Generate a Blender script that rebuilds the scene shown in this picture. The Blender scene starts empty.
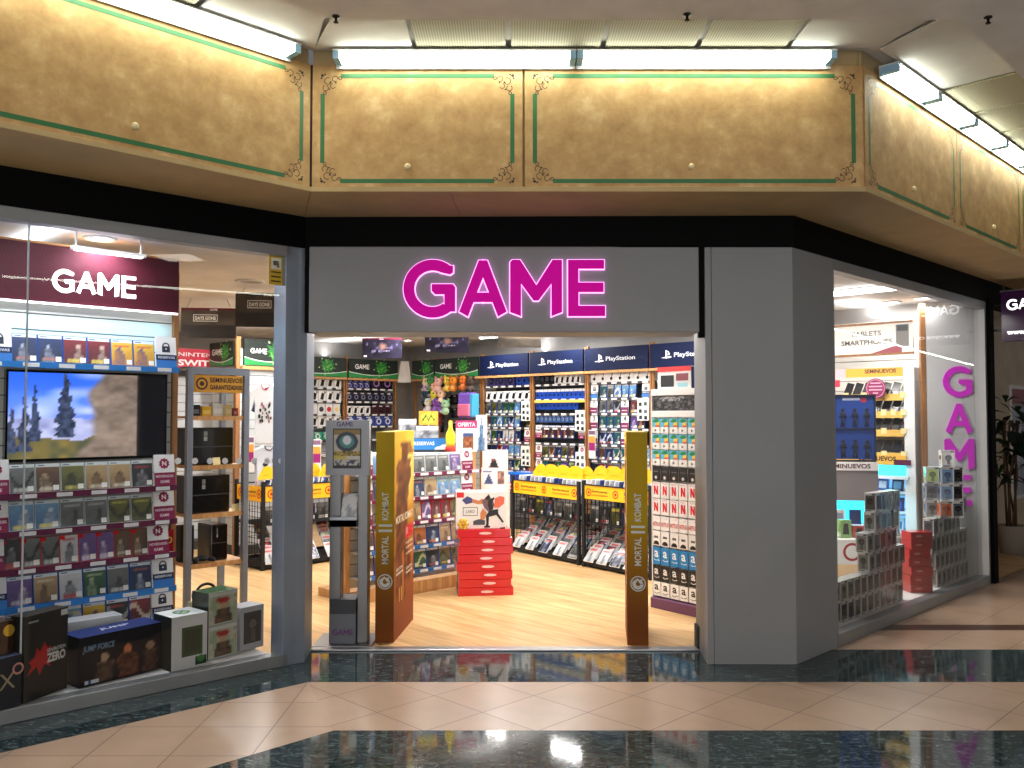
import bpy, bmesh, math, random
from mathutils import Vector, Matrix

C = bpy.context.scene.collection
SC = bpy.context.scene
PI = math.pi
F, PITCH, EYE = 880.0, math.atan(32 / 880.0), Vector((0, 0, 1.55))

# ---------------------------------------------------------------- measuring helpers
def ray(px, py):
    dx, dz = (px - 512) / F, (384 - py) / F
    cp, sp = math.cos(PITCH), math.sin(PITCH)
    return Vector((dx, cp - dz * sp, sp + dz * cp))
def at_y(px, py, Y):
    d = ray(px, py); return EYE + d * (Y / d.y)
def at_z(px, py, z=0.0):
    d = ray(px, py); return EYE + d * ((z - EYE.z) / d.z)
def on_wall(px, py, P, rz):
    """the point of the upright plane through P (its local X axis turned by rz) seen at a pixel"""
    n = Vector((math.sin(rz), -math.cos(rz), 0)); d = ray(px, py)
    return EYE + d * ((Vector((P[0], P[1], 0)) - Vector((EYE.x, EYE.y, 0))).dot(n) / d.dot(n))

# ---------------------------------------------------------------- colour and materials
def lin(c):
    o = []
    for v in c[:3]:
        v = min(max(v, 0), 255) / 255.0
        o.append(v / 12.92 if v <= 0.04045 else ((v + 0.055) / 1.055) ** 2.4)
    return (o[0], o[1], o[2], 1.0)
def mixc(a, b, t):
    return tuple(a[i] + (b[i] - a[i]) * t for i in range(3))

MATS = {}
def mat(name, rough=0.5, metal=0.0, noise=0.06, scale=30.0, spec=0.5, bump=0.0, coat=0.0):
    """a paint that takes the print colour stored on the mesh and breaks it up with a little noise"""
    m = bpy.data.materials.new(name); m.use_nodes = True
    nt = m.node_tree; N, L = nt.nodes, nt.links
    b = N['Principled BSDF']
    a = N.new('ShaderNodeAttribute'); a.attribute_name = 'Col'
    tc = N.new('ShaderNodeTexCoord')
    no = N.new('ShaderNodeTexNoise'); no.inputs['Scale'].default_value = scale; no.inputs['Detail'].default_value = 4
    L.new(tc.outputs['Object'], no.inputs['Vector'])
    mr = N.new('ShaderNodeMapRange'); mr.inputs['To Min'].default_value = 1 - noise; mr.inputs['To Max'].default_value = 1 + noise
    L.new(no.outputs['Fac'], mr.inputs['Value'])
    mx = N.new('ShaderNodeMix'); mx.data_type = 'RGBA'; mx.blend_type = 'MULTIPLY'; mx.inputs[0].default_value = 1
    L.new(a.outputs['Color'], mx.inputs[6]); L.new(mr.outputs['Result'], mx.inputs[7])
    L.new(mx.outputs[2], b.inputs['Base Color'])
    b.inputs['Roughness'].default_value = rough; b.inputs['Metallic'].default_value = metal
    b.inputs['Specular IOR Level'].default_value = spec
    b.inputs['Coat Weight'].default_value = coat
    if bump:
        bp = N.new('ShaderNodeBump'); bp.inputs['Strength'].default_value = bump
        L.new(no.outputs['Fac'], bp.inputs['Height']); L.new(bp.outputs['Normal'], b.inputs['Normal'])
    MATS[name] = m
    return m
mat('print', 0.45); mat('gloss', 0.2, coat=0.3); mat('matte', 0.85, noise=0.1); mat('cloth', 0.9, noise=0.12, scale=60, bump=0.2)
mat('metal', 0.35, 0.9, 0.05); mat('paint', 0.5, 0.0, 0.02, 6.0); mat('plush', 0.95, 0, 0.2, 90, bump=0.4)
mat('leaf', 0.5, 0, 0.2, 20); mat('card', 0.6, 0, 0.03, 20, spec=0.2); mat('case', 0.4, 0, 0.05, 30, spec=0.35)

def mat_emit(name, col, strength):
    m = bpy.data.materials.new(name); m.use_nodes = True
    b = m.node_tree.nodes['Principled BSDF']
    b.inputs['Base Color'].default_value = lin(col)
    b.inputs['Emission Color'].default_value = lin(col); b.inputs['Emission Strength'].default_value = strength
    MATS[name] = m
    return m
def mat_screen(name, strength):
    """a lit screen or backlit print: shows its own stored picture"""
    m = bpy.data.materials.new(name); m.use_nodes = True
    nt = m.node_tree; b = nt.nodes['Principled BSDF']
    a = nt.nodes.new('ShaderNodeAttribute'); a.attribute_name = 'Col'
    nt.links.new(a.outputs['Color'], b.inputs['Base Color']); nt.links.new(a.outputs['Color'], b.inputs['Emission Color'])
    b.inputs['Emission Strength'].default_value = strength; b.inputs['Roughness'].default_value = 0.2
    MATS[name] = m
mat_screen('screen', 0.9); mat_screen('backlit', 0.6)
mat_emit('tube', (246, 255, 238), 13.0)
mat_emit('tube_cool', (250, 252, 255), 14.0)
mat_emit('ice_strip', (150, 225, 255), 5.0)
mat_emit('panel_cyan', (60, 225, 245), 1.6)
mat_emit('panel_white', (255, 255, 255), 12.0)
mat_emit('halo', (250, 170, 245), 1.3)
mat_emit('sign_white', (255, 255, 255), 1.6)

def nodes_of(name):
    m = bpy.data.materials.new(name); m.use_nodes = True
    MATS[name] = m
    return m, m.node_tree.nodes, m.node_tree.links, m.node_tree.nodes['Principled BSDF']

def ramp(N, stops):
    r = N.new('ShaderNodeValToRGB'); e = r.color_ramp.elements
    e[0].position, e[0].color = stops[0][0], lin(stops[0][1])
    e[1].position, e[1].color = stops[-1][0], lin(stops[-1][1])
    for p, c in stops[1:-1]:
        x = e.new(p); x.color = lin(c)
    return r

def mat_marble_dark():
    m, N, L, b = nodes_of('dark_marble')
    tc = N.new('ShaderNodeTexCoord')
    mp = N.new('ShaderNodeMapping'); mp.inputs['Scale'].default_value = (1.0, 2.2, 1); mp.inputs['Rotation'].default_value = (0, 0, 0.3)
    L.new(tc.outputs['Object'], mp.inputs['Vector'])
    n1 = N.new('ShaderNodeTexNoise'); n1.inputs['Scale'].default_value = 19; n1.inputs['Detail'].default_value = 9; n1.inputs['Roughness'].default_value = 0.72; n1.inputs['Distortion'].default_value = 1.2
    L.new(mp.outputs['Vector'], n1.inputs['Vector'])
    r = ramp(N, [(0.34, (16, 22, 24)), (0.46, (38, 49, 52)), (0.56, (64, 77, 79)), (0.72, (118, 131, 129))])
    L.new(n1.outputs['Fac'], r.inputs['Fac'])
    # slab joints: wide slabs
    br = N.new('ShaderNodeTexBrick'); br.offset = 0; br.inputs['Scale'].default_value = 1.0
    br.inputs['Brick Width'].default_value = 0.8; br.inputs['Row Height'].default_value = 40.0; br.inputs['Mortar Size'].default_value = 0.0025
    L.new(tc.outputs['Object'], br.inputs['Vector'])
    mx = N.new('ShaderNodeMix'); mx.data_type = 'RGBA'; mx.inputs[7].default_value = lin((18, 22, 23))
    L.new(br.outputs['Fac'], mx.inputs[0]); L.new(r.outputs['Color'], mx.inputs[6])
    L.new(mx.outputs[2], b.inputs['Base Color'])
    b.inputs['Roughness'].default_value = 0.06; b.inputs['Specular IOR Level'].default_value = 0.35
mat_marble_dark()

def mat_tiles(name, size, rot, off, cols, grout, rough=0.28):
    m, N, L, b = nodes_of(name)
    tc = N.new('ShaderNodeTexCoord')
    mp = N.new('ShaderNodeMapping'); mp.vector_type = 'POINT'
    c, s = math.cos(rot), math.sin(rot)
    mp.inputs['Rotation'].default_value = (0, 0, rot)
    mp.inputs['Location'].default_value = (-(c * off[0] - s * off[1]), -(s * off[0] + c * off[1]), 0)
    L.new(tc.outputs['Object'], mp.inputs['Vector'])
    br = N.new('ShaderNodeTexBrick'); br.offset = 0; br.squash = 1
    br.inputs['Scale'].default_value = 1.0; br.inputs['Brick Width'].default_value = size; br.inputs['Row Height'].default_value = size
    br.inputs['Mortar Size'].default_value = 0.0028; br.inputs['Mortar Smooth'].default_value = 0.1; br.inputs['Bias'].default_value = 0
    br.inputs['Color1'].default_value = lin(cols[0]); br.inputs['Color2'].default_value = lin(cols[1]); br.inputs['Mortar'].default_value = lin(grout)
    L.new(mp.outputs['Vector'], br.inputs['Vector'])
    n1 = N.new('ShaderNodeTexNoise'); n1.inputs['Scale'].default_value = 5; n1.inputs['Detail'].default_value = 8
    L.new(tc.outputs['Object'], n1.inputs['Vector'])
    mr = N.new('ShaderNodeMapRange'); mr.inputs['To Min'].default_value = 0.82; mr.inputs['To Max'].default_value = 1.16
    L.new(n1.outputs['Fac'], mr.inputs['Value'])
    mx = N.new('ShaderNodeMix'); mx.data_type = 'RGBA'; mx.blend_type = 'MULTIPLY'; mx.inputs[0].default_value = 1
    L.new(br.outputs['Color'], mx.inputs[6]); L.new(mr.outputs['Result'], mx.inputs[7])
    L.new(mx.outputs[2], b.inputs['Base Color'])
    b.inputs['Roughness'].default_value = rough; b.inputs['Specular IOR Level'].default_value = 0.45
mat_tiles('tile_diagonal', 0.39, PI / 4, (0.121, 4.94), ((180, 152, 130), (170, 142, 119)), (96, 78, 68))
mat_tiles('tile_square', 0.375, 0.0, (-1.19, 5.2), ((180, 152, 130), (173, 145, 123)), (96, 78, 68))

def mat_wood(name, c1, c2, c3, rough, plank=None, rz=0.0):
    m, N, L, b = nodes_of(name)
    tc = N.new('ShaderNodeTexCoord')
    mp = N.new('ShaderNodeMapping'); mp.inputs['Rotation'].default_value = (0, 0, rz)
    L.new(tc.outputs['Object'], mp.inputs['Vector'])
    m2 = N.new('ShaderNodeMapping'); m2.inputs['Scale'].default_value = (1.2, 16, 16) if plank else (18, 18, 1.2)
    L.new(mp.outputs['Vector'], m2.inputs['Vector'])
    n1 = N.new('ShaderNodeTexNoise'); n1.inputs['Scale'].default_value = 1.6; n1.inputs['Detail'].default_value = 6; n1.inputs['Distortion'].default_value = 0.6
    L.new(m2.outputs['Vector'], n1.inputs['Vector'])
    r = ramp(N, [(0.3, c1), (0.5, c2), (0.72, c3)])
    L.new(n1.outputs['Fac'], r.inputs['Fac'])
    out = r.outputs['Color']
    if plank:
        br = N.new('ShaderNodeTexBrick'); br.offset = 0.37; br.inputs['Scale'].default_value = 1.0
        br.inputs['Brick Width'].default_value = 1.25; br.inputs['Row Height'].default_value = plank; br.inputs['Mortar Size'].default_value = 0.0015
        br.inputs['Color1'].default_value = (1, 1, 1, 1); br.inputs['Color2'].default_value = (0.84, 0.82, 0.78, 1); br.inputs['Mortar'].default_value = (0.55, 0.5, 0.42, 1)
        L.new(mp.outputs['Vector'], br.inputs['Vector'])
        mx = N.new('ShaderNodeMix'); mx.data_type = 'RGBA'; mx.blend_type = 'MULTIPLY'; mx.inputs[0].default_value = 1
        L.new(out, mx.inputs[6]); L.new(br.outputs['Color'], mx.inputs[7]); out = mx.outputs[2]
    L.new(out, b.inputs['Base Color'])
    b.inputs['Roughness'].default_value = rough
mat_wood('plank_floor', (198, 154, 100), (226, 184, 128), (242, 206, 154), 0.3, 0.13, PI / 4)
mat_wood('beech', (172, 122, 70), (196, 146, 92), (214, 168, 112), 0.5)
mat_wood('oak_edge', (128, 84, 44), (150, 102, 58), (168, 120, 72), 0.5)

def mat_sponge():
    m, N, L, b = nodes_of('sponged_plaster')
    tc = N.new('ShaderNodeTexCoord')
    n1 = N.new('ShaderNodeTexNoise'); n1.inputs['Scale'].default_value = 6.5; n1.inputs['Detail'].default_value = 12; n1.inputs['Roughness'].default_value = 0.68; n1.inputs['Distortion'].default_value = 0.15
    L.new(tc.outputs['Object'], n1.inputs['Vector'])
    r = ramp(N, [(0.3, (160, 120, 70)), (0.46, (182, 142, 88)), (0.58, (196, 158, 104)), (0.72, (218, 186, 138))])
    L.new(n1.outputs['Fac'], r.inputs['Fac']); L.new(r.outputs['Color'], b.inputs['Base Color'])
    b.inputs['Roughness'].default_value = 0.6
mat_sponge()

def mat_plain(name, col, rough=0.7, amt=0.04, scale=4.0, metal=0.0):
    m, N, L, b = nodes_of(name)
    tc = N.new('ShaderNodeTexCoord')
    n1 = N.new('ShaderNodeTexNoise'); n1.inputs['Scale'].default_value = scale; n1.inputs['Detail'].default_value = 5
    L.new(tc.outputs['Object'], n1.inputs['Vector'])
    r = ramp(N, [(0.3, tuple(v * (1 - amt) for v in col)), (0.7, tuple(v * (1 + amt) for v in col))])
    L.new(n1.outputs['Fac'], r.inputs['Fac']); L.new(r.outputs['Color'], b.inputs['Base Color'])
    b.inputs['Roughness'].default_value = rough; b.inputs['Metallic'].default_value = metal
mat_plain('white_plaster', (226, 222, 218)); mat_plain('soffit_cream', (180, 154, 108)); mat_plain('shop_ceiling', (212, 210, 208))
mat_plain('grey_cladding', (134, 135, 137), 0.45, 0.02, 2.0); mat_plain('black_panel', (3, 3, 3), 0.7); MATS['black_panel'].node_tree.nodes['Principled BSDF'].inputs['Specular IOR Level'].default_value = 0.1; mat_plain('frame_metal', (150, 152, 154), 0.38, 0.04, 3, 0.5)
mat_plain('blue_metal', (140, 150, 164), 0.38, 0.05, 3, 0.4); mat_plain('dark_wall', (60, 52, 44), 0.8); mat_plain('mall_wall', (206, 190, 164), 0.8); mat_plain('steel', (176, 178, 182), 0.3, 0.05, 8, 0.9)
mat_plain('brown_strip', (76, 50, 38), 0.3); mat_plain('slatwall_white', (222, 222, 216), 0.5); mat_plain('wall_grey', (150, 148, 146), 0.8)

def mat_perforated():
    m, N, L, b = nodes_of('perforated_tile')
    tc = N.new('ShaderNodeTexCoord')
    v = N.new('ShaderNodeTexVoronoi'); v.inputs['Scale'].default_value = 70; v.inputs['Randomness'].default_value = 0.0
    L.new(tc.outputs['Object'], v.inputs['Vector'])
    r = ramp(N, [(0.2, (120, 110, 86)), (0.34, (186, 178, 152))])
    L.new(v.outputs['Distance'], r.inputs['Fac']); L.new(r.outputs['Color'], b.inputs['Base Color'])
    b.inputs['Roughness'].default_value = 0.7
mat_perforated()

def mat_glass(name, tint=(1, 1, 1, 1), ior=1.45):
    m = bpy.data.materials.new(name); m.use_nodes = True
    nt = m.node_tree; nt.nodes.clear(); N, L = nt.nodes, nt.links
    o = N.new('ShaderNodeOutputMaterial'); mx = N.new('ShaderNodeMixShader'); fr = N.new('ShaderNodeFresnel'); fr.inputs['IOR'].default_value = ior
    t = N.new('ShaderNodeBsdfTransparent'); t.inputs['Color'].default_value = tint
    g = N.new('ShaderNodeBsdfGlossy'); g.inputs['Roughness'].default_value = 0.01
    # a pane is seen through its own two faces, so the angle is taken on either side
    geo = N.new('ShaderNodeNewGeometry'); 
    L.new(fr.outputs['Fac'], mx.inputs[0]); L.new(t.outputs[0], mx.inputs[1]); L.new(g.outputs[0], mx.inputs[2]); L.new(mx.outputs[0], o.inputs['Surface'])
    MATS[name] = m
mat_glass('window_glass')
# ---------------------------------------------------------------- mesh builder
TEXT = {}
def text_data(s, bold=0.0):
    k = (s, bold)
    if k not in TEXT:
        cu = bpy.data.curves.new('lettering_outline', 'FONT'); cu.body = s; cu.size = 1.0; cu.offset = bold; cu.resolution_u = 3
        ob = bpy.data.objects.new('lettering_outline', cu); C.objects.link(ob)
        dg = bpy.context.evaluated_depsgraph_get(); dg.update()
        me = bpy.data.meshes.new_from_object(ob.evaluated_get(dg))
        vs = [(v.co.x, v.co.y) for v in me.vertices]; fs = [tuple(p.vertices) for p in me.polygons]
        bpy.data.objects.remove(ob); bpy.data.curves.remove(cu); bpy.data.meshes.remove(me)
        xs = [v[0] for v in vs]; ys = [v[1] for v in vs]
        x0, x1, y0, y1 = min(xs), max(xs), min(ys), max(ys)
        TEXT[k] = ([(x - x0, y - y0) for x, y in vs], fs, x1 - x0, y1 - y0)
    return TEXT[k]

class MB:
    """collects shapes; build() links them as ONE mesh object"""
    def __init__(s):
        s.v, s.f, s.c, s.m, s.sm = [], [], [], [], []
    def face(s, pts, col, mat=0, cols=None, smooth=False):
        b = len(s.v); s.v += [tuple(p) for p in pts]
        s.f.append(tuple(range(b, b + len(pts)))); s.c.append(cols or [col] * len(pts)); s.m.append(mat); s.sm.append(smooth)
    def idx(s, verts, faces, col, mat=0, smooth=False):
        b = len(s.v); s.v += [tuple(p) for p in verts]
        for f in faces:
            s.f.append(tuple(b + i for i in f)); s.c.append([col] * len(f)); s.m.append(mat); s.sm.append(smooth)
    def box(s, x0, x1, y0, y1, z0, z1, col, mat=0, front=None, top=None, left=None, right=None, M=None, skew=0.0):
        vs = [Vector(p) for p in ((x0, y0, z0), (x1, y0, z0), (x1, y1, z0), (x0, y1, z0), (x0, y0 + skew, z1), (x1, y0 + skew, z1), (x1, y1 + skew, z1), (x0, y1 + skew, z1))]
        if M is not None: vs = [M @ v for v in vs]
        b = len(s.v); s.v += [tuple(v) for v in vs]
        for f, c in (((0, 3, 2, 1), None), ((4, 5, 6, 7), top), ((0, 1, 5, 4), front), ((1, 2, 6, 5), right), ((2, 3, 7, 6), None), ((3, 0, 4, 7), left)):
            s.f.append(tuple(b + i for i in f)); s.c.append([c or col] * 4); s.m.append(mat); s.sm.append(False)
    def prism(s, poly, o, U, V, N, d, col, mat=0, side=None):
        """a flat outline (2D, counter-clockwise) swept by d along N"""
        o, U, V, N = Vector(o), Vector(U), Vector(V), Vector(N)
        a = [o + U * p[0] + V * p[1] for p in poly]; n = len(a)
        s.idx([*a, *[p + N * d for p in a]], [], col)
        b = len(s.v) - 2 * n
        def add(f, c):
            s.f.append(f); s.c.append([c] * len(f)); s.m.append(mat); s.sm.append(False)
        add(tuple(b + n + i for i in range(n)), col); add(tuple(b + n - 1 - i for i in range(n)), col)
        for i in range(n):
            j = (i + 1) % n; add((b + i, b + j, b + n + j, b + n + i), side or col)
    def tube(s, pts, r, col, mat=0, n=8, r2=None):
        pts = [Vector(p) for p in pts]; rings = []
        for i, p in enumerate(pts):
            d = (pts[min(i + 1, len(pts) - 1)] - pts[max(i - 1, 0)]).normalized()
            up = Vector((0, 0, 1)) if abs(d.z) < 0.9 else Vector((1, 0, 0))
            a = d.cross(up).normalized(); b = d.cross(a).normalized()
            rr = r if r2 is None else r + (r2 - r) * i / max(1, len(pts) - 1)
            rings.append([p + a * rr * math.cos(2 * PI * k / n) + b * rr * math.sin(2 * PI * k / n) for k in range(n)])
        vs = [v for ring in rings for v in ring]; fs = []
        for i in range(len(pts) - 1):
            for k in range(n):
                fs.append((i * n + k, i * n + (k + 1) % n, (i + 1) * n + (k + 1) % n, (i + 1) * n + k))
        fs.append(tuple(reversed(range(n)))); fs.append(tuple((len(pts) - 1) * n + k for k in range(n)))
        s.idx(vs, fs, col, mat, True)
    def lathe(s, prof, col, mat=0, n=20, o=(0, 0, 0), axis='z', cap=True):
        vs, fs = [], []
        for r, z in prof:
            for k in range(n):
                x, y = r * math.cos(2 * PI * k / n), r * math.sin(2 * PI * k / n)
                p = (x, y, z) if axis == 'z' else ((x, -z, y) if axis == 'y' else (z, x, y))
                vs.append((p[0] + o[0], p[1] + o[1], p[2] + o[2]))
        for i in range(len(prof) - 1):
            for k in range(n):
                fs.append((i * n + k, i * n + (k + 1) % n, (i + 1) * n + (k + 1) % n, (i + 1) * n + k))
        if cap:
            fs.append(tuple(reversed(range(n)))); fs.append(tuple((len(prof) - 1) * n + k for k in range(n)))
        s.idx(vs, fs, col, mat, True)
    def ball(s, c, r, col, mat=0, n=10, sx=1, sy=1, sz=1):
        vs, fs = [], []
        m = n // 2 + 1
        for i in range(m + 1):
            t = PI * i / m
            for k in range(n):
                a = 2 * PI * k / n
                vs.append((c[0] + r * sx * math.sin(t) * math.cos(a), c[1] + r * sy * math.sin(t) * math.sin(a), c[2] + r * sz * math.cos(t)))
        for i in range(m):
            for k in range(n):
                fs.append((i * n + k, (i + 1) * n + k, (i + 1) * n + (k + 1) % n, i * n + (k + 1) % n))
        s.idx(vs, fs, col, mat, True)
    def disc(s, o, U, V, r, col, mat=0, n=20, r0=0.0, a0=0.0, a1=2 * PI):
        o, U, V = Vector(o), Vector(U), Vector(V)
        P = lambda q, a: o + U * (q * math.cos(a)) + V * (q * math.sin(a))
        st = [a0 + (a1 - a0) * i / n for i in range(n + 1)]
        if r0 <= 0 and a1 - a0 > 6.2:
            s.face([P(r, a) for a in st[:-1]], col, mat)
        else:
            for i in range(n):
                s.face([P(r0, st[i]), P(r, st[i]), P(r, st[i + 1]), P(r0, st[i + 1])], col, mat)
    def art(s, o, U, V, nu, nv, fn, mat=0):
        """a printed picture: a grid whose corner colours come from fn(u, v); one welded sheet"""
        o, U, V = Vector(o), Vector(U), Vector(V); b = len(s.v)
        for j in range(nv + 1):
            for i in range(nu + 1):
                s.v.append(tuple(o + U * (i / nu) + V * (j / nv)))
        cc = [[fn(i / nu, j / nv) for i in range(nu + 1)] for j in range(nv + 1)]
        for j in range(nv):
            for i in range(nu):
                k = b + j * (nu + 1) + i
                s.f.append((k, k + 1, k + nu + 2, k + nu + 1)); s.m.append(mat); s.sm.append(False)
                s.c.append([cc[j][i], cc[j][i + 1], cc[j + 1][i + 1], cc[j + 1][i]])
    def text(s, string, o, U, V, h, col, mat=0, w=None, bold=0.0, align='c', N=None, depth=0.0, shear=0.0):
        """lettering of cap height h (and width w), centred (c), or starting (l) at o"""
        vs, fs, W, H = text_data(string, bold)
        o, U, V = Vector(o), Vector(U), Vector(V)
        ky = h / H; kx = (w / W) if w else ky
        dx = -W * kx / 2 if align == 'c' else 0.0; dy = -h / 2 if align == 'c' else 0.0
        pts = [o + U * (x * kx + dx + shear * (y * ky)) + V * (y * ky + dy) for x, y in vs]
        if not depth:
            s.idx(pts, fs, col, mat); return
        N = Vector(N); n = len(pts)
        top = [p + N * depth for p in pts]
        edge = {}
        for f in fs:
            for i in range(len(f)):
                a, c = f[i], f[(i + 1) % len(f)]
                if (c, a) in edge: del edge[(c, a)]
                else: edge[(a, c)] = 1
        s.idx([*pts, *top], [*[tuple(n + i for i in f) for f in fs], *[(a, c, n + c, n + a) for a, c in edge]], col, mat)
    def build(s, name, mats='print', parent=None, loc=None, rz=None, bevel=0.0, M=None):
        me = bpy.data.meshes.new(name)
        vs = s.v if M is None else [tuple(M @ Vector(p)) for p in s.v]
        me.from_pydata(vs, [], s.f)
        me.polygons.foreach_set('material_index', s.m)
        me.polygons.foreach_set('use_smooth', s.sm)
        at = me.color_attributes.new('Col', 'FLOAT_COLOR', 'CORNER')
        flat = []
        for p, cs in zip(s.f, s.c):
            for c in cs: flat += lin(c)
        at.data.foreach_set('color', flat)
        for k in (mats if isinstance(mats, (list, tuple)) else [mats]):
            me.materials.append(MATS[k])
        me.update()
        o = bpy.data.objects.new(name, me); C.objects.link(o)
        if parent is not None: o.parent = parent
        if loc is not None: o.location = loc
        if rz is not None: o.rotation_euler = (0, 0, rz)
        if bevel:
            b = o.modifiers.new('soft_edge', 'BEVEL'); b.width = bevel; b.segments = 2; b.limit_method = 'ANGLE'; b.angle_limit = 0.7
        return o

def tag(o, label=None, cat=None, group=None, kind=None):
    for k, v in (('label', label), ('category', cat), ('group', group), ('kind', kind)):
        if v: o[k] = v
    return o
def empty(name, loc, rz=0.0, label=None, cat=None, group=None):
    o = bpy.data.objects.new(name, None); C.objects.link(o)
    o.empty_display_size = 0.1
    o.location = loc; o.rotation_euler = (0, 0, rz)
    return tag(o, label, cat, group)
def struct(o):
    o['kind'] = 'structure'; return o
KIDS = {}
def copy_tree(o, loc=None, rz=None, label=None, group=None):
    """a thing with copies of its parts and sub-parts"""
    r = o.copy(); C.objects.link(r)
    if loc is not None: r.location = loc
    if rz is not None: r.rotation_euler = (0, 0, rz)
    if label: r['label'] = label
    if group: r['group'] = group
    for ch in list(o.children):
        c = ch.copy(); C.objects.link(c); c.parent = r
        for g in list(ch.children):
            d = g.copy(); C.objects.link(d); d.parent = c
    return r
X, Y, Z = Vector((1, 0, 0)), Vector((0, 1, 0)), Vector((0, 0, 1))
ORD = 'first second third fourth fifth sixth seventh eighth ninth tenth eleventh twelfth thirteenth fourteenth fifteenth sixteenth seventeenth eighteenth nineteenth twentieth'.split()
def local(P, rz, x, y, z=0.0):
    c, s = math.cos(rz), math.sin(rz)
    return Vector((P[0] + c * x - s * y, P[1] + s * x + c * y, z))
def area(name, loc, sx, sy, power, col=(1, 1, 1), rot=(0, 0, 0), spread=PI):
    l = bpy.data.lights.new(name, 'AREA'); l.shape = 'RECTANGLE'; l.size, l.size_y = sx, sy; l.energy = power; l.color = col; l.spread = spread
    o = bpy.data.objects.new(name, l); C.objects.link(o); o.location = loc; o.rotation_euler = rot
    return o

# ---------------------------------------------------------------- camera
cam = bpy.data.cameras.new('camera'); camo = bpy.data.objects.new('camera', cam); C.objects.link(camo)
cam.sensor_width = 36; cam.lens = F / 1024 * 36; cam.clip_end = 100; cam.clip_start = 0.05
camo.location = EYE; camo.rotation_euler = (PI / 2 + PITCH, 0, 0)
SC.camera = camo
SC.view_settings.view_transform = 'Standard'; SC.view_settings.look = 'None'; SC.view_settings.gamma = 1.0
SC.view_settings.exposure = 0.0
SC.cycles.use_denoising = True; SC.cycles.max_bounces = 7; SC.cycles.transparent_max_bounces = 12
SC.cycles.diffuse_bounces = 3; SC.cycles.glossy_bounces = 3; SC.cycles.caustics_reflective = False; SC.cycles.caustics_refractive = False
SC.cycles.sample_clamp_indirect = 6.0
world = bpy.data.worlds.new('mall_air'); SC.world = world; world.use_nodes = True
world.node_tree.nodes['Background'].inputs['Color'].default_value = (0.9, 0.92, 1.0, 1); world.node_tree.nodes['Background'].inputs['Strength'].default_value = 0.03

# ---------------------------------------------------------------- the mall: floor
YT, YB, YE = 5.19, 4.40, 5.905          # front edge of the dark strip, of the beige band, threshold
LG = (Vector((-2.584, 4.44, 0)), Vector((-1.318, 5.60, 0)))       # left display window line
LGD = (LG[1] - LG[0]).normalized(); LRZ = math.atan2(LGD.y, LGD.x)
LGN = Vector((LGD.y, -LGD.x, 0))                                   # towards the mall
RA = Vector((1.778, 5.55, 0)); RD = Vector((1, 1, 0)).normalized(); RN = Vector((1, -1, 0)).normalized()
def rt(t): return RA + Vector((t, t, 0))
m = MB()
fz = lambda pts, mt: m.face([(p[0], p[1], 0) for p in pts], (200, 170, 150), mt)
fz([(-0.88, YB), (-9.88, YB - 9), (14, -5), (14, YB)], 0)
fz([(-1.19, YT), (-0.88, YB), (14, YB), (14, YT)], 1)
fz([(-1.19, YT), (-10.9, YT - 9), (-9.88, YB - 9), (-0.88, YB)], 2)
fz([(-1.19, YT), (14, YT), (14, YE), (-1.45, YE)], 0)
fz([(-1.19, YT), (-1.45, YE), (-2.9, 4.56), (-12.0, -3.7), (-10.9, YT - 9)], 0)
fz([(1.3, YE), (14, YE), (14, 6.43), (1.3, 6.43)], 1)
fz([(1.3, 6.43), (14, 6.43), (14, 6.60), (1.3, 6.60)], 3)
fz([(1.3, 6.60), (14, 6.60), (14, 22), (1.3, 22)], 1)
struct(m.build('floor', ['dark_marble', 'tile_diagonal', 'tile_square', 'brown_strip']))

# timber floor of the shop
m = MB()
sh = [(-6.0, 1.32), (-1.318, 5.62), (-1.33, YE), (1.24, YE), (1.30, 5.62), (1.80, 5.60), (5.6, 9.4), (5.6, 12), (2.6, 15.4), (-8, 15.4), (-8, 1.5)]
m.face([(x, y, 0.006) for x, y in sh], (210, 170, 120))
struct(m.build('floor_shop', 'plank_floor'))
m = MB(); m.box(-1.33, 1.24, YE - 0.05, YE + 0.03, 0.0, 0.014, (190, 190, 190)); struct(m.build('trim_threshold', 'steel', bevel=0.004))

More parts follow.
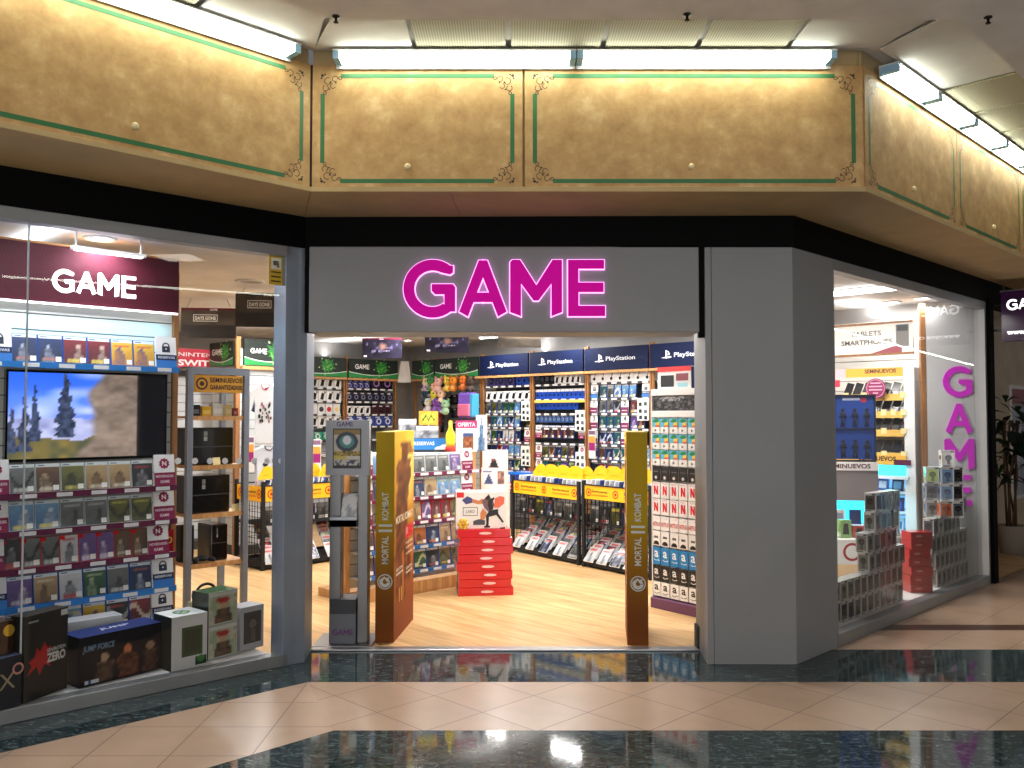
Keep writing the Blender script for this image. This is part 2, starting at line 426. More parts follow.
# ---------------------------------------------------------------- fascia above the shop fronts
FZ0, FZ1 = 2.82, 3.548
CZ, CW = 3.60, 3.53
FP = [Vector((-7.13, -1.05, 0)), Vector((-1.14, 4.94, 0)), Vector((2.002, 4.94, 0)), Vector((8.502, 11.44, 0))]
def seg_box(m, a, b, off0, off1, z0, z1, col=(200, 200, 200), mt=0):
    """a straight wall piece between plan points a and b, from off0 to off1 behind the face"""
    d = (b - a).normalized(); n = Vector((-d.y, d.x, 0))
    p = [a + n * off0, b + n * off0, b + n * off1, a + n * off1]
    m.idx([(q.x, q.y, z) for z in (z0, z1) for q in p], [(0, 3, 2, 1), (4, 5, 6, 7), (0, 1, 5, 4), (1, 2, 6, 5), (2, 3, 7, 6), (3, 0, 4, 7)], col, mt)
GREEN = (50, 108, 62)
def scroll(m, U, V, o, k):
    """painted corner scrollwork: two curls, a leaf and dots"""
    N = U.cross(V)
    def arc(cx, cy, r, a0, a1, wd=0.0045, n=12):
        m.disc(o + U * cx * k + V * cy * k, U, V, r * k, (74, 56, 34), 0, n, r * k - wd, a0, a1)
    arc(0.05, 0.05, 0.026, 0, 5.2); arc(0.10, 0.035, 0.022, 1.0, 6.4); arc(0.035, 0.10, 0.022, -1.2, 4.2)
    arc(0.085, 0.085, 0.02, 0.3, 4.6); arc(0.135, 0.03, 0.013, 0, 6.28); arc(0.03, 0.135, 0.013, 0, 6.28)
    for cx, cy, r in ((0.012, 0.012, 0.011), (0.03, 0.005, 0.007), (0.005, 0.03, 0.007), (0.068, 0.06, 0.007), (0.105, 0.062, 0.006), (0.062, 0.108, 0.006)):
        m.disc(o + U * cx * k + V * cy * k, U, V, r * k, (52, 40, 26), 0, 8)
NF = 0
def fascia_panel(a, b, knob, top_line=True, labels=True):
    global NF
    NF += 1
    L = (b - a).length; rz = math.atan2(b.y - a.y, b.x - a.x)
    m = MB(); g = 0.006
    m.box(g, L - g, 0, 0.03, FZ0 + 0.028, FZ1, (210, 180, 120))
    p = struct(m.build('trim_%d' % NF, 'sponged_plaster', loc=a, rz=rz, bevel=0.003))
    m = MB(); y = -0.0012; i = 0.052; z0, z1 = FZ0 + 0.048, FZ1 - 0.053; q = 0.115; w = 0.024
    for x0, x1, h0, h1 in ((i + q, L - i - q, z1 - w, z1), (i + q, L - i - q, z0, z0 + w), (i, i + w, z0 + q, z1 - q), (L - i - w, L - i, z0 + q, z1 - q)):
        m.face([(x0, y, h0), (x1, y, h0), (x1, y, h1), (x0, y, h1)], GREEN)
    for cx, cz, U, V in ((i, z0, X, Z), (L - i, z0, -X, Z), (i, z1, X, -Z), (L - i, z1, -X, -Z)):
        scroll(m, U, V, Vector((cx, y, cz)), 0.82)
    m.build('painted_border', 'print', p)
    if knob is not None:
        m = MB(); m.lathe([(0.012, 0.0), (0.018, 0.006), (0.018, 0.014), (0.011, 0.02)], (216, 196, 150), 0, 14, (knob, 0, FZ0 + 0.14), 'y')
        m.build('knob', 'print', p)
d45 = Vector((1, 1, 0)).normalized()
fascia_panel(FP[1] - d45 * 2.12, FP[1], 1.13)
fascia_panel(FP[1] - d45 * 4.6, FP[1] - d45 * 2.12, 1.2)
xs = 0.066
fascia_panel(FP[1], Vector((xs, 4.94, 0)), 0.55)
fascia_panel(Vector((xs, 4.94, 0)), FP[2], 0.95)
fascia_panel(FP[2], FP[2] + d45 * 1.50, 0.7)
fascia_panel(FP[2] + d45 * 1.50, FP[2] + d45 * 2.98, 0.75)
fascia_panel(FP[2] + d45 * 2.98, FP[2] + d45 * 5.0, 0.75)
m = MB()
for a, b in zip(FP, FP[1:]):
    seg_box(m, a, b, 0.032, 0.09, FZ0 + 0.006, CZ + 0.12)
    seg_box(m, a, b, -0.008, 0.05, FZ0 - 0.002, FZ0 + 0.026)
struct(m.build('trim_fascia_rail', 'soffit_cream', bevel=0.002))
m = MB(); m.box(-0.012, 0.012, 0.004, 0.03, FZ0 + 0.028, FZ1, (50, 38, 26)); struct(m.build('trim_corner_strip', 'matte', loc=FP[1]))
# soffit under the fascia, back to the shop front
m = MB()
back = [Vector((-7.5, -0.2, 0)), Vector((-1.36, 5.62, 0)), Vector((1.80, 5.60, 0)), Vector((8.3, 12.1, 0))]
for i in range(3):
    m.face([(FP[i].x, FP[i].y, FZ0), (back[i].x, back[i].y, FZ0), (back[i + 1].x, back[i + 1].y, FZ0), (FP[i + 1].x, FP[i + 1].y, FZ0)], (205, 185, 140))
struct(m.build('ceiling_soffit', 'soffit_cream'))
# fine joints of the soffit boards
m = MB()
for a, b in ((Vector((-0.35, 4.95)), Vector((-0.33, 5.5))), (FP[1].xy, back[1].xy + Vector((0.05, -0.1)))):
    d = (b - a).normalized(); n = Vector((-d.y, d.x)) * 0.002
    m.face([(p.x, p.y, FZ0 - 0.0012) for p in (a - n, b - n, b + n, a + n)], (96, 80, 56))
struct(m.build('trim_soffit_joint', 'print'))

# ---------------------------------------------------------------- mall ceiling
WE = [Vector((-7.13 + 0.6, -1.05, 0)), Vector((-0.90, 4.33, 0)), Vector((2.235, 4.33, 0)), Vector((9.3, 11.4, 0))]
m = MB()
for i in range(3):
    m.face([(p.x, p.y, CZ + 0.03) for p in (FP[i], WE[i], WE[i + 1], FP[i + 1])][::1], (200, 200, 190))
struct(m.build('ceiling_void', 'white_plaster'))
# plain white ceiling lower down, with its upstand
m = MB()
pl = [WE[0], WE[1], WE[2], WE[3], Vector((46, 48.1, 0)), Vector((46, -8, 0)), Vector((-13, -8, 0)), Vector((-13, -1.05, 0))]
m.face([(p.x, p.y, CW) for p in pl], (225, 225, 220))
for i in range(3):
    a, b = WE[i], WE[i + 1]
    m.face([(a.x, a.y, CW), (b.x, b.y, CW), (b.x, b.y, CZ + 0.03), (a.x, a.y, CZ + 0.03)], (225, 225, 220))
struct(m.build('ceiling', 'white_plaster'))
def tile_quads(name, i, u0, u1, mt, v0=0.17, v1=0.99):
    """a ceiling tile of strip i between fractions u0, u1 of its length in metres from its start"""
    a, b = FP[i], FP[i + 1]; c, d = WE[i], WE[i + 1]
    D = (b - a).normalized(); n = Vector((D.y, -D.x, 0))
    L = (b - a).length
    def P(u, v): return a + D * u + n * (0.61 * v)
    q = [P(u0, v0), P(u1, v0), P(u1, v1), P(u0, v1)]
    m = MB(); m.idx([(p.x, p.y, z) for z in (CZ, CZ + 0.012) for p in q], [(0, 1, 2, 3), (7, 6, 5, 4), (0, 4, 5, 1), (1, 5, 6, 2), (2, 6, 7, 3), (3, 7, 4, 0)], (190, 185, 165))
    return struct(m.build(name, mt, bevel=0.003))
k = 0
for i, spans in ((1, [(0.61, 1.105), (1.135, 1.63), (1.66, 2.155), (2.185, 2.66)]), (2, [(0.9, 1.45), (1.485, 2.03), (2.065, 2.61), (2.645, 3.2), (3.235, 3.8), (3.835, 4.4)]), (0, [(L0, L0 + 0.545) for L0 in [8.471 - 0.42 - 0.58 * (j + 1) - 0.3 for j in range(8)]])):
    for u0, u1 in spans:
        k += 1; tile_quads('ceiling_tile_%d' % k, i, u0, u1, 'perforated_tile')
def poly_tile(pts, name):
    m = MB(); n = len(pts)
    m.prism([(p.x, p.y) for p in pts], (0, 0, CZ), X, Y, Z, 0.012, (210, 206, 196))
    struct(m.build(name, 'white_plaster', bevel=0.003))
def PP(i, u, v):
    a, b = FP[i], FP[i + 1]; D = (b - a).normalized(); n = Vector((D.y, -D.x, 0)); return a + D * u + n * (0.61 * v)
L0 = (FP[1] - FP[0]).length; L1 = (FP[2] - FP[1]).length
poly_tile([PP(1, 0.585, 0.17), PP(1, 0.585, 0.99), WE[1] + Vector((0.02, 0.02, 0)), FP[1] + (WE[1] - FP[1]) * 0.17][::1], 'ceiling_tile_corner')
poly_tile([PP(0, L0 - 0.72, 0.17), PP(0, L0 - 0.72, 0.99), WE[1] + Vector((-0.02, 0.0, 0)), FP[1] + (WE[1] - FP[1]) * 0.17], 'ceiling_tile_corner')
poly_tile([PP(1, 2.69, 0.17), FP[2] + (WE[2] - FP[2]) * 0.17, WE[2] + Vector((-0.02, 0.01, 0)), PP(1, 2.69, 0.99)][::-1], 'ceiling_tile_corner')
poly_tile([PP(2, 0.86, 0.17), FP[2] + (WE[2] - FP[2]) * 0.17 + Vector((0.02, 0.02, 0)), WE[2] + Vector((0.02, 0.03, 0)), PP(2, 0.86, 0.99)], 'ceiling_tile_corner')

# fluorescent fittings along the top of the fascia
def fluorescent(a, b, label):
    L = (b - a).length; rz = math.atan2(b.y - a.y, b.x - a.x)
    e = empty('fluorescent_light', (a.x, a.y, FZ1 - 0.03), rz, label, 'ceiling light', 'fluorescent tubes along the top of the fascia')
    m = MB()
    m.box(0, L, -0.112, 0.0, 0.062, 0.07, (220, 220, 216)); m.box(0, L, -0.004, 0.0, 0.0, 0.062, (200, 200, 196)); m.build('housing', 'paint', e)
    for s in (0, L - 0.035):
        m = MB(); m.box(s, s + 0.035, -0.108, -0.005, 0.018, 0.062, (150, 190, 216)); m.build('end_cap', 'paint', e)
    m = MB(); n = 7; pr = [(-0.006, 0.022), (-0.092, 0.022), (-0.106, 0.030), (-0.107, 0.060), (-0.006, 0.060)]
    m.prism([(q[0], q[1]) for q in pr], (0.035, 0, 0), Y, Z, X, L - 0.07, (255, 255, 255)); m.build('tube', 'tube', e)
def fl_at(i, u0, u1, label): fluorescent(PP(i, u0 + 0.003, 0.02), PP(i, u1 - 0.003, 0.02), label)
fl_at(1, 0.14, 1.50, 'lit white tube above the fascia panel between the two front corners, nearer the left corner')
fl_at(1, 1.50, 2.95, 'lit white tube above the wider front fascia panel')
for n_, u in enumerate((0.18, 0.86, 1.54, 2.22, 2.90)):
    fl_at(2, u, u + 0.68, 'lit white tube, %s from the corner along the right side fascia' % ORD[n_])
for n_, (u0, u1) in enumerate(((L0 - 1.75, L0 - 0.14), (L0 - 3.36, L0 - 1.75))):
    fl_at(0, u0, u1, 'lit white tube, %s from the corner along the left side fascia' % ORD[n_])

# sprinklers under the white ceiling
for (px, py), lb in (((687, 14), 'small dark sprinkler head on the white ceiling above the wide front fascia panel'), ((988, 17), 'small dark sprinkler head on the white ceiling at the top right corner'), ((336, 16), 'small dark sprinkler head on the white ceiling above the left fascia corner')):
    p = at_z(px, py, CW)
    e = empty('sprinkler', (p.x, p.y, CW), 0, lb, 'sprinkler', 'sprinkler heads on the mall ceiling')
    m = MB(); m.lathe([(0.02, 0.0), (0.02, -0.005), (0.009, -0.01)], (60, 54, 50)); m.build('rosette', 'metal', e)
    m = MB(); m.lathe([(0.007, -0.008), (0.007, -0.026), (0.013, -0.03), (0.013, -0.034)], (50, 44, 40), 0, 12); m.build('nozzle', 'metal', e)

# ---------------------------------------------------------------- black band and shop-front frames
BZ0, BZ1 = 2.62, 2.82
m = MB()
bl = [Vector((-7.4, -0.0, 0)), LG[1] + Vector((0.0, -0.02, 0)), Vector((1.785, 5.535, 0)), Vector((8.3, 12.05, 0))]
bl[0] = LG[1] - LGD * 8 + Vector((0.0, -0.02, 0))
for a, b in zip(bl, bl[1:]):
    seg_box(m, a, b, 0.0, 0.18, BZ0, BZ1)
struct(m.build('trim_black_band', 'black_panel'))
# left display window: frame, two panes
WL = 6.0
m = MB()
for z0, z1, d in ((0.0, 0.075, 0.09), (2.555, 2.625, 0.09)):
    seg_box(m, LG[1] - LGD * WL, LG[1] - LGD * 0.1, 0, d, z0, z1)
struct(m.build('window_1', 'frame_metal', bevel=0.004)); wf = bpy.data.objects['window_1']
g_end = LG[1] - LGD * 0.13
p29 = on_wall(29, 400, LG[1], LRZ); t29 = (Vector((p29.x, p29.y, 0)) - LG[1]).length
for a, b in ((LG[1] - LGD * (t29 + 0.002), g_end), (LG[1] - LGD * WL, LG[1] - LGD * (t29 + 0.008))):
    m = MB(); n = -LGN * 0.045
    m.face([(p.x, p.y, z) for p, z in ((a + n, 0.06), (b + n, 0.06), (b + n, 2.57), (a + n, 2.57))], (255, 255, 255))
    m.build('pane', 'window_glass', wf)
# dots that mark the glass
m = MB()
for px in (178, 195, 210, 225, 239, 254, 267, 281):
    p = on_wall(px, 461, LG[1] - LGN * 0.043, LRZ)
    m.disc(p, LGD, Z, 0.019, (236, 238, 240), 0, 16)
m.build('marking_dots', 'print', wf)
# corner post beside the door
m = MB()
foot = [LG[1] - LGD * 0.14, LG[1] - LGD * 0.055, LG[1] + Vector((0.01, 0.0, 0)), Vector((-1.33, YE, 0)), Vector((-1.43, YE, 0)), Vector((-1.52, 5.6, 0))]
m.prism([(p.x, p.y) for p in foot], (0, 0, 0), X, Y, Z, 2.625, (150, 160, 175))
struct(m.build('trim_door_post', 'blue_metal', bevel=0.003))
m = MB(); m.box(-1.315, -1.265, 5.56, 5.62, 2.08, 2.625, (12, 12, 12)); m.box(1.188, 1.222, 5.57, 5.62, 2.05, 2.625, (12, 12, 12))
struct(m.build('trim_shadow_gap', 'black_panel'))
# grey pillar to the right of the door, with its return to the right window
m = MB()
c0 = [Vector((1.222, 5.55, 0)), Vector((1.262, 5.55, 0)), Vector((1.262, 5.95, 0)), Vector((1.24, 5.95, 0))]
m.prism([(p.x, p.y) for p in c0], (0, 0, 0), X, Y, Z, 2.625, (150, 150, 150))
c1 = [Vector((1.264, 5.55, 0)), Vector((1.778, 5.55, 0)), rt(0.405), rt(0.405) - RN * 0.1, Vector((1.95, 6.1, 0)), Vector((1.264, 6.1, 0))]
m.prism([(p.x, p.y) for p in c1], (0, 0, 0), X, Y, Z, 2.625, (150, 150, 150))
struct(m.build('pillar', 'grey_cladding', bevel=0.003))
m = MB(); m.box(1.225, 1.262, 5.87, 5.97, 0, 0.16, (70, 66, 64)); struct(m.build('baseboard_door', 'matte'))
# right display window
m = MB()
RT0, RT1 = 0.405, 2.66
for z0, z1 in ((0.0, 0.085), (2.545, 2.625)):
    seg_box(m, rt(RT0), rt(RT1), 0, 0.09, z0, z1)
seg_box(m, rt(RT0), rt(RT0 + 0.012), 0, 0.09, 0, 2.6)
seg_box(m, rt(RT1 - 0.03), rt(RT1), 0, 0.09, 0, 2.6)
rw = struct(m.build('window_2', 'frame_metal', bevel=0.004))
m = MB(); n = -RN * 0.045; a, b = rt(RT0) + n, rt(RT1) + n
m.face([(a.x, a.y, 0.06), (b.x, b.y, 0.06), (b.x, b.y, 2.57), (a.x, a.y, 2.57)], (255, 255, 255)); m.build('pane', 'window_glass', rw)
m = MB(); seg_box(m, rt(RT1 + 0.005), rt(RT1 + 0.085), -0.03, 0.1, 0, 2.65); struct(m.build('trim_black_post', 'black_panel'))
# door lintel = the grey sign board
e = empty('shop_sign', (-1.287, 5.55, 2.08), 0, 'large grey sign board over the shop door with purple lit letters', 'shop sign')
SW = 2.473
m = MB(); m.box(0, SW, 0, 0.16, 0, 0.545, (152, 152, 153)); m.build('board', 'grey_cladding', e, bevel=0.006)
m = MB(); m.box(0, SW + 0.0, 0.16, 0.36, 0.0, 0.58, (190, 190, 190)); m.build('lintel_box', 'grey_cladding', e)
# ---------------------------------------------------------------- the word mark built as outlines
def glyphs():
    g = {}
    cx, cy = 187, 195
    pt = lambda r, a: (cx + r * math.cos(math.radians(a)), cy - r * math.sin(math.radians(a)))
    G = [(278, 122), (278, 92)] + [pt(130, a) for a in range(52, 311, 8)] + [(288, 297), (288, 188), (278, 175), (183, 175), (183, 205), (197, 220), (240, 220), (240, 268)] + [pt(82, a) for a in range(306, 54, -9)] + [(264, 131)]
    A1 = [(412, 68), (393, 68), (306, 298), (345, 320), (370, 255), (412, 255), (412, 213), (385, 213), (412, 145)]
    A2 = [(824 - x, y) for x, y in reversed(A1)]
    Mm = [(533, 76), (533, 300), (582, 318), (582, 172), (638, 248), (660, 248), (718, 172), (718, 318), (765, 300), (765, 66), (722, 66), (650, 180), (578, 66), (543, 66)]
    E = [(792, 66), (792, 318), (957, 318), (957, 272), (838, 272), (838, 210), (950, 210), (950, 168), (838, 168), (838, 105), (953, 105), (953, 66)]
    for k, polys in (('G', [G]), ('A', [A1, A2]), ('M', [Mm]), ('E', [E])):
        out = []
        for p in polys:
            q = [((x - 57) / 255.0, (322 - y) / 255.0) for x, y in p]
            ar = sum(q[i][0] * q[(i + 1) % len(q)][1] - q[(i + 1) % len(q)][0] * q[i][1] for i in range(len(q)))
            out.append(q if ar > 0 else q[::-1])
        g[k] = out
    return g
GL = glyphs()                     # cap height 1, whole word 3.53 wide
def offset(poly, d):
    n = len(poly); out = []
    for i in range(n):
        p0, p1, p2 = Vector(poly[i - 1]), Vector(poly[i]), Vector(poly[(i + 1) % n])
        a, b = (p1 - p0), (p2 - p1)
        if a.length < 1e-6 or b.length < 1e-6: out.append(tuple(p1)); continue
        a.normalize(); b.normalize()
        na, nb = Vector((a.y, -a.x)), Vector((b.y, -b.x))
        k = na + nb
        k = k * (1.0 / max(0.45, k.dot(na))) if k.length > 1e-6 else na
        out.append(tuple(p1 + k * d))
    return out
def word(m, o, U, V, h, col, mat=0, flip=False):
    """flat GAME lettering: o is its lower left corner"""
    o, U, V = Vector(o), Vector(U), Vector(V)
    for k in 'GAME':
        for p in GL[k]:
            m.face([o + U * x * h + V * y * h for x, y in p], col, mat)
def bold_letter(k, name, parent, o, U, V, N, h, depth, halo=True, col=(190, 0, 140), centre=False):
    """one raised letter with its lit rim"""
    m = MB(); o = Vector(o)
    if centre:
        xs = [x for p in GL[k] for x, y in p]; o = o - Vector(U) * ((min(xs) + max(xs)) / 2 * h)
    if halo:
        for p in GL[k]: m.prism([(x * h, y * h) for x, y in offset(p, 0.017)], o, U, V, N, depth * 0.5, (250, 190, 245), 1)
    for p in GL[k]: m.prism([(x * h, y * h) for x, y in p], o, U, V, N, depth, col, 0)
    return m.build(name, ['letter_purple', 'halo'], parent)
def mat_letter():
    m, N, L, b = nodes_of('letter_purple')
    a = N.new('ShaderNodeAttribute'); a.attribute_name = 'Col'
    L.new(a.outputs['Color'], b.inputs['Base Color']); L.new(a.outputs['Color'], b.inputs['Emission Color'])
    b.inputs['Emission Strength'].default_value = 0.42; b.inputs['Roughness'].default_value = 0.5; b.inputs['Specular IOR Level'].default_value = 0.1
mat_letter()

# purple letters on the sign board (children of the sign)
sgn = bpy.data.objects['shop_sign']
o0 = Vector((403.5 - 512, 0, 0)) * (5.55 / F); hh = 57.1 / F * 5.55
zb = 1.55 + (416 - 317.2) / F * 5.55
for k in 'GAME':
    bold_letter(k, 'letter', sgn, (o0.x + 1.287, 0.0, zb - 2.08), X, Z, -Y, hh, 0.035)

# ---------------------------------------------------------------- shop shell
C0 = Vector((-1.67, 13.73, 0)); SZ = 2.66
A45, B45 = PI / 4, -PI / 4
dA, dB = Vector((1, 1, 0)).normalized(), Vector((1, -1, 0)).normalized()
def wall_seg(name, a, b, z0, z1, th, mt, back=True):
    m = MB(); seg_box(m, a, b, 0, th if back else -th, z0, z1, (200, 200, 200))
    return struct(m.build(name, mt))
bk = 0.42
cb = C0 + Vector((0, bk * 1.414, 0))
wall_seg('wall_left', cb - dA * 9.0, cb, 0, SZ, 0.1, 'wall_grey')
wall_seg('wall_right', cb, cb + dB * 8.5, 0, SZ, 0.1, 'wall_grey')
m = MB()
seg = [(-6.6, 0.6), (-1.36, 5.60), (1.80, 5.60), (5.6, 9.4), (5.6, 12), (2.6, 15.4), (-9, 15.4), (-9, 0.6)]
m.prism(seg, (0, 0, SZ), X, Y, Z, 0.05, (220, 220, 220))
struct(m.build('ceiling_shop', 'shop_ceiling'))

def downlight(loc, r, label, on=True):
    e = empty('downlight', (loc[0], loc[1], SZ), 0, label, 'ceiling light', 'round downlights in the shop ceiling')
    m = MB(); m.lathe([(r * 0.72, -0.002), (r * 0.76, -0.012), (r, -0.01), (r * 1.02, 0.0)], (214, 214, 214), 0, 24, cap=False); m.build('ring', 'paint', e)
    m = MB(); m.lathe([(r * 0.74, -0.004), (r * 0.4, -0.0055)], (255, 255, 255), 0, 24); m.build('lamp', 'tube_cool' if on else 'steel', e)
for px, py, lb in ((318, 334, 'bright round downlight nearest the left end of the door opening'), (372, 333, 'bright round downlight above the first hanging purple poster'), (357, 337, 'bright round downlight beside the first hanging purple poster'), (408, 340, 'bright round downlight near the far corner of the shop ceiling')):
    p = at_z(px, py, SZ); downlight(p, 0.09, lb)
p = at_z(100, 238, SZ); downlight(p, 0.1, 'round ceiling spotlight above the maroon header in the left window')
p = at_z(250, 281, SZ); downlight(p, 0.12, 'unlit round ceiling grille above the hanging sepia posters', False)
for px, py, lb in ((891, 302, 'bright oval downlight nearer the pillar in the right window'), (922, 298, 'bright oval downlight nearer the purple vertical letters in the right window')):
    p = at_z(px, py, SZ); downlight(p, 0.1, lb)

def strip_light(p, rz, L, wd, label, mt='panel_white'):
    e = empty('ceiling_strip_light', (p[0], p[1], SZ), rz, label, 'ceiling light', 'white strip lights in the shop ceiling')
    m = MB(); m.box(-L / 2 - 0.01, L / 2 + 0.01, -wd / 2 - 0.01, wd / 2 + 0.01, -0.012, 0.0, (230, 230, 230)); m.build('frame', 'paint', e)
    m = MB(); m.box(-L / 2, L / 2, -wd / 2, wd / 2, -0.05, -0.011, (255, 255, 255)); m.build('diffuser', mt, e)
STR = [(-0.35, 6.9), (0.75, 7.6), (-1.5, 8.1), (0.1, 9.3), (-1.2, 10.2), (-0.27, 11.9), (0.67, 11.1), (1.7, 9.4), (-2.6, 9.2), (2.9, 7.7), (-3.6, 7.6)]
for i, p in enumerate(STR):
    strip_light(p, B45, 0.45 if i in (5, 6) else 1.1, 0.05, 'white strip light in the shop ceiling, %s of the eleven counted from the door' % ORD[i])

# ---------------------------------------------------------------- pictures
def hsh(x, y, s): 
    v = math.sin(x * 127.1 + y * 311.7 + s * 74.7) * 43758.5453
    return v - math.floor(v)
PAL = {
 'crimson': ((120, 16, 22), (44, 8, 14), (226, 196, 170), (244, 214, 60)), 'navy': ((20, 36, 86), (8, 14, 36), (196, 206, 224), (232, 90, 40)),
 'teal': ((16, 98, 104), (8, 38, 48), (220, 206, 170), (250, 250, 240)), 'olive': ((104, 104, 38), (44, 46, 20), (30, 30, 24), (236, 226, 90)),
 'grey': ((112, 116, 116), (50, 54, 54), (24, 26, 26), (230, 230, 226)), 'sand': ((196, 162, 106), (124, 90, 52), (60, 40, 28), (250, 240, 210)),
 'violet': ((104, 72, 150), (46, 30, 84), (226, 200, 230), (250, 230, 240)), 'orange': ((222, 112, 30), (120, 44, 14), (50, 26, 20), (252, 236, 160)),
 'sky blue': ((110, 168, 214), (40, 84, 140), (230, 236, 240), (252, 220, 60)), 'forest green': ((36, 88, 46), (14, 40, 24), (190, 206, 150), (240, 236, 190)),
 'black': ((26, 26, 30), (8, 8, 10), (150, 152, 160), (226, 40, 40)), 'white': ((226, 226, 224), (170, 176, 184), (40, 40, 50), (200, 30, 40)),
 'yellow': ((240, 196, 40), (200, 120, 24), (60, 50, 120), (220, 40, 40)), 'brown': ((96, 62, 40), (40, 26, 18), (190, 160, 120), (240, 230, 200)),
}
PN = list(PAL)
def vn(x, y, s=0):
    """smooth noise for printed pictures"""
    i, j = math.floor(x), math.floor(y); fx, fy = x - i, y - j; fx, fy = fx * fx * (3 - 2 * fx), fy * fy * (3 - 2 * fy)
    a = hsh(i, j, s) * (1 - fx) + hsh(i + 1, j, s) * fx; b = hsh(i, j + 1, s) * (1 - fx) + hsh(i + 1, j + 1, s) * fx
    return a * (1 - fy) + b * fy
def picture(seed, pal, band=0.12):
    """a generic cover: a backdrop, a standing figure shape, a title bar"""
    r = random.Random(seed); a, b, f, t = PAL[pal]
    fx = 0.5 + r.uniform(-0.16, 0.16); hy = r.uniform(0.55, 0.74); sw = r.uniform(0.16, 0.3); ty = r.choice([0.06, 0.8, 0.1]); kind = r.random()
    def fn(u, v):
        c = mixc(b, a, min(1, max(0, v * 0.9 + 0.25 * hsh(round(u * 6), round(v * 7), seed) - 0.1)))
        if kind < 0.75:
            if ((u - fx) / 0.09) ** 2 + ((v - hy) / 0.075) ** 2 < 1: c = mixc(f, a, 0.1)
            elif v < hy - 0.05 and abs(u - fx) < sw * (0.6 + 0.9 * (hy - v)): c = mixc(f, b, 0.35 + 0.4 * hsh(round(u * 9), round(v * 9), seed + 3))
        else:
            if abs(v - 0.5 - 0.3 * math.sin(u * 5 + seed)) < 0.12: c = f
        if ty <= v <= ty + band and 0.1 < u < 0.9: c = mixc(t, c, 0.15 + 0.35 * hsh(round(u * 12), 3, seed))
        return c
    return fn

CASES = {}
def case_mesh(style, seed, pal, detail=True):
    """a closed game case: shell with a coloured top band and the printed cover let into its front"""
    k = (style, seed, pal, detail)
    if k in CASES: return CASES[k]
    W, H, D = {'tall': (0.134, 0.17, 0.015), 'narrow': (0.105, 0.168, 0.012)}[style.split()[1]]
    sc = {'blue': (40, 84, 170), 'red': (190, 30, 36), 'green': (60, 140, 60), 'clear': (196, 204, 206), 'black': (34, 34, 38)}[style.split()[0]]
    m = MB()
    m.box(-W / 2, W / 2, 0, D, 0, H, sc)
    nu, nv = (10, 13) if detail else (6, 8)
    top = {'blue': (226, 234, 240), 'clear': (214, 222, 222), 'red': None, 'green': (150, 200, 120), 'black': None}[style.split()[0]]
    h1 = H * (0.87 if top else 0.985)
    e = 0.003
    m.art((-W / 2 + e, -0.0008, e), X * (W - 2 * e), Z * (h1 - e), nu, nv, (lambda f: lambda u, v: mixc(f(u, v), (188, 190, 188), 0.26 if detail else 0.0))(picture(seed, pal)))  # cover colours greyed to imitate the haze of reflections on the glass
    if top:
        m.face([(-W / 2 + e, -0.0008, h1), (W / 2 - e, -0.0008, h1), (W / 2 - e, -0.0008, H - e), (-W / 2 + e, -0.0008, H - e)], top)
        m.face([(-W / 2 + 0.012, -0.0012, h1 + 0.006), (-W / 2 + 0.05, -0.0012, h1 + 0.006), (-W / 2 + 0.05, -0.0012, h1 + 0.012), (-W / 2 + 0.012, -0.0012, h1 + 0.012)], (90, 110, 150))
    elif style.startswith('red'):
        m.face([(-W / 2 + e, -0.0012, H - 0.026), (-W / 2 + 0.03, -0.0012, H - 0.026), (-W / 2 + 0.03, -0.0012, H - e), (-W / 2 + e, -0.0012, H - e)], (214, 20, 30))
    m.face([(W / 2 - 0.04, -0.0014, 0.01), (W / 2 - 0.008, -0.0014, 0.01), (W / 2 - 0.008, -0.0014, 0.04), (W / 2 - 0.04, -0.0014, 0.04)], (236, 236, 230))
    o = m.build('game_case', 'case'); me = o.data; bpy.data.objects.remove(o)
    CASES[k] = me
    return me
def put(me, name, loc, rz, tilt=0.0, label=None, cat=None, group=None):
    o = bpy.data.objects.new(name, me); C.objects.link(o)
    o.rotation_euler = (tilt, 0, rz); o.location = loc
    return tag(o, label, cat, group)

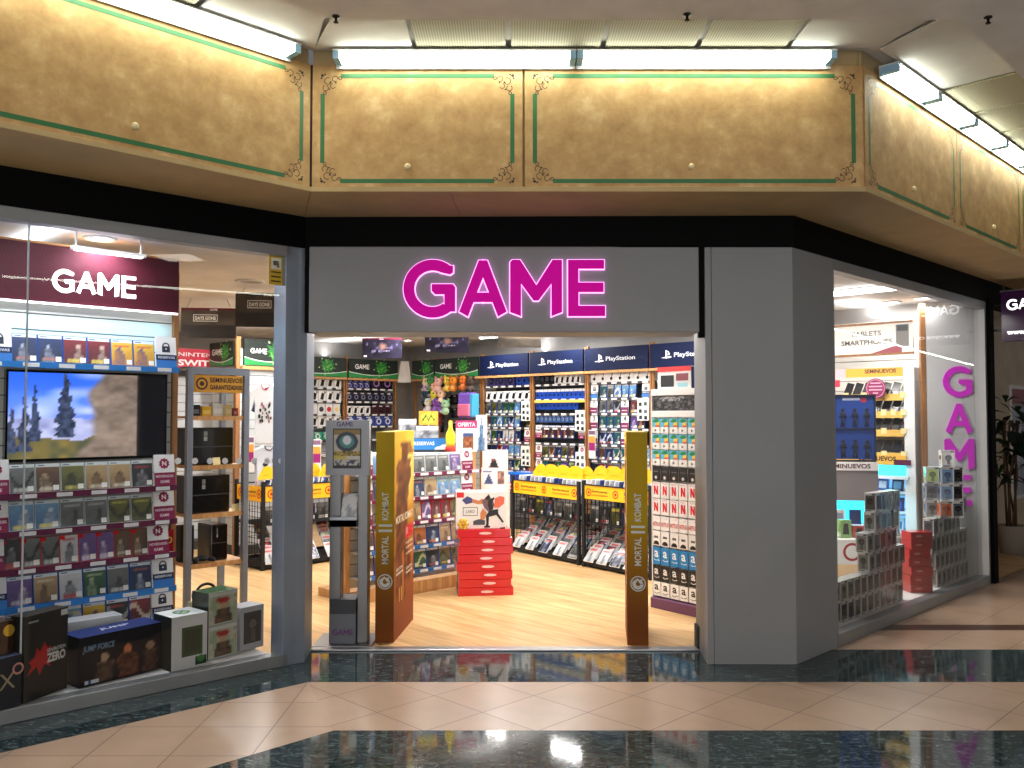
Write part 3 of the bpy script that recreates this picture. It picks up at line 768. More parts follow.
CARDS = {}
def card_mesh(kind, text=''):
    """a shelf sign as big as a game case"""
    k = (kind, text)
    if k in CARDS: return CARDS[k]
    W, H = 0.135, 0.2
    m = MB(); y = -0.001
    if kind == 'novelty': bot, wm = (128, 22, 70), (140, 20, 70)
    elif kind == 'lock': bot, wm = (52, 118, 190), (30, 40, 80)
    elif kind == 'offer': bot, wm = (204, 40, 120), (40, 40, 50)
    else: bot, wm = (120, 30, 80), (60, 60, 80)
    m.box(-W / 2, W / 2, 0, 0.004, 0, H, (236, 236, 236))
    m.face([(-W / 2, y, 0), (W / 2, y, 0), (W / 2, y, H * 0.42), (-W / 2, y, H * 0.42)], bot)
    if kind == 'novelty':
        m.face([(0.036 * (1.0 if i % 2 else 0.82) * math.cos(i * PI / 10), y, 0.142 + 0.036 * (1.0 if i % 2 else 0.82) * math.sin(i * PI / 10)) for i in range(20)], wm)
        m.text('N', (0, y * 2, 0.142), X, Z, 0.03, (240, 235, 236), bold=0.03)
        m.text('NOVEDADES', (0, y * 2, 0.06), X, Z, 0.016, (232, 214, 222), w=0.115, bold=0.02); m.text('GAME', (0, y * 2, 0.026), X, Z, 0.018, (232, 214, 222), w=0.06, bold=0.02)
    elif kind == 'lock':
        m.face([(-W / 2, y * 1.6, H * 0.24), (W / 2, y * 1.6, H * 0.24), (W / 2, y * 1.6, H * 0.42), (-W / 2, y * 1.6, H * 0.42)], wm)
        m.face([(-0.026, y, 0.1), (0.026, y, 0.1), (0.026, y, 0.14), (-0.026, y, 0.14)], (40, 48, 66))
        m.disc((0, y, 0.14), X, Z, 0.024, (40, 48, 66), 0, 14, 0.016, 0, PI)
        m.disc((0, y * 2, 0.122), X, Z, 0.006, (220, 225, 230), 0, 8)
        m.text('RESERVAS', (0, y * 3, 0.066), X, Z, 0.016, (220, 230, 240), w=0.11, bold=0.02)
    elif text:
        m.text(text, (0, y, 0.14), X, Z, 0.07, wm, bold=0.03)
        m.face([(-0.05, y * 2, 0.03), (0.05, y * 2, 0.03), (0.05, y * 2, 0.04), (-0.05, y * 2, 0.04)], (230, 220, 226))
    o = m.build('shelf_sign', 'print'); me = o.data; bpy.data.objects.remove(o)
    CARDS[k] = me
    return me

# ---------------------------------------------------------------- shelving parts
def slat_panel(parent, x0, x1, y, z0, z1, col=(214, 214, 206), pitch=0.1, name='slat_panel'):
    m = MB(); z = z0
    m.box(x0, x1, y + 0.012, y + 0.022, z0, z1, (120, 120, 116))
    while z < z1 - 0.01:
        m.box(x0, x1, y, y + 0.012, z + 0.004, min(z + pitch - 0.004, z1), col); z += pitch
    return m.build(name, 'paint', parent)
def shelf(parent, x0, x1, y0, y1, z, rail, body=(190, 190, 190), tickets=5, rail_h=0.034):
    m = MB()
    m.box(x0, x1, y0, y1, z - 0.014, z, body)
    m.box(x0, x1, y0 - 0.006, y0, z - 0.03, z - 0.03 + rail_h, rail)
    for i in range(tickets):
        c = x0 + (x1 - x0) * (i + 0.5) / tickets
        m.face([(c - 0.045, y0 - 0.0068, z - 0.025), (c + 0.045, y0 - 0.0068, z - 0.025), (c + 0.045, y0 - 0.0068, z - 0.001), (c - 0.045, y0 - 0.0068, z - 0.001)], (226, 226, 226))
    return m.build('shelf', 'print', parent)

def green_header(parent, x0, x1, z0, z1, y=0.0, cluster=True, wordmark=True, ws=0.26):
    m = MB(); W, H = x1 - x0, z1 - z0
    m.box(x0, x1, y, y + 0.03, z0, z1, (24, 34, 30))
    b = m.build('header_board', 'print', parent)
    m = MB(); yy = y - 0.001; G1, G2 = (34, 132, 66), (206, 226, 206)
    n = 16; f = lambda t: H * (0.13 + 0.16 * (2 * t - 1) ** 2)
    for i in range(n):
        t0, t1 = i / n, (i + 1) / n; a, c = x0 + W * t0, x0 + W * t1
        m.face([(a, yy, z0), (c, yy, z0), (c, yy, z0 + f(t1)), (a, yy, z0 + f(t0))], G1)
        m.face([(a, yy, z0 + f(t0)), (c, yy, z0 + f(t1)), (c, yy, z0 + f(t1) + H * 0.04), (a, yy, z0 + f(t0) + H * 0.04)], G2)
    m.build('swoosh', 'print', b)
    cx, cz = x0 + W * 0.66, z0 + H * 0.56
    if cluster:
        m = MB(); rr = H * 0.33; r = random.Random(5)
        pts = []
        for i in range(22):
            q = rr * (1.15 if i % 2 else 0.82) * (1.25 if i % 2 and i % 3 == 0 else 1); a = 2 * PI * i / 22
            pts.append((cx + q * 1.15 * math.cos(a), yy, cz + q * math.sin(a)))
        m.face(pts, (40, 128, 52))
        for i in range(26):
            a, q = r.uniform(0, 6.28), rr * math.sqrt(r.random()) * 0.9
            m.disc((cx + q * math.cos(a) * 1.1, yy - 0.001, cz + q * math.sin(a)), X, Z, H * 0.045, r.choice([(92, 178, 70), (24, 92, 40), (150, 206, 96)]), 0, 8)
        for i in range(6):
            a = i * 1.05 + 0.2; c_, s_ = math.cos(a), math.sin(a); q = rr * 1.32
            m.face([(cx + q * 1.1 * c_ - 0.014 * s_, yy - 0.001, cz + q * s_ + 0.014 * c_), (cx + q * 1.1 * c_ + 0.014 * s_, yy - 0.001, cz + q * s_ - 0.014 * c_), (cx + q * 1.35 * c_, yy - 0.001, cz + q * 1.3 * s_)], (176, 206, 150))
        m.build('dotted_burst', 'print', b)
    if wordmark:
        m = MB(); h = H * ws; word(m, (x0 + W * 0.12, yy - 0.0015, z0 + H * 0.46), X, Z, h, (242, 244, 242)); m.build('lettering', 'print', b)
    return b
def console_logo(m, o, U, V, h, col):
    """an upright P standing on a flat S, as printed on the blue headers"""
    o, U, V = Vector(o), Vector(U), Vector(V); P = lambda x, y: o + U * x * h + V * y * h
    m.face([P(-0.12, 0.0), P(0.06, -0.07), P(0.06, 0.98), P(-0.12, 1.03)], col)
    m.face([P(0.06, 0.98), P(0.06, 0.8), P(0.3, 0.72), P(0.48, 0.62), P(0.36, 0.84)], col)
    m.face([P(0.3, 0.72), P(0.3, 0.42), P(0.44, 0.4), P(0.52, 0.5), P(0.48, 0.62)], col)
    m.face([P(0.12, 0.38), P(0.3, 0.42), P(0.3, 0.6), P(0.12, 0.56)], col)
    for s in (1, -1):
        m.face([P(0.12 * s, 0.13 + 0.1 * s), P(0.5 * s, 0.16 + 0.12 * s), P(0.78 * s, 0.14 + 0.05 * s), P(0.7 * s, 0.1 - 0.03 * s), P(0.16 * s, 0.1 - 0.08 * s)][::s], col)
def blue_header(parent, x0, x1, z0, z1, y=0.0):
    m = MB(); W, H = x1 - x0, z1 - z0
    m.box(x0, x1, y, y + 0.03, z0, z1, (10, 24, 60))
    b = m.build('header_board', 'card', parent)
    m = MB()
    for i in range(1):
        m.disc((x0 + W * (0.9 - 0.02 * i), y - 0.0008, z0 + H * 0.1), X, Z, H * (0.4 + 0.2 * i), (20, 44, 96), 0, 18, H * (0.4 + 0.2 * i) - 0.004, 0.5, 2.2)
    m.build('printed_arc', 'print', b)
    m = MB(); yy = y - 0.0015
    console_logo(m, (x0 + W * 0.24, yy, z0 + H * 0.36), X, Z, H * 0.34, (226, 232, 240))
    m.text('PlayStation', (x0 + W * 0.58, yy, z0 + H * 0.47), X, Z, H * 0.24, (226, 232, 240), w=W * 0.46, bold=0.012)
    m.build('lettering', 'print', b)
    return b

# ---------------------------------------------------------------- security gates at the door
def sec_gate(pl, pr, pf, z_top, flip, label, art_side):
    """pl, pr: front corners on the floor; pf: far corner of the side that shows"""
    rz = math.atan2(pr.y - pl.y, pr.x - pl.x); W = (pr - pl).length
    D = (pf - (pr if art_side == 1 else pl)).length
    e = empty('security_gate', (pl.x, pl.y, 0.006), rz, label, 'security gate', 'yellow security gates at the door')
    dp = Matrix.Rotation(-rz, 3, 'Z') @ (pf - (pr if art_side == 1 else pl)); dp.z = 0
    H = z_top
    f0 = [(0, 0), (W, 0), (W + dp.x, dp.y), (dp.x, dp.y)]
    def fr(v):
        return mixc((118, 62, 14), (190, 152, 14), min(1, max(0, (v - 0.12) / 0.55))) if v < 0.55 else mixc((182, 146, 14), (176, 146, 20), v)
    m = MB(); n = 14
    vs = [(x, y, H * i / n) for i in range(n + 1) for x, y in f0]
    b = len(m.v); m.v += vs
    for i in range(n):
        for j in range(4):
            k = (j + 1) % 4
            m.f.append((b + i * 4 + j, b + i * 4 + k, b + i * 4 + 4 + k, b + i * 4 + 4 + j)); m.m.append(0); m.sm.append(False)
            c0, c1 = fr(i / n), fr((i + 1) / n); m.c.append([c0, c0, c1, c1])
    m.f.append(tuple(b + n * 4 + j for j in range(4))); m.c.append([(190, 160, 30)] * 4); m.m.append(0); m.sm.append(False)
    body = m.build('cover_box', 'card', e, bevel=0.003)
    # printed side
    def side(u, v):
        a = mixc((130, 60, 24), (246, 190, 50), min(1, max(0, v * 1.15 - 0.1)))
        a = mixc(a, (252, 226, 120), max(0, 1 - ((u - 0.75) / 0.35) ** 2 - ((v - 0.8) / 0.2) ** 2))
        w_ = 0.16 + 0.5 * (1 - v) * (0.5 + 0.5 * math.sin(v * 9)) + 0.3 * (vn(u * 5, v * 22, 4) - 0.4)
        if 0.16 < v < 0.95:
            hw = 0.14 if v > 0.86 else 0.34 if v > 0.66 else 0.3 if v > 0.4 else 0.4 - 0.3 * (0.4 - v)
            edge = abs(u - 0.42 - 0.06 * math.sin(v * 9)) - hw - 0.16 * (vn(u * 4, v * 18, 4) - 0.5)
            if edge < 0: a = mixc(mixc((58, 26, 14), (150, 84, 44), vn(u * 8, v * 34, 2)), a, 0.12)
            if edge < 0 and v < 0.4 and abs(u - 0.44) < 0.05: a = (206, 130, 50)
        if 0.88 < v < 0.945 and abs(u - 0.55 - (0.945 - v) * 2) < 0.3: a = mixc((120, 64, 20), a, 0.25)
        return a
    m = MB(); yv = Vector((dp.x, dp.y, 0)); s = 1 if art_side == 1 else -1
    nrm = Vector((dp.y, -dp.x, 0)).normalized() * s
    st = Vector((W if s == 1 else 0, 0, 0)) + nrm * 0.0012
    if s == 1: m.art(st, yv, Z * H, 16, 46, side)
    else: m.art(st + yv, -yv, Z * H, 16, 46, side)
    m.build('side_poster', 'card', e)
    U = yv.normalized() * s; base = st + (yv if s == -1 else Vector())
    m = MB(); T = lambda t, u, v, h, c, w=None: m.text(t, base + U * (D * u) + Z * (H * v) + nrm * 0.001, U, Z, h, c, w=w, bold=0.02)
    P_ = lambda: m.build('lettering', 'print', e)
    q = lambda u0, u1, v0, v1, c: m.face([base + U * (D * u) + Z * (H * v) + nrm * 0.0008 for u, v in ((u0, v0), (u1, v0), (u1, v1), (u0, v1))], c)
    T('MORTAL KOMBAT', 0.5, 0.57, 0.055, (250, 236, 200), D * 0.86); P_(); m = MB()
    q(0.54, 0.95, 0.455, 0.52, (206, 30, 40)); T('11', 0.62, 0.49, 0.05, (255, 250, 245))
    for v in (0.43, 0.405, 0.375): T('YA DISPONIBLE', 0.75, v, 0.016, (245, 236, 220), D * 0.36)
    for u, v in ((0.25, 0.33), (0.75, 0.3)): 
        P_(); m = MB(); T('EDICION', u, v, 0.02, (245, 236, 220), D * 0.3); T('PREMIUM', u, v - 0.022, 0.02, (245, 236, 220), D * 0.32)
    P_(); m = MB(); T('11', 0.3, 0.2, 0.1, (232, 170, 40)); P_()
    # lettering and round emblem on the front
    m = MB(); cx = W * 0.52; c = (206, 206, 198)
    g = lambda t, v, h, w: m.text(t, (cx + (0.0), -0.0015, v), Z, -X, h, c, w=w, bold=0.02)
    g('MORTAL', H * 0.437, 0.046, 0.19); g('KOMBAT', H * 0.645, 0.046, 0.19)
    for dx in (-0.018, 0.018):
        m.face([(cx - 0.045, -0.0015, H * 0.541 + dx - 0.008), (cx + 0.048, -0.0015, H * 0.541 + dx - 0.008), (cx + 0.048, -0.0015, H * 0.541 + dx + 0.008), (cx - 0.045, -0.0015, H * 0.541 + dx + 0.008)], c)
    m.build('lettering', 'print', e); m = MB()
    cz = H * 0.287; R = 0.052
    m.disc((cx, -0.0015, cz), X, Z, R, c, 0, 26, R * 0.86)
    m.disc((cx, -0.0015, cz), X, Z, R * 0.74, c, 0, 18, R * 0.3, 2.6, 6.1)
    m.face([(cx + R * x, -0.0016, cz + R * y) for x, y in ((0.2, 0.05), (0.75, -0.1), (0.5, 0.3), (0.62, 0.62), (0.2, 0.5), (-0.1, 0.7), (-0.35, 0.5), (0.0, 0.35))], c)
    m.face([(cx + R * x, -0.0016, cz + R * y) for x, y in ((-0.66, 0.1), (-0.3, 0.05), (-0.1, 0.36), (-0.4, 0.52))], c)
    m.build('emblem', 'print', e)
    return e
sec_gate(at_z(375, 643.5, 0), at_z(393.5, 643.5, 0), at_z(413, 620, 0), 1.435, False, 'tall yellow printed security gate left of the door, its picture side showing', 1)
sec_gate(at_z(627.5, 646, 0), at_z(648.5, 646.5, 0), at_z(625.5, 628, 0), 1.435, False, 'tall yellow printed security gate right of the door, narrow front showing', -1)

# ---------------------------------------------------------------- leaflet stand beside the left gate
p = at_z(344, 643, 0)
e = empty('leaflet_stand', (-1.2, 5.98, 0.006), 0, 'grey metal leaflet stand with framed poster beside the left yellow gate', 'leaflet stand')
S = 5.98 / F                      # metres per pixel at the stand
x_ = lambda px: (px - 512) * S + 1.2
z_ = lambda py: 1.55 - (py - 416) * S - 0.006
m = MB(); m.box(x_(316), x_(374), -0.06, 0.3, 0, 0.012, (150, 152, 156)); m.build('base_plate', 'metal', e, bevel=0.003)
m = MB(); m.box(x_(331), x_(357), 0.0, 0.2, 0.012, z_(612), (112, 116, 124)); bx = m.build('base_box', 'paint', e, bevel=0.003)
m = MB(); m.box(x_(333), x_(356), -0.004, 0.0, z_(612), z_(598), (60, 62, 68)); m.box(x_(331), x_(357), 0.0, 0.2, z_(612), z_(598), (64, 66, 72)); m.build('slot', 'paint', e)
m = MB(); word(m, (x_(334), -0.0015, z_(633)), X, Z, 0.04, (104, 40, 112)); m.build('lettering', 'print', bx)
for a, b, y0 in ((330, 341, 0.02), (358, 368, 0.02)):
    m = MB(); m.box(x_(a), x_(b), y0, y0 + 0.12, 0.012, z_(474), (112, 112, 112)); m.build('post', 'metal', e, bevel=0.004)
m = MB(); m.box(x_(331), x_(358), -0.02, 0.2, z_(526), z_(519), (126, 128, 130)); m.box(x_(331), x_(358), -0.02, -0.014, z_(526), z_(516), (140, 142, 146)); m.build('tray', 'metal', e, bevel=0.002)
m = MB(); m.box(x_(326.5), x_(370), -0.02, 0.05, z_(475), z_(420), (176, 180, 188)); hd = m.build('head_panel', 'paint', e, bevel=0.004)
m = MB(); m.box(x_(334), x_(362), -0.026, -0.018, z_(468), z_(428.5), (60, 56, 54)); m.build('poster_frame', 'paint', hd, bevel=0.001)
def stand_art(u, v):
    c = (196, 190, 176)
    if 0.3 < v < 0.42: c = (196, 170, 70) if vn(u * 26, v * 40, 2) > 0.45 else (90, 70, 40)
    elif 0.22 < v <= 0.3: c = (206, 190, 90) if u < 0.5 else (210, 206, 196)
    elif v >= 0.42:
        d = ((u - 0.5) / 0.42) ** 2 + ((v - 0.68) / 0.26) ** 2
        if d < 1: c = (44, 54, 70) if d > 0.45 else (70, 140, 140)
        if ((u - 0.5) / 0.16) ** 2 + ((v - 0.72) / 0.12) ** 2 < 1: c = (226, 230, 236)
        if d > 1 and v > 0.86: c = (150, 126, 70)
    elif v < 0.2: c = (60, 70, 96) if vn(u * 16, v * 30, 8) > 0.58 else (200, 196, 186)
    if v < 0.06: c = (36, 36, 40)
    return c
m = MB(); m.art((x_(335), -0.0275, z_(467)), X * (x_(361) - x_(335)), Z * (z_(429.5) - z_(467)), 34, 48, stand_art); m.build('poster', 'print', hd)
m = MB(); word(m, (x_(337.5), -0.0215, z_(426.5)), X, Z, 0.032, (84, 60, 120)); m.build('lettering', 'print', hd)
# leaflets in the tray, each its own sheet
r = random.Random(3)
for i in range(6):
    m = MB(); w_, h_ = 0.105, 0.17
    m.art((-w_ / 2, 0, 0), X * w_, Z * h_, 7, 8, (lambda i: lambda u, v: (236, 236, 236) if vn(u * 5, v * 6, i) < 0.58 else mixc((150, 160, 180), (206, 206, 206), vn(u * 9, v * 9, i + 4)))(i))
    m.box(-w_ / 2, w_ / 2, 0.0006, 0.003, 0, h_, (226, 226, 226))
    o = m.build('leaflet', 'print', loc=(-1.2 + x_(349.5) + r.uniform(-0.002, 0.002), 5.972 + 0.016 * i, z_(518) + 0.008 + r.uniform(0, 0.008)), rz=0.0)
    o.rotation_euler.x = -0.5
    tag(o, 'printed paper leaflet in the tray of the grey stand, %s from the front' % ORD[i], 'leaflet', 'leaflets in the stand')
# ================================================================ left display window
# low plinth behind the glass
m = MB()
q = [LG[1] - LGD * 5 - LGN * 0.09, LG[1] - LGD * 0.2 - LGN * 0.09, LG[1] - LGD * 0.2 - LGN * 0.5, LG[1] - LGD * 0.9 - LGN * 0.95, LG[1] - LGD * 5 - LGN * 1.0]
m.prism([(p.x, p.y) for p in q], (0, 0, 0.006), X, Y, Z, 0.07, (226, 224, 218))
struct(m.build('trim_display_plinth', 'white_plaster', bevel=0.004))
PZ = 0.077

WP = Vector((-2.26, 5.83, 0)); XL = -1.58           # display wall: right end, far left end (local x)
dw = empty('slatted_display', (WP.x, WP.y, 0.006), A45, 'white slatted display wall with maroon header behind the left shop window', 'display wall')
slat_panel(dw, XL, 0, 0.0, 0.0, 2.30, (214, 215, 208), 0.098)
m = MB(); m.box(0.002, 0.04, -0.02, 0.3, 0.0, 2.5, (170, 120, 70)); m.build('end_panel', 'oak_edge', dw, bevel=0.003)
hz0, hz1 = 2.225, 2.575
m = MB(); m.box(XL, 0.03, -0.03, 0.0, hz0, hz1, (62, 11, 26)); m.box(XL, 0.03, -0.034, 0.02, hz1, hz1 + 0.012, (170, 120, 74)); hb = m.build('header_board', 'card', dw)
a = on_wall(50, 292, WP, A45); b = on_wall(134, 297, WP, A45)
rl = lambda P: (Matrix.Rotation(-A45, 3, 'Z') @ (Vector((P[0], P[1], 0)) - Vector((WP.x, WP.y, 0))))
xa, xb = rl(a).x, rl(b).x
m = MB(); word(m, (xa, -0.0325, a.z - 0.006), X, Z, (xb - xa) / 3.53, (232, 232, 240)); m.build('lettering', 'sign_white', hb)
m = MB(); m.box(XL, 0.02, -0.045, -0.03, hz0 - 0.012, hz0, (250, 250, 250)); m.build('light_strip', 'sign_white', dw)
area('display_strip_lamp', local(WP, A45, -0.75, -0.07, 2.17), 1.4, 0.03, 2.6, (0.22, 0.72, 1.0), (math.radians(-8), 0, A45))
area('window_spot_lamp', (*at_z(100, 238, SZ).xy, SZ - 0.03), 0.14, 0.14, 12, (0.9, 0.95, 1.0))
area('window_fill', (*local(WP, A45, -0.9, -0.5).xy, SZ - 0.02), 1.2, 0.1, 12, (0.9, 0.95, 1.0), (0, 0, A45))  # fill light added for the dim window display, without a fitting
# lamp above the header
e = empty('header_lamp', (*local(WP, A45, -0.47, -0.16).xy, 2.55), A45, 'thin white lamp above the maroon header in the left window', 'lamp')
m = MB(); m.box(-0.22, 0.22, -0.02, 0.02, 0.0, 0.02, (236, 236, 236)); m.build('housing', 'paint', e)
m = MB(); m.box(-0.2, 0.2, -0.014, 0.014, -0.006, 0.0, (255, 255, 255)); m.build('tube', 'panel_white', e)
m = MB(); m.box(-0.2, -0.19, -0.006, 0.006, 0.02, 0.108, (200, 200, 200)); m.build('bracket', 'paint', e); m = MB(); m.box(0.19, 0.2, -0.006, 0.006, 0.02, 0.108, (200, 200, 200)); m.build('bracket', 'paint', e)
area('header_lamp_light', local(WP, A45, -0.47, -0.14, 2.535), 0.36, 0.03, 1.4, (1.0, 0.72, 1.0), (math.radians(28), 0, A45))

SHZ = {'top': 1.86, 1: 1.10, 2: 0.885, 3: 0.67, 4: 0.455, 5: 0.245}
for k, z in SHZ.items():
    rail = (40, 120, 196) if k in ('top', 4, 5) else (92, 20, 58)
    shelf(dw, XL, -0.01, -0.14, 0.0, z - 0.006, rail, (206, 206, 200), 8, 0.036)
PITCH_X = 0.1385
def window_row(z, items, shelf_name, pitch=PITCH_X, x0=-0.085):
    """items from the right end; each (kind, seed, palette) or a card"""
    x = x0; n = 0
    for it in items:
        if it[0] == 'card':
            k = {'novelty': ('white and maroon shelf sign with a round badge', 'shelf sign'), 'lock': ('white and blue shelf sign with a padlock', 'shelf sign')}[it[1]]
            p = local(WP, A45, x, -0.125, z + 0.003)
            side = it[2]
            put(card_mesh(it[1]), 'shelf_sign', p, A45, -0.14, '%s, %s end, %s shelf, left window' % (k[0], side, shelf_name), k[1], 'shelf signs in the left window')
            x -= pitch
            continue
        st, seed, pal = it
        w = 0.105 if 'narrow' in st else pitch
        if 'narrow' in st and n == 0: x += 0.012
        p = local(WP, A45, x, -0.115, z + 0.003); n += 1
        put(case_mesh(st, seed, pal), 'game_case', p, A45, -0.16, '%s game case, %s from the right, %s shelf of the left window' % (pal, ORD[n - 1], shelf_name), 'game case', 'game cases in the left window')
        x -= w
T, N_, G = 'blue tall', 'red narrow', 'clear tall'
window_row(SHZ['top'], [('card', 'lock', 'right'), (T, 1, 'yellow'), (T, 1, 'yellow'), (T, 2, 'crimson'), (T, 2, 'crimson'), (T, 3, 'navy'), (T, 3, 'navy'), ('card', 'lock', 'left'), (T, 4, 'teal'), (T, 4, 'grey')], 'top lit')
window_row(SHZ[1], [('card', 'novelty', 'right'), (G, 11, 'black'), (G, 12, 'sand'), (G, 12, 'sand'), (G, 13, 'olive'), (G, 14, 'brown'), (G, 15, 'grey'), ('card', 'novelty', 'left'), (G, 16, 'teal')], 'second')
window_row(SHZ[2], [('card', 'novelty', 'right'), (G, 21, 'olive'), (G, 21, 'olive'), (G, 22, 'grey'), (G, 22, 'grey'), (G, 23, 'sky blue'), (G, 23, 'sky blue'), ('card', 'novelty', 'left'), (G, 24, 'navy')], 'third')
window_row(SHZ[3], [('card', 'novelty', 'right'), (N_, 31, 'brown'), (N_, 31, 'brown'), (N_, 32, 'violet'), (N_, 32, 'violet'), (N_, 33, 'white'), (N_, 34, 'grey'), (N_, 34, 'grey'), (N_, 35, 'black'), ('card', 'novelty', 'left'), (N_, 36, 'crimson')], 'fourth', 0.124, -0.12)
window_row(SHZ[4], [('card', 'lock', 'right'), (T, 41, 'navy'), (T, 42, 'grey'), (T, 43, 'forest green'), (T, 44, 'white'), (T, 45, 'sand'), (T, 46, 'violet'), ('card', 'lock', 'left'), (T, 47, 'crimson')], 'fifth')
window_row(SHZ[5], [('card', 'lock', 'right'), (T, 51, 'crimson'), (T, 52, 'black'), (T, 53, 'yellow'), (T, 54, 'sky blue'), (T, 55, 'teal'), (T, 56, 'navy'), ('card', 'lock', 'left'), (T, 57, 'brown')], 'lowest')
# little red box tucked behind the sign at the end of the fourth shelf
m = MB(); m.box(-0.03, 0.03, 0, 0.05, 0, 0.14, (150, 20, 36)); m.disc((0.0, -0.001, 0.075), X, Z, 0.022, (214, 170, 60), 0, 14, 0.014)
tag(m.build('gift_box', 'gloss', loc=local(WP, A45, -0.035, -0.08, SHZ[3]), rz=A45), 'small dark red box with a gold ring at the end of the fourth shelf', 'box')

# television on the display wall
tx0, tx1, tz0, tz1 = rl(on_wall(1, 400, WP, A45)).x, rl(on_wall(161, 400, WP, A45)).x, 1.285, 1.82
tv = empty('television', (*local(WP, A45, tx0, -0.093).xy, tz0), A45, 'wide flat television showing a snowy forest scene in the left window', 'television')
TW, TH = tx1 - tx0, tz1 - tz0
m = MB(); m.box(0, TW, 0.008, 0.05, 0, TH, (14, 14, 16)); m.box(0.2, TW - 0.2, 0.05, 0.09, 0.1, TH - 0.1, (20, 20, 22)); m.build('body', 'gloss', tv, bevel=0.004)
def scene_tv(u, v):
    c = mixc((112, 132, 232), (36, 96, 226), min(1, max(0, (v - 0.35) * 1.4)))
    c = mixc(c, (206, 212, 250), max(0, vn(u * 6, v * 9, 3) * 1.5 - 0.8) if v > 0.45 else 0)
    hill = 0.42 + 0.07 * vn(u * 5, 1, 2)
    if v < hill: c = mixc((176, 180, 214), (120, 126, 170), vn(u * 14, v * 16, 5))
    if v < 0.2 + 0.08 * vn(u * 7, 2, 9): c = mixc((70, 74, 60), (132, 112, 58), vn(u * 18, v * 12, 6))
    for tc, tw, tb, tt in ((0.34, 0.085, 0.24, 1.08), (0.1, 0.055, 0.08, 0.74), (0.16, 0.045, 0.2, 0.9), (0.02, 0.05, 0.06, 0.62)):
        if tb < v < tt:
            t = (tt - v) / (tt - tb)
            if abs(u - tc + 0.02 * (vn(v * 20, tc * 9, 8) - 0.5)) < tw * t ** 0.8 * (0.35 + 0.75 * vn(v * 26, tc * 30 + (u > tc), 4)): c = mixc((32, 38, 56), (74, 84, 110), vn(u * 50, v * 30, 7))
    # a brown rock face fills the far side of the view
    e = 0.5 + 0.16 * (vn(v * 4, 3, 11) - 0.5) + 0.12 * (v - 0.5)
    if u > e: c = mixc(c, mixc((84, 74, 66), (150, 132, 120), vn(u * 9, v * 11, 12) * 0.7 + 0.3 * vn(u * 30, v * 30, 13)), min(1, (u - e) / 0.05))
    if u > 0.8: c = mixc((12, 12, 16), c, max(0.05, 0.3 - (u - 0.8) * 6))  # darkened end copies where the reflection over the screen stops
    return c
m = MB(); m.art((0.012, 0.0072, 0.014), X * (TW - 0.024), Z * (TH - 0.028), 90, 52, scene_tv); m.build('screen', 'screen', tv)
m = MB()
for x0, x1, z0, z1 in ((0, TW, 0, 0.014), (0, TW, TH - 0.014, TH), (0, 0.012, 0.014, TH - 0.014), (TW - 0.012, TW, 0.014, TH - 0.014)): m.box(x0, x1, 0, 0.008, z0, z1, (12, 12, 14))
m.build('bezel', 'gloss', tv)

# warning sticker on the glass and the sealed joint between the two panes
m = MB(); p = on_wall(276, 270, LG[1] - LGN * 0.043, LRZ); n = LGN * 0.0006
U, V = LGD * 0.048, Z * 0.095
m.face([p - U - V + n, p + U - V + n, p + U + V + n, p - U + V + n], (206, 170, 40))
q_ = lambda x0, x1, y0, y1, c: m.face([p + U * x + V * y + n * 2 for x, y in ((x0, y0), (x1, y0), (x1, y1), (x0, y1))], c)
q_(-0.7, 0.7, 0.05, 0.8, (230, 226, 206)); q_(-0.4, 0.4, 0.3, 0.6, (30, 30, 30)); q_(0.1, 0.5, 0.15, 0.35, (30, 30, 30)); q_(-0.7, 0.7, -0.2, -0.1, (60, 50, 20)); q_(-0.7, 0.7, -0.5, -0.4, (60, 50, 20)); q_(-0.7, 0.7, -0.8, -0.7, (60, 50, 20))
m.build('warning_sticker', 'print', wf)
m = MB(); a = LG[1] - LGD * (t29 + 0.005) - LGN * 0.045; m.box(-0.004, 0.004, -0.005, 0.005, 0.07, 2.56, (176, 184, 190)); m.build('pane_joint', 'paint', wf, (a.x, a.y, 0), LRZ)

# ---------------------------------------------------------------- boxed goods on the plinth
def box_thing(name, pa, pb, z0, h, d, label, cat, col, group=None, **kw):
    """a carton whose front lower edge runs between two seen points of the plane z0"""
    a, b = at_z(*pa, z0), at_z(*pb, z0); rz = math.atan2(b.y - a.y, b.x - a.x); W = (b - a).length
    e = empty(name, (a.x, a.y, z0), rz, label, cat, group)
    m = MB(); m.box(0, W, 0, d, 0, h, col, **kw); m.build('carton', 'card', e, bevel=0.003)
    return e, W
Q = lambda m, x0, x1, z0, z1, c, y=-0.0012: m.face([(x0, y, z0), (x1, y, z0), (x1, y, z1), (x0, y, z1)], c)
# long black collector's box
e, W = box_thing('game_box', (79, 689), (163, 668), PZ, 0.27, 0.2, 'long black collector carton with three dim figures and blue title in the left window', 'game box', (24, 22, 24), top=(34, 50, 110))
def jf(u, v):
    c = mixc((14, 12, 14), (34, 30, 34), v)
    for cx, hy, sw, f in ((0.28, 0.52, 0.1, (196, 164, 126)), (0.56, 0.6, 0.12, (220, 130, 90)), (0.84, 0.56, 0.09, (160, 124, 96))):
        if ((u - cx) / 0.05) ** 2 + ((v - hy) / 0.1) ** 2 < 1: c = f
        elif v < hy - 0.08 and abs(u - cx) < sw * (0.7 + 0.5 * (vn(u * 26, v * 12, 5))): c = mixc(mixc(f, (70, 30, 24), 0.45), (12, 10, 12), 0.1 + 0.6 * vn(u * 34, v * 20, 3))
    return c
m = MB(); m.art((0.006, -0.0008, 0.01), X * (W - 0.012), Z * 0.25, 44, 22, jf); m.build('picture', 'card', e)
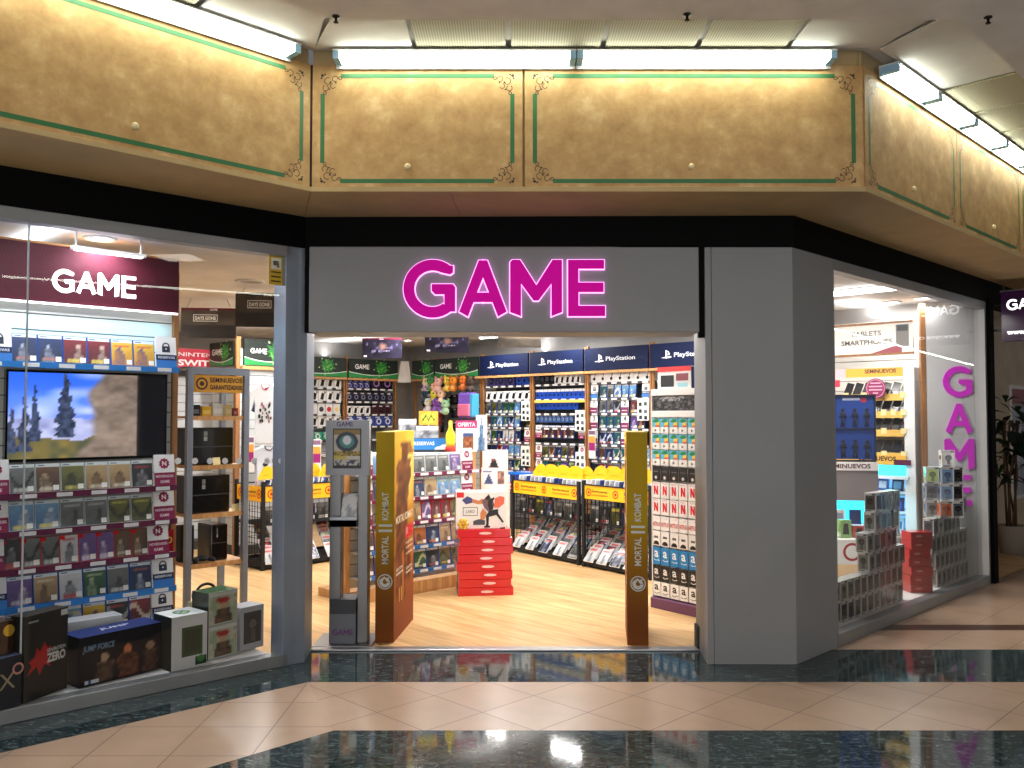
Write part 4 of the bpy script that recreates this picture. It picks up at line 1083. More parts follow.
m = MB(); m.text('JUMP FORCE', (W * 0.21, -0.002, 0.2), X, Z, 0.042, (130, 160, 186), w=W * 0.36, bold=0.02, shear=0.1); m.build('lettering', 'print', e)
m = MB(); Q(m, W * 0.06, W * 0.22, 0.012, 0.032, (214, 218, 222)); Q(m, W * 0.1, W * 0.13, 0.012, 0.032, (40, 90, 170), -0.0016); m.build('sticker', 'print', e)
m = MB(); m.text('JUMP', (W * 0.5, 0.1, 0.2715), X, Y, 0.055, (222, 226, 240), w=W * 0.36, bold=0.03, shear=0.1); m.build('top_lettering', 'print', e)
# upright dark box with a red beast
e, W = box_thing('game_box', (23.5, 704), (67, 688), PZ, 0.44, 0.1, 'tall dark grey collector carton with red emblem and small white capitals', 'game box', (50, 46, 40))
m = MB(); cx, cz = W * 0.34, 0.2
beast = [(-0.08, -0.07), (-0.05, -0.02), (-0.07, 0.0), (-0.03, 0.02), (-0.02, 0.07), (0.0, 0.04), (0.03, 0.085), (0.05, 0.05), (0.075, 0.06), (0.05, 0.01), (0.07, -0.05), (0.03, -0.03), (0.0, -0.08), (-0.02, -0.03)]
m.face([(cx + x, -0.0012, cz + y) for x, y in beast], (190, 34, 34)); m.build('emblem', 'print', e)
m = MB(); m.text('GENERATION', (W * 0.72, -0.0015, 0.235), X, Z, 0.02, (206, 204, 196), w=W * 0.44, bold=0.03); m.text('ZERO', (W * 0.72, -0.0015, 0.195), X, Z, 0.05, (222, 220, 212), w=W * 0.44, bold=0.05); m.build('lettering', 'print', e)
m = MB(); Q(m, 0.02, W * 0.3, 0.4, 0.41, (150, 148, 140)); Q(m, W * 0.82, W * 0.98, 0.40, 0.43, (206, 206, 200)); m.build('sticker', 'print', e)
# big dark box at the near end and one on top
e, W = box_thing('game_box', (-18, 716.5), (21, 705), PZ, 0.26, 0.26, 'dark carton with grey cross lettering at the near end of the left window', 'game box', (40, 40, 44), top=(88, 98, 130))
m = MB(); m.text('X', (W * 0.62, -0.0015, 0.14), X, Z, 0.08, (132, 122, 96), bold=0.0); m.disc((W * 0.9, -0.0016, 0.19), X, Z, 0.03, (176, 120, 110), 0, 16, 0.02); m.build('emblem', 'print', e)
bx = e
e2 = empty('game_box', local((bx.location.x, bx.location.y), bx.rotation_euler.z, 0.02, 0.04, PZ + 0.262), bx.rotation_euler.z, 'small brown carton with yellow emblem on top of the dark carton', 'game box')
m = MB(); m.box(0, W * 0.8, 0, 0.14, 0, 0.17, (60, 38, 26)); m.build('carton', 'gloss', e2, bevel=0.003)
m = MB(); m.disc((W * 0.66, -0.0012, 0.12), X, Z, 0.03, (200, 160, 50), 0, 14); m.build('emblem', 'print', e2)
# white case behind the dark boxes
p = local(at_z(33, 688, PZ), A45, 0.03, 0.15, PZ)
e = empty('console_box', p, A45, 'plain white carton standing behind the dark collector carton', 'console box')
m = MB(); m.box(0, 0.5, 0, 0.13, 0, 0.29, (214, 218, 224)); m.build('carton', 'gloss', e, bevel=0.004)
m = MB(); Q(m, 0.39, 0.45, 0.05, 0.22, (60, 60, 64)); m.disc((0.42, -0.0016, 0.15), X, Z, 0.02, (120, 116, 110), 0, 12); m.build('picture', 'print', e)
# white console carton with a green picture
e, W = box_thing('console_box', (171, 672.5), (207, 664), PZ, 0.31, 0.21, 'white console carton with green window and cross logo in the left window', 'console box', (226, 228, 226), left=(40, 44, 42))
m = MB(); Q(m, W * 0.28, W * 0.86, 0.07, 0.24, (36, 78, 40)); Q(m, W * 0.36, W * 0.78, 0.09, 0.22, (24, 54, 30), -0.0016); m.build('picture', 'gloss', e)
m = MB(); Q(m, W * 0.66, W * 0.98, 0.01, 0.06, (30, 60, 36)); m.disc((W * 0.82, -0.0016, 0.045), X, Z, 0.022, (60, 140, 60), 0, 12); m.build('sticker', 'print', e)
m = MB(); m.disc((W * 0.5, 0.1, 0.3115), X, Y, 0.05, (60, 130, 60), 0, 20, 0.035); m.face([(W * 0.5 - 0.03, 0.075, 0.3116), (W * 0.5 - 0.02, 0.07, 0.3116), (W * 0.5 + 0.03, 0.125, 0.3116), (W * 0.5 + 0.02, 0.13, 0.3116)], (60, 130, 60)); m.face([(W * 0.5 + 0.02, 0.07, 0.3116), (W * 0.5 + 0.03, 0.075, 0.3116), (W * 0.5 - 0.02, 0.13, 0.3116), (W * 0.5 - 0.03, 0.125, 0.3116)], (60, 130, 60)); m.build('logo', 'print', e)
# two green-topped cartons with a red-capped figure, one on the other
def capped(u, v):
    c = mixc((206, 200, 176), (150, 168, 130), hsh(round(u * 6), round(v * 7), 3))
    if ((u - 0.5) / 0.15) ** 2 + ((v - 0.62) / 0.14) ** 2 < 1: c = (198, 156, 120)
    if ((u - 0.48) / 0.24) ** 2 + ((v - 0.76) / 0.1) ** 2 < 1: c = (170, 34, 36)
    if v < 0.5 and abs(u - 0.5) < 0.34 - 0.2 * v: c = mixc((120, 90, 60), (60, 50, 40), hsh(round(u * 9), round(v * 9), 4))
    if v > 0.9: c = (214, 214, 206)
    return c
pa, pb = (208, 661), (237, 653)
for i, nm in enumerate(('lower', 'upper')):
    z = PZ + 0.202 * i
    a, b = at_z(*pa, PZ), at_z(*pb, PZ); rz = math.atan2(b.y - a.y, b.x - a.x); W = (b - a).length
    e = empty('game_box', (a.x, a.y, z), rz, '%s of two stacked cartons with a red capped figure in the left window' % nm, 'game box', 'cartons with a red capped figure')
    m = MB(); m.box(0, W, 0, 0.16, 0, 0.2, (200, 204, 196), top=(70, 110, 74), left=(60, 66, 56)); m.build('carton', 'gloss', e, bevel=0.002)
    m = MB(); m.art((0.008, -0.001, 0.01), X * (W - 0.016), Z * 0.18, 14, 16, capped); m.build('picture', 'print', e)
# clear-fronted grey box
e, W = box_thing('figure_box', (240, 652), (263.5, 646), PZ, 0.27, 0.14, 'grey boxed figure carton with dark window at the right end of the left window', 'figure box', (176, 178, 182))
m = MB(); Q(m, W * 0.14, W * 0.88, 0.04, 0.235, (62, 60, 58)); m.build('window_film', 'gloss', e)
m = MB(); m.ball((W * 0.5, -0.002, 0.16), 0.03, (92, 86, 78), sy=0.2); m.box(W * 0.38, W * 0.62, -0.004, -0.001, 0.05, 0.13, (88, 84, 78)); m.build('picture', 'print', e)
# small black controller box with ear shape behind the cartons
p = local(at_z(214, 655, PZ), A45, 0.05, 0.22, PZ)
e = empty('headset', (p.x, p.y, PZ + 0.33), A45, 'black headset standing on its carton behind the stacked cartons', 'headset')
m = MB(); m.tube([(0.07 * math.cos(t), 0, 0.07 * math.sin(t)) for t in [PI * i / 12 for i in range(13)]], 0.009, (24, 24, 26)); m.build('band', 'matte', e)
for s in (-1, 1):
    m = MB(); m.lathe([(0.03, -0.012), (0.036, 0.0), (0.03, 0.012)], (28, 28, 30), 0, 14, (0.07 * s, 0, 0), 'x'); m.build('ear_cup', 'matte', e)
m = MB(); m.box(-0.1, 0.1, -0.05, 0.05, 0, 0.295, (206, 198, 160)); tag(m.build('headset_box', 'gloss', loc=(p.x, p.y, PZ), rz=A45, bevel=0.002), 'pale carton under the black headset in the left window', 'box')

# ---------------------------------------------------------------- metal shelving cabinet with the yellow header
cx0 = at_y(186.5, 620, 6.25); cA = Vector((cx0.x, 6.25, 0))
# right post seen at px 244 on the same 45 degree line
cR = on_wall(243.5, 600, cA, A45); CWd = (Vector((cR.x, cR.y, 0)) - cA).length
sc_ = lambda px, py: on_wall(px, py, cA, A45)
zt = sc_(186, 369).z
cab = empty('shelving_cabinet', (cA.x, cA.y, 0.006), A45, 'tall blue grey metal shelving cabinet with yellow header behind the left window', 'shelving cabinet')
CD = 0.36
for x in (0, CWd):
    for y in (0, CD):
        m = MB(); m.box(x - 0.022, x + 0.022, y - 0.022, y + 0.022, 0, zt, (126, 144, 170)); m.build('post', 'blue_metal', cab, bevel=0.004)
m = MB(); m.box(0.02, CWd - 0.02, -0.02, 0.0, zt - 0.04, zt, (120, 132, 150)); m.box(0.02, CWd - 0.02, CD, CD + 0.02, zt - 0.04, zt, (120, 132, 150)); m.box(-0.02, CWd + 0.02, -0.02, CD + 0.02, zt, zt + 0.012, (140, 150, 164)); m.build('top_frame', 'blue_metal', cab)
h1, h0 = sc_(193, 375.5).z, sc_(193, 393).z
m = MB(); m.box(0.03, CWd - 0.03, -0.012, 0.0, h0, h1, (206, 150, 40)); hb = m.build('header_board', 'print', cab)
m = MB(); hx, hc, hr = 0.085, (h0 + h1) / 2, (h1 - h0) * 0.36
m.disc((hx, -0.0135, hc), X, Z, hr, (60, 24, 34), 0, 20, hr * 0.72); m.disc((hx, -0.0135, hc), X, Z, hr * 0.42, (60, 24, 34), 0, 6); m.build('badge', 'print', hb)
m = MB(); m.text('SEMINUEVOS', (0.27, -0.0135, hc + 0.028), X, Z, 0.036, (60, 24, 34), w=0.25, bold=0.02); m.text('GARANTIZADOS', (0.27, -0.0135, hc - 0.024), X, Z, 0.034, (60, 24, 34), w=0.25, bold=0.03); m.build('lettering', 'print', hb)
SZs = [sc_(215, y).z for y in (417, 466, 514, 563)]
for z in SZs:
    m = MB(); m.box(-0.01, CWd + 0.01, 0.0, CD, z - 0.016, z, (196, 152, 96)); m.box(0.0, CWd, -0.012, 0.0, z - 0.03, z + 0.002, (206, 160, 84)); m.build('shelf', 'beech', cab)
# things on its shelves
def on_cab(x, y, k): return local((cA.x, cA.y), A45, x, y, SZs[k] + 0.0075)
def console(P, w, d, h, label, marks=True):
    e = empty('game_console', P, A45, label, 'game console', 'black consoles in the metal cabinet')
    m = MB(); m.box(-w / 2, w / 2, 0, d, 0, h, (20, 20, 22)); m.build('body', 'gloss', e, bevel=0.008)
    m = MB(); m.box(-w / 2 + 0.004, w / 2 - 0.004, -0.001, 0.001, h * 0.47, h * 0.5, (60, 60, 66)); m.build('front_slot', 'print', e)
    if marks:
        m = MB(); Q(m, -w * 0.18, -w * 0.1, h * 0.64, h * 0.76, (150, 156, 150), -0.002); Q(m, -w * 0.18, -w * 0.1, h * 0.78, h * 0.9, (130, 136, 130), -0.002); m.build('sticker', 'print', e)
    return e
console(on_cab(CWd * 0.45, 0.05, 1), 0.34, 0.24, 0.27, 'black glossy console on the second shelf of the metal cabinet')
console(on_cab(CWd * 0.42, 0.05, 2), 0.32, 0.24, 0.27, 'black console with two pale stickers on the third shelf of the metal cabinet')
console(on_cab(CWd * 0.62, 0.06, 3), 0.13, 0.22, 0.26, 'narrow black console standing upright on the lowest shelf of the metal cabinet')
m = MB(); m.box(-0.05, 0.05, 0, 0.1, 0, 0.26, (34, 36, 40)); tag(m.build('speaker', 'matte', loc=on_cab(0.07, 0.15, 3), rz=A45, bevel=0.006), 'dark upright speaker beside the narrow console on the lowest cabinet shelf', 'speaker')
e = empty('game_controller', on_cab(CWd * 0.3, -0.0, 3), A45, 'black game controller lying on the lowest cabinet shelf', 'game controller')
m = MB(); m.ball((0, 0.045, 0.03), 0.042, (26, 26, 28), sx=1.2, sz=0.55); m.build('body', 'matte', e)
for s in (-1, 1):
    m = MB(); m.tube([(0.05 * s, 0.03, 0.03), (0.075 * s, 0.0, 0.015)], 0.022, (26, 26, 28), r2=0.014); m.build('grip', 'matte', e)
for i, (x, k) in enumerate(((CWd * 0.5, 1), (CWd * 0.86, 2))):
    m = MB(); m.box(-0.03, 0.03, 0, 0.004, 0, 0.055, (232, 214, 150)); o = m.build('price_card', 'print', loc=on_cab(x, 0.006, k), rz=A45 + 0.1); o.rotation_euler.x = -0.25
    tag(o, 'cream price card leaning on the %s shelf of the metal cabinet' % ORD[k], 'price card')
r = random.Random(9)
for i, (x, w, h, c, nm) in enumerate(((0.06, 0.07, 0.08, (40, 40, 44), 'black'), (0.15, 0.07, 0.07, (206, 160, 40), 'yellow'), (0.24, 0.08, 0.09, (190, 188, 182), 'pale grey'), (0.33, 0.05, 0.085, (214, 196, 140), 'cream'), (0.39, 0.04, 0.06, (120, 40, 40), 'dark red'))):
    m = MB(); m.box(-w / 2, w / 2, 0, 0.06, 0, h, c); m.box(-w / 2 + 0.008, w / 2 - 0.008, -0.001, 0.002, h * 0.2, h * 0.6, mixc(c, (255, 255, 255), 0.3))
    tag(m.build('gadget_box', 'gloss', loc=on_cab(x, 0.03 + 0.01 * i, 0), rz=A45), '%s small gadget box on the top shelf of the metal cabinet' % nm, 'gadget box', 'gadget boxes in the metal cabinet')
# ================================================================ wall bays of the shop
HZ0, HZ1 = 2.115, 2.395
ROWS = [1.973, 1.775, 1.585, 1.395, 1.195, 0.995, 0.80]
def bay(P, rz, W, label, header, rows=ROWS, rail=(56, 56, 62), body=(96, 98, 104), back=(112, 114, 120), group=None):
    e = empty('shelf_bay', (P[0], P[1], 0.006), rz, label, 'shelf bay', group or 'wall shelf bays')
    m = MB(); m.box(0, W, 0.06, 0.38, 0, 0.12, (60, 58, 56)); m.build('plinth', 'matte', e)
    slat_panel(e, 0, W, 0.34, 0.12, 2.12, back, 0.1)
    for x in (0, W - 0.025):
        m = MB(); m.box(x, x + 0.025, 0.05, 0.085, 0.1, HZ1 + 0.03, (196, 150, 96)); m.build('upright', 'oak_edge', e)
    m = MB(); m.box(0, W, 0.0, 0.05, HZ0 - 0.035, HZ0 - 0.006, (206, 168, 110)); m.build('header_rail', 'beech', e)
    if header == 'green': green_header(e, 0.012, W - 0.012, HZ0, HZ1)
    elif header == 'green_cut': green_header(e, 0.012, W - 0.012, HZ0, HZ1, wordmark=False)
    elif header == 'blue': blue_header(e, 0.012, W - 0.012, HZ0, HZ1)
    for z in rows:
        shelf(e, 0.026, W - 0.026, 0.08, 0.34, z - 0.006, rail, body, 6, 0.03)
    return e
def bayP(s): return C0 + dB * s
RN_ = ['top', 'second', 'third', 'fourth', 'fifth', 'sixth', 'seventh', 'eighth']
USED = set()
def uniq(label):
    k = label; n = 1
    while k.lower() in USED:
        n += 1; k = label + ', %s such' % ORD[n - 1]
    USED.add(k.lower()); return k
def shelf_item(me, name, P, rz, x, z, label, cat, group, y=0.095, tilt=-0.1):
    return put(me, name, local(P, rz, x, y, z + (0.0025 if tilt else 0.0006)), rz, tilt, uniq(label), cat, group)
rg = random.Random(77)
def case_row(P, rz, x0, x1, z, where, row, pals=None, style='blue narrow', pitch=0.1145, skip=()):
    x = x0 + pitch / 2; n = 0
    last = None
    while x + pitch / 2 <= x1 + 0.004:
        n += 1
        if last is None or rg.random() > 0.25: last = (rg.randint(100, 125), rg.choice(pals or PN))
        if n not in skip:
            shelf_item(case_mesh(style, last[0], last[1], False), 'game_case', P, rz, x, z, '%s game case, %s from left, %s shelf, %s' % (last[1], ORD[n - 1], row, where), 'game case', 'game cases on the blue header wall')
        x += pitch
def pack_mesh(key, W, H, D, fn):
    if key in CASES: return CASES[key]
    m = MB(); fn(m, W, H, D); o = m.build('pack', 'gloss'); me = o.data; bpy.data.objects.remove(o); CASES[key] = me
    return me
def pk_blue(m, W, H, D):
    m.box(-W / 2, W / 2, 0, D, 0, H, (34, 74, 170)); m.face([(-W / 2, -0.001, H * 0.74), (W / 2, -0.001, H * 0.74), (W / 2, -0.001, H), (-W / 2, -0.001, H)], (226, 230, 238))
    m.disc((0, -0.0012, H * 0.4), X, Z, W * 0.22, (20, 26, 60), 0, 10)
def pk_white_black(m, W, H, D):
    m.box(-W / 2, W / 2, 0, D, 0, H, (232, 232, 230)); m.face([(-W * 0.3, -0.001, H * 0.15), (W * 0.16, -0.001, H * 0.1), (W * 0.3, -0.001, H * 0.7), (-W * 0.1, -0.001, H * 0.8)], (26, 26, 30))
    m.face([(W * 0.2, -0.001, H * 0.72), (W * 0.46, -0.001, H * 0.72), (W * 0.46, -0.001, H * 0.9), (W * 0.2, -0.001, H * 0.9)], (120, 126, 140))
def pk_headset(m, W, H, D):
    m.box(-W / 2, W / 2, 0, D, 0, H, (234, 232, 230), top=(226, 70, 60)); m.face([(-W / 2, -0.001, H * 0.9), (W / 2, -0.001, H * 0.9), (W / 2, -0.001, H), (-W / 2, -0.001, H)], (224, 96, 80))
    m.face([(-W * 0.06, -0.001, H * 0.3), (W * 0.0, -0.001, H * 0.3), (W * 0.24, -0.001, H * 0.86), (W * 0.16, -0.001, H * 0.86)], (40, 40, 44)); m.disc((-W * 0.04, -0.0012, H * 0.26), X, Z, W * 0.15, (24, 24, 28), 0, 12)
def pk_dark(a, b):
    def f(m, W, H, D):
        m.box(-W / 2, W / 2, 0, D, 0, H, a); m.disc((0, -0.001, H * 0.45), X, Z, W * 0.3, b, 0, 14, W * 0.18)
        m.face([(-W * 0.4, -0.001, H * 0.8), (W * 0.1, -0.001, H * 0.8), (W * 0.1, -0.001, H * 0.92), (-W * 0.4, -0.001, H * 0.92)], (206, 206, 216))
    return f
def pack_row(P, rz, key, name, W, H, D, fn, x0, n, pitch, z, desc, where, row, grp, y=0.1):
    me = pack_mesh(key, W, H, D, fn)
    for i in range(n):
        shelf_item(me, name, P, rz, x0 + pitch * (i + 0.5), z, '%s, %s in the %s row, %s' % (desc, ORD[i], row, where), 'accessory box', grp, y, 0.0)
def sign_item(P, rz, kind, text, x, z, label, y=0.075):
    me = card_mesh(kind, text); o = shelf_item(me, 'shelf_sign', P, rz, x, z, label, 'shelf sign', 'shelf signs on the blue header wall', y, -0.08); o.scale = (0.85, 1, 0.86)
def promo_mesh():
    def f(m, W, H, D):
        m.box(-W / 2, W / 2, 0, D, 0, H, (226, 230, 226))
        for i, (x, z) in enumerate(((-0.25, 0.72), (0.2, 0.74), (-0.24, 0.42), (0.22, 0.4), (-0.2, 0.14), (0.24, 0.12))):
            c = [(40, 44, 50), (70, 96, 80), (30, 30, 36), (90, 96, 110), (50, 54, 60), (34, 40, 40)][i]
            m.face([(W * (x - 0.14), -0.001, H * (z - 0.07)), (W * (x + 0.14), -0.001, H * (z - 0.08)), (W * (x + 0.12), -0.001, H * (z + 0.09)), (W * (x - 0.12), -0.001, H * (z + 0.08))], c)
    return pack_mesh('promo', 0.17, 0.27, 0.004, f)
def promo(P, rz, x, z, label):
    put(promo_mesh(), 'promotion_card', local(P, rz, x, 0.045, z), rz, -0.03, label, 'promotion card', 'white promotion cards clipped to the bays')

# ---- bay under the first blue header
B1, B2, B3, B4 = bayP(1.70), bayP(2.685), bayP(3.655), bayP(4.665)
w1, w2, w3, w4 = 0.975, 0.96, 1.0, 1.0
n1, n2, n3 = 'first blue bay', 'second blue bay', 'third blue bay'
bay(B1, B45, w1, 'shelf bay under the first blue header beside the green one', 'blue')
pack_row(B1, B45, 'purple_big', 'accessory_box', 0.17, 0.165, 0.1, pk_dark((70, 66, 130), (16, 16, 24)), 0.05, 3, 0.19, ROWS[0], 'violet and black accessory box', n1, 'top', 'violet accessory boxes')
pack_row(B1, B45, 'bluewhite', 'accessory_box', 0.1, 0.15, 0.06, pk_blue, 0.64, 3, 0.105, ROWS[0], 'blue and white accessory box', n1, 'top', 'blue accessory boxes')
pack_row(B1, B45, 'whitepad', 'accessory_box', 0.12, 0.12, 0.06, pk_white_black, 0.03, 7, 0.125, ROWS[1], 'white accessory box with black picture', n1, 'second', 'white accessory boxes')
for k in range(2, 7): case_row(B1, B45, 0.03, w1 - (0.2 if k in (2,) else 0.03), ROWS[k], n1, RN_[k], skip=((7,) if k in (3, 4) else ()))
for k, t in ((4, 'novelty'),): sign_item(B1, B45, 'novelty', '', w1 - 0.1, ROWS[k], 'shelf sign with round badge at the right end of the first blue bay')
promo(B1, B45, w1 - 0.1, ROWS[2] - 0.1, 'white card with small product pictures at the third shelf of the first blue bay')
promo(B1, B45, w1 - 0.1, ROWS[5] - 0.12, 'white card with small product pictures at the sixth shelf of the first blue bay')
# ---- second
bay(B2, B45, w2, 'shelf bay under the second blue header with rows of blue packs', 'blue')
pack_row(B2, B45, 'dark_top', 'accessory_box', 0.085, 0.16, 0.07, pk_dark((24, 26, 34), (90, 96, 120)), 0.1, 3, 0.092, ROWS[0], 'black accessory box with ring picture', n2, 'top', 'black accessory boxes')
pack_row(B2, B45, 'white_stand', 'accessory_box', 0.088, 0.115, 0.07, pk_white_black, 0.37, 5, 0.092, ROWS[0], 'white stand box with black picture', n2, 'top', 'white stand boxes')
pack_row(B2, B45, 'blue_pack', 'accessory_box', 0.07, 0.13, 0.02, pk_blue, 0.03, 12, 0.075, ROWS[1], 'blue hanging pack', n2, 'second', 'blue packs of the second blue bay')
pack_row(B2, B45, 'blue_pack', 'accessory_box', 0.07, 0.13, 0.02, pk_blue, 0.03, 10, 0.075, ROWS[2] + 0.05, 'blue pack below the yellow rail', n2, 'third', 'blue packs of the second blue bay')
pack_row(B2, B45, 'blue_pack2', 'accessory_box', 0.07, 0.10, 0.02, pk_dark((60, 92, 150), (150, 170, 200)), 0.03, 9, 0.075, ROWS[3] + 0.07, 'pale blue pack', n2, 'fourth', 'blue packs of the second blue bay')
eb = [o for o in bpy.data.objects if o.name.startswith('shelf_bay') and (o.location.xy - B2.xy).length < 0.01][0]
m = MB(); m.box(0.026, w2 - 0.026, 0.07, 0.074, ROWS[1] - 0.055, ROWS[1] - 0.02, (222, 196, 90)); m.build('yellow_price_rail', 'print', eb)
for k in range(4, 7): case_row(B2, B45, 0.03, w2 - 0.03, ROWS[k] + (0.06 if k == 4 else 0.0), n2, RN_[k], skip=(1, 7) if k < 6 else (1,))
for k in (4, 5, 6): sign_item(B2, B45, 'novelty', '', 0.1, ROWS[k] + (0.06 if k == 4 else 0), 'shelf sign with round badge at the %s shelf left end of the second blue bay' % RN_[k])
for k in (4, 5): sign_item(B2, B45, 'novelty', '', w2 - 0.1, ROWS[k] + (0.06 if k == 4 else 0), 'shelf sign with round badge at the %s shelf right end of the second blue bay' % RN_[k])
promo(B2, B45, w2 - 0.1, ROWS[3] - 0.04, 'white card with small product pictures at the blue packs of the second blue bay')
promo(B2, B45, w2 - 0.1, ROWS[6] + 0.02, 'white card with small product pictures low on the second blue bay')
# ---- third
bay(B3, B45, w3, 'shelf bay under the third blue header with numbered signs', 'blue')
pack_row(B3, B45, 'headset_pack', 'headset_box', 0.134, 0.17, 0.1, pk_headset, 0.02, 7, 0.137, ROWS[0], 'white headset box with red top', n3, 'top', 'white headset boxes with red tops')
sign_item(B3, B45, 'lock', '', 0.1, ROWS[1], 'padlock sign at the left end of the second shelf, third blue bay')
sign_item(B3, B45, 'lock', '', w3 - 0.1, ROWS[1], 'padlock sign at the right end of the second shelf, third blue bay')
case_row(B3, B45, 0.17, w3 - 0.16, ROWS[1], n3, RN_[1], ['sky blue', 'navy', 'grey', 'teal', 'white'])
for k, (a, b) in ((2, '12'), (3, '34'), (4, '56')):
    sign_item(B3, B45, 'number', a, 0.09, ROWS[k], 'white shelf sign with the figure %s in the third blue bay' % a)
    sign_item(B3, B45, 'number', b, 0.58, ROWS[k], 'white shelf sign with the figure %s in the third blue bay' % b)
    case_row(B3, B45, 0.16, 0.52, ROWS[k], n3 + ' inner part', RN_[k], ['grey', 'black', 'navy', 'teal'], 'blue narrow', 0.115)
    case_row(B3, B45, 0.65, w3 - 0.03, ROWS[k], n3 + ' outer part', RN_[k], ['crimson', 'olive', 'sand', 'violet', 'white'], 'blue narrow', 0.108)
case_row(B3, B45, 0.03, w3 - 0.03, ROWS[5], n3, RN_[5]); case_row(B3, B45, 0.03, w3 - 0.03, ROWS[6], n3, RN_[6])
sign_item(B3, B45, 'number', '7', 0.7, ROWS[5], 'white shelf sign with the figure 7 in the third blue bay', 0.06)
promo(B3, B45, w3 - 0.12, ROWS[3] + 0.1, 'white card with small product pictures at the right of the third blue bay')
m = MB(); m.box(-0.055, 0.055, 0, 0.004, 0, 0.36, (236, 236, 232))
for z0, z1, c in ((0.0, 0.09, (214, 214, 214)), (0.1, 0.2, (150, 30, 110)), (0.2, 0.28, (240, 150, 60)), (0.3, 0.35, (120, 90, 120))): m.face([(-0.05, -0.001, z0), (0.05, -0.001, z0), (0.05, -0.001, z1), (-0.05, -0.001, z1)], c)
strip_me = m.build('price_sign', 'print', loc=local(B3, B45, 0.1, 0.03, ROWS[5] + 0.02), rz=B45); tag(strip_me, 'tall orange and magenta price sign at the lower left of the third blue bay', 'price sign', 'orange and magenta price signs')
# ---- fourth, mostly behind the gift card rack
bay(B4, B45, w4, 'shelf bay under the fourth blue header behind the gift card rack', 'blue', ROWS[:4])

# ---- green bays beside the corner, with soft toys
bay(bayP(0.72), B45, 0.965, 'shelf bay under the green header next to the blue wall, hung with soft toys', 'green', [], back=(206, 208, 206))
bay(bayP(0.16), B45, 0.545, 'short shelf bay with cut green header at the far corner', 'green_cut', [], back=(150, 152, 152))
m = MB(); a, b, c = C0 - dA * 0.14, C0 + Vector((0, -0.02, 0)), C0 + dB * 0.155
for p, q in ((a, b), (b, c)):
    m.face([(p.x, p.y, 2.07), (q.x, q.y, 2.07), (q.x, q.y + 0.0, 2.40), (p.x * 0.6 + q.x * 0.4, p.y * 0.6 + q.y * 0.4, 2.40)] if p is a else [(p.x, p.y, 2.07), (q.x, q.y, 2.07), (p.x * 0.4 + q.x * 0.6, p.y * 0.4 + q.y * 0.6, 2.40), (p.x, p.y, 2.40)], (226, 224, 214))
m.face([(a.x, a.y + 0.02, 2.07), (c.x, c.y + 0.02, 2.07), (b.x, b.y + 0.14, 2.40)], (200, 198, 190))
struct(m.build('trim_corner_board', 'white_plaster'))
def soft_toy(px, py, col, ears, label, r=0.07):
    p = on_wall(px, py, bayP(0.72) + Vector((0.05, 0.05, 0)), B45); p = p + (-Vector((1, 1, 0)).normalized()) * 0.09
    e = empty('soft_toy', p, B45 + 0.2, label, 'soft toy', 'soft toys hung on the green header bays')
    m = MB(); m.ball((0, 0, 0.07), r, col, n=12, sz=0.92); m.ball((0, 0, -0.03), r * 0.85, mixc(col, (255, 255, 255), 0.15), n=10, sz=1.0)
    m.ball((-0.058, -0.02, -0.04), r * 0.34, col); m.ball((0.058, -0.02, -0.04), r * 0.34, col); m.build('body', 'plush', e)
    for s in (-1, 1):
        m = MB(); m.ball((s * 0.055, 0, 0.07 + r * 0.85), r * 0.3, ears, n=8, sz=1.5); m.build('ear', 'plush', e)
        m = MB(); m.ball((s * 0.03, -r * 0.93, 0.085), 0.011, (20, 18, 20), n=8); m.build('eye', 'gloss', e)
    m = MB(); m.tube([(0, 0.02, 0.07 + r), (0, 0.07, 0.2), (0, 0.14, 0.21)], 0.004, (190, 190, 190), n=6); m.build('hanging_loop', 'metal', e)
for px, py, c, ec, nm in ((431, 387, (236, 222, 176), (200, 170, 110), 'cream'), (436, 386, (70, 140, 74), (50, 110, 60), 'green'), (443, 387, (240, 190, 180), (226, 150, 150), 'pink'), (439.5, 391.5, (242, 176, 150), (240, 200, 170), 'peach'), (431, 393, (200, 170, 214), (180, 150, 200), 'lilac'), (452.5, 386, (238, 206, 80), (220, 180, 50), 'yellow'), (458, 386, (236, 146, 50), (190, 100, 30), 'orange'), (468, 385, (228, 116, 40), (120, 60, 30), 'dark orange'), (475, 387, (70, 56, 46), (50, 40, 34), 'dark brown'), (439, 399, (222, 222, 70), (190, 190, 40), 'lime'), (446, 399, (246, 206, 176), (236, 180, 150), 'pale peach'), (431, 399, (30, 74, 84), (20, 50, 60), 'dark teal'), (440.5, 407, (142, 92, 190), (110, 66, 160), 'purple'), (445, 408, (126, 80, 176), (96, 60, 150), 'deep violet'), (450, 409, (170, 214, 170), (130, 190, 130), 'mint'), (433, 407, (236, 234, 230), (206, 200, 196), 'white'), (443, 419, (110, 24, 26), (80, 16, 20), 'dark red')):
    soft_toy(px, py, c, ec, '%s soft toy hanging among the soft toys of the green header bay' % nm)
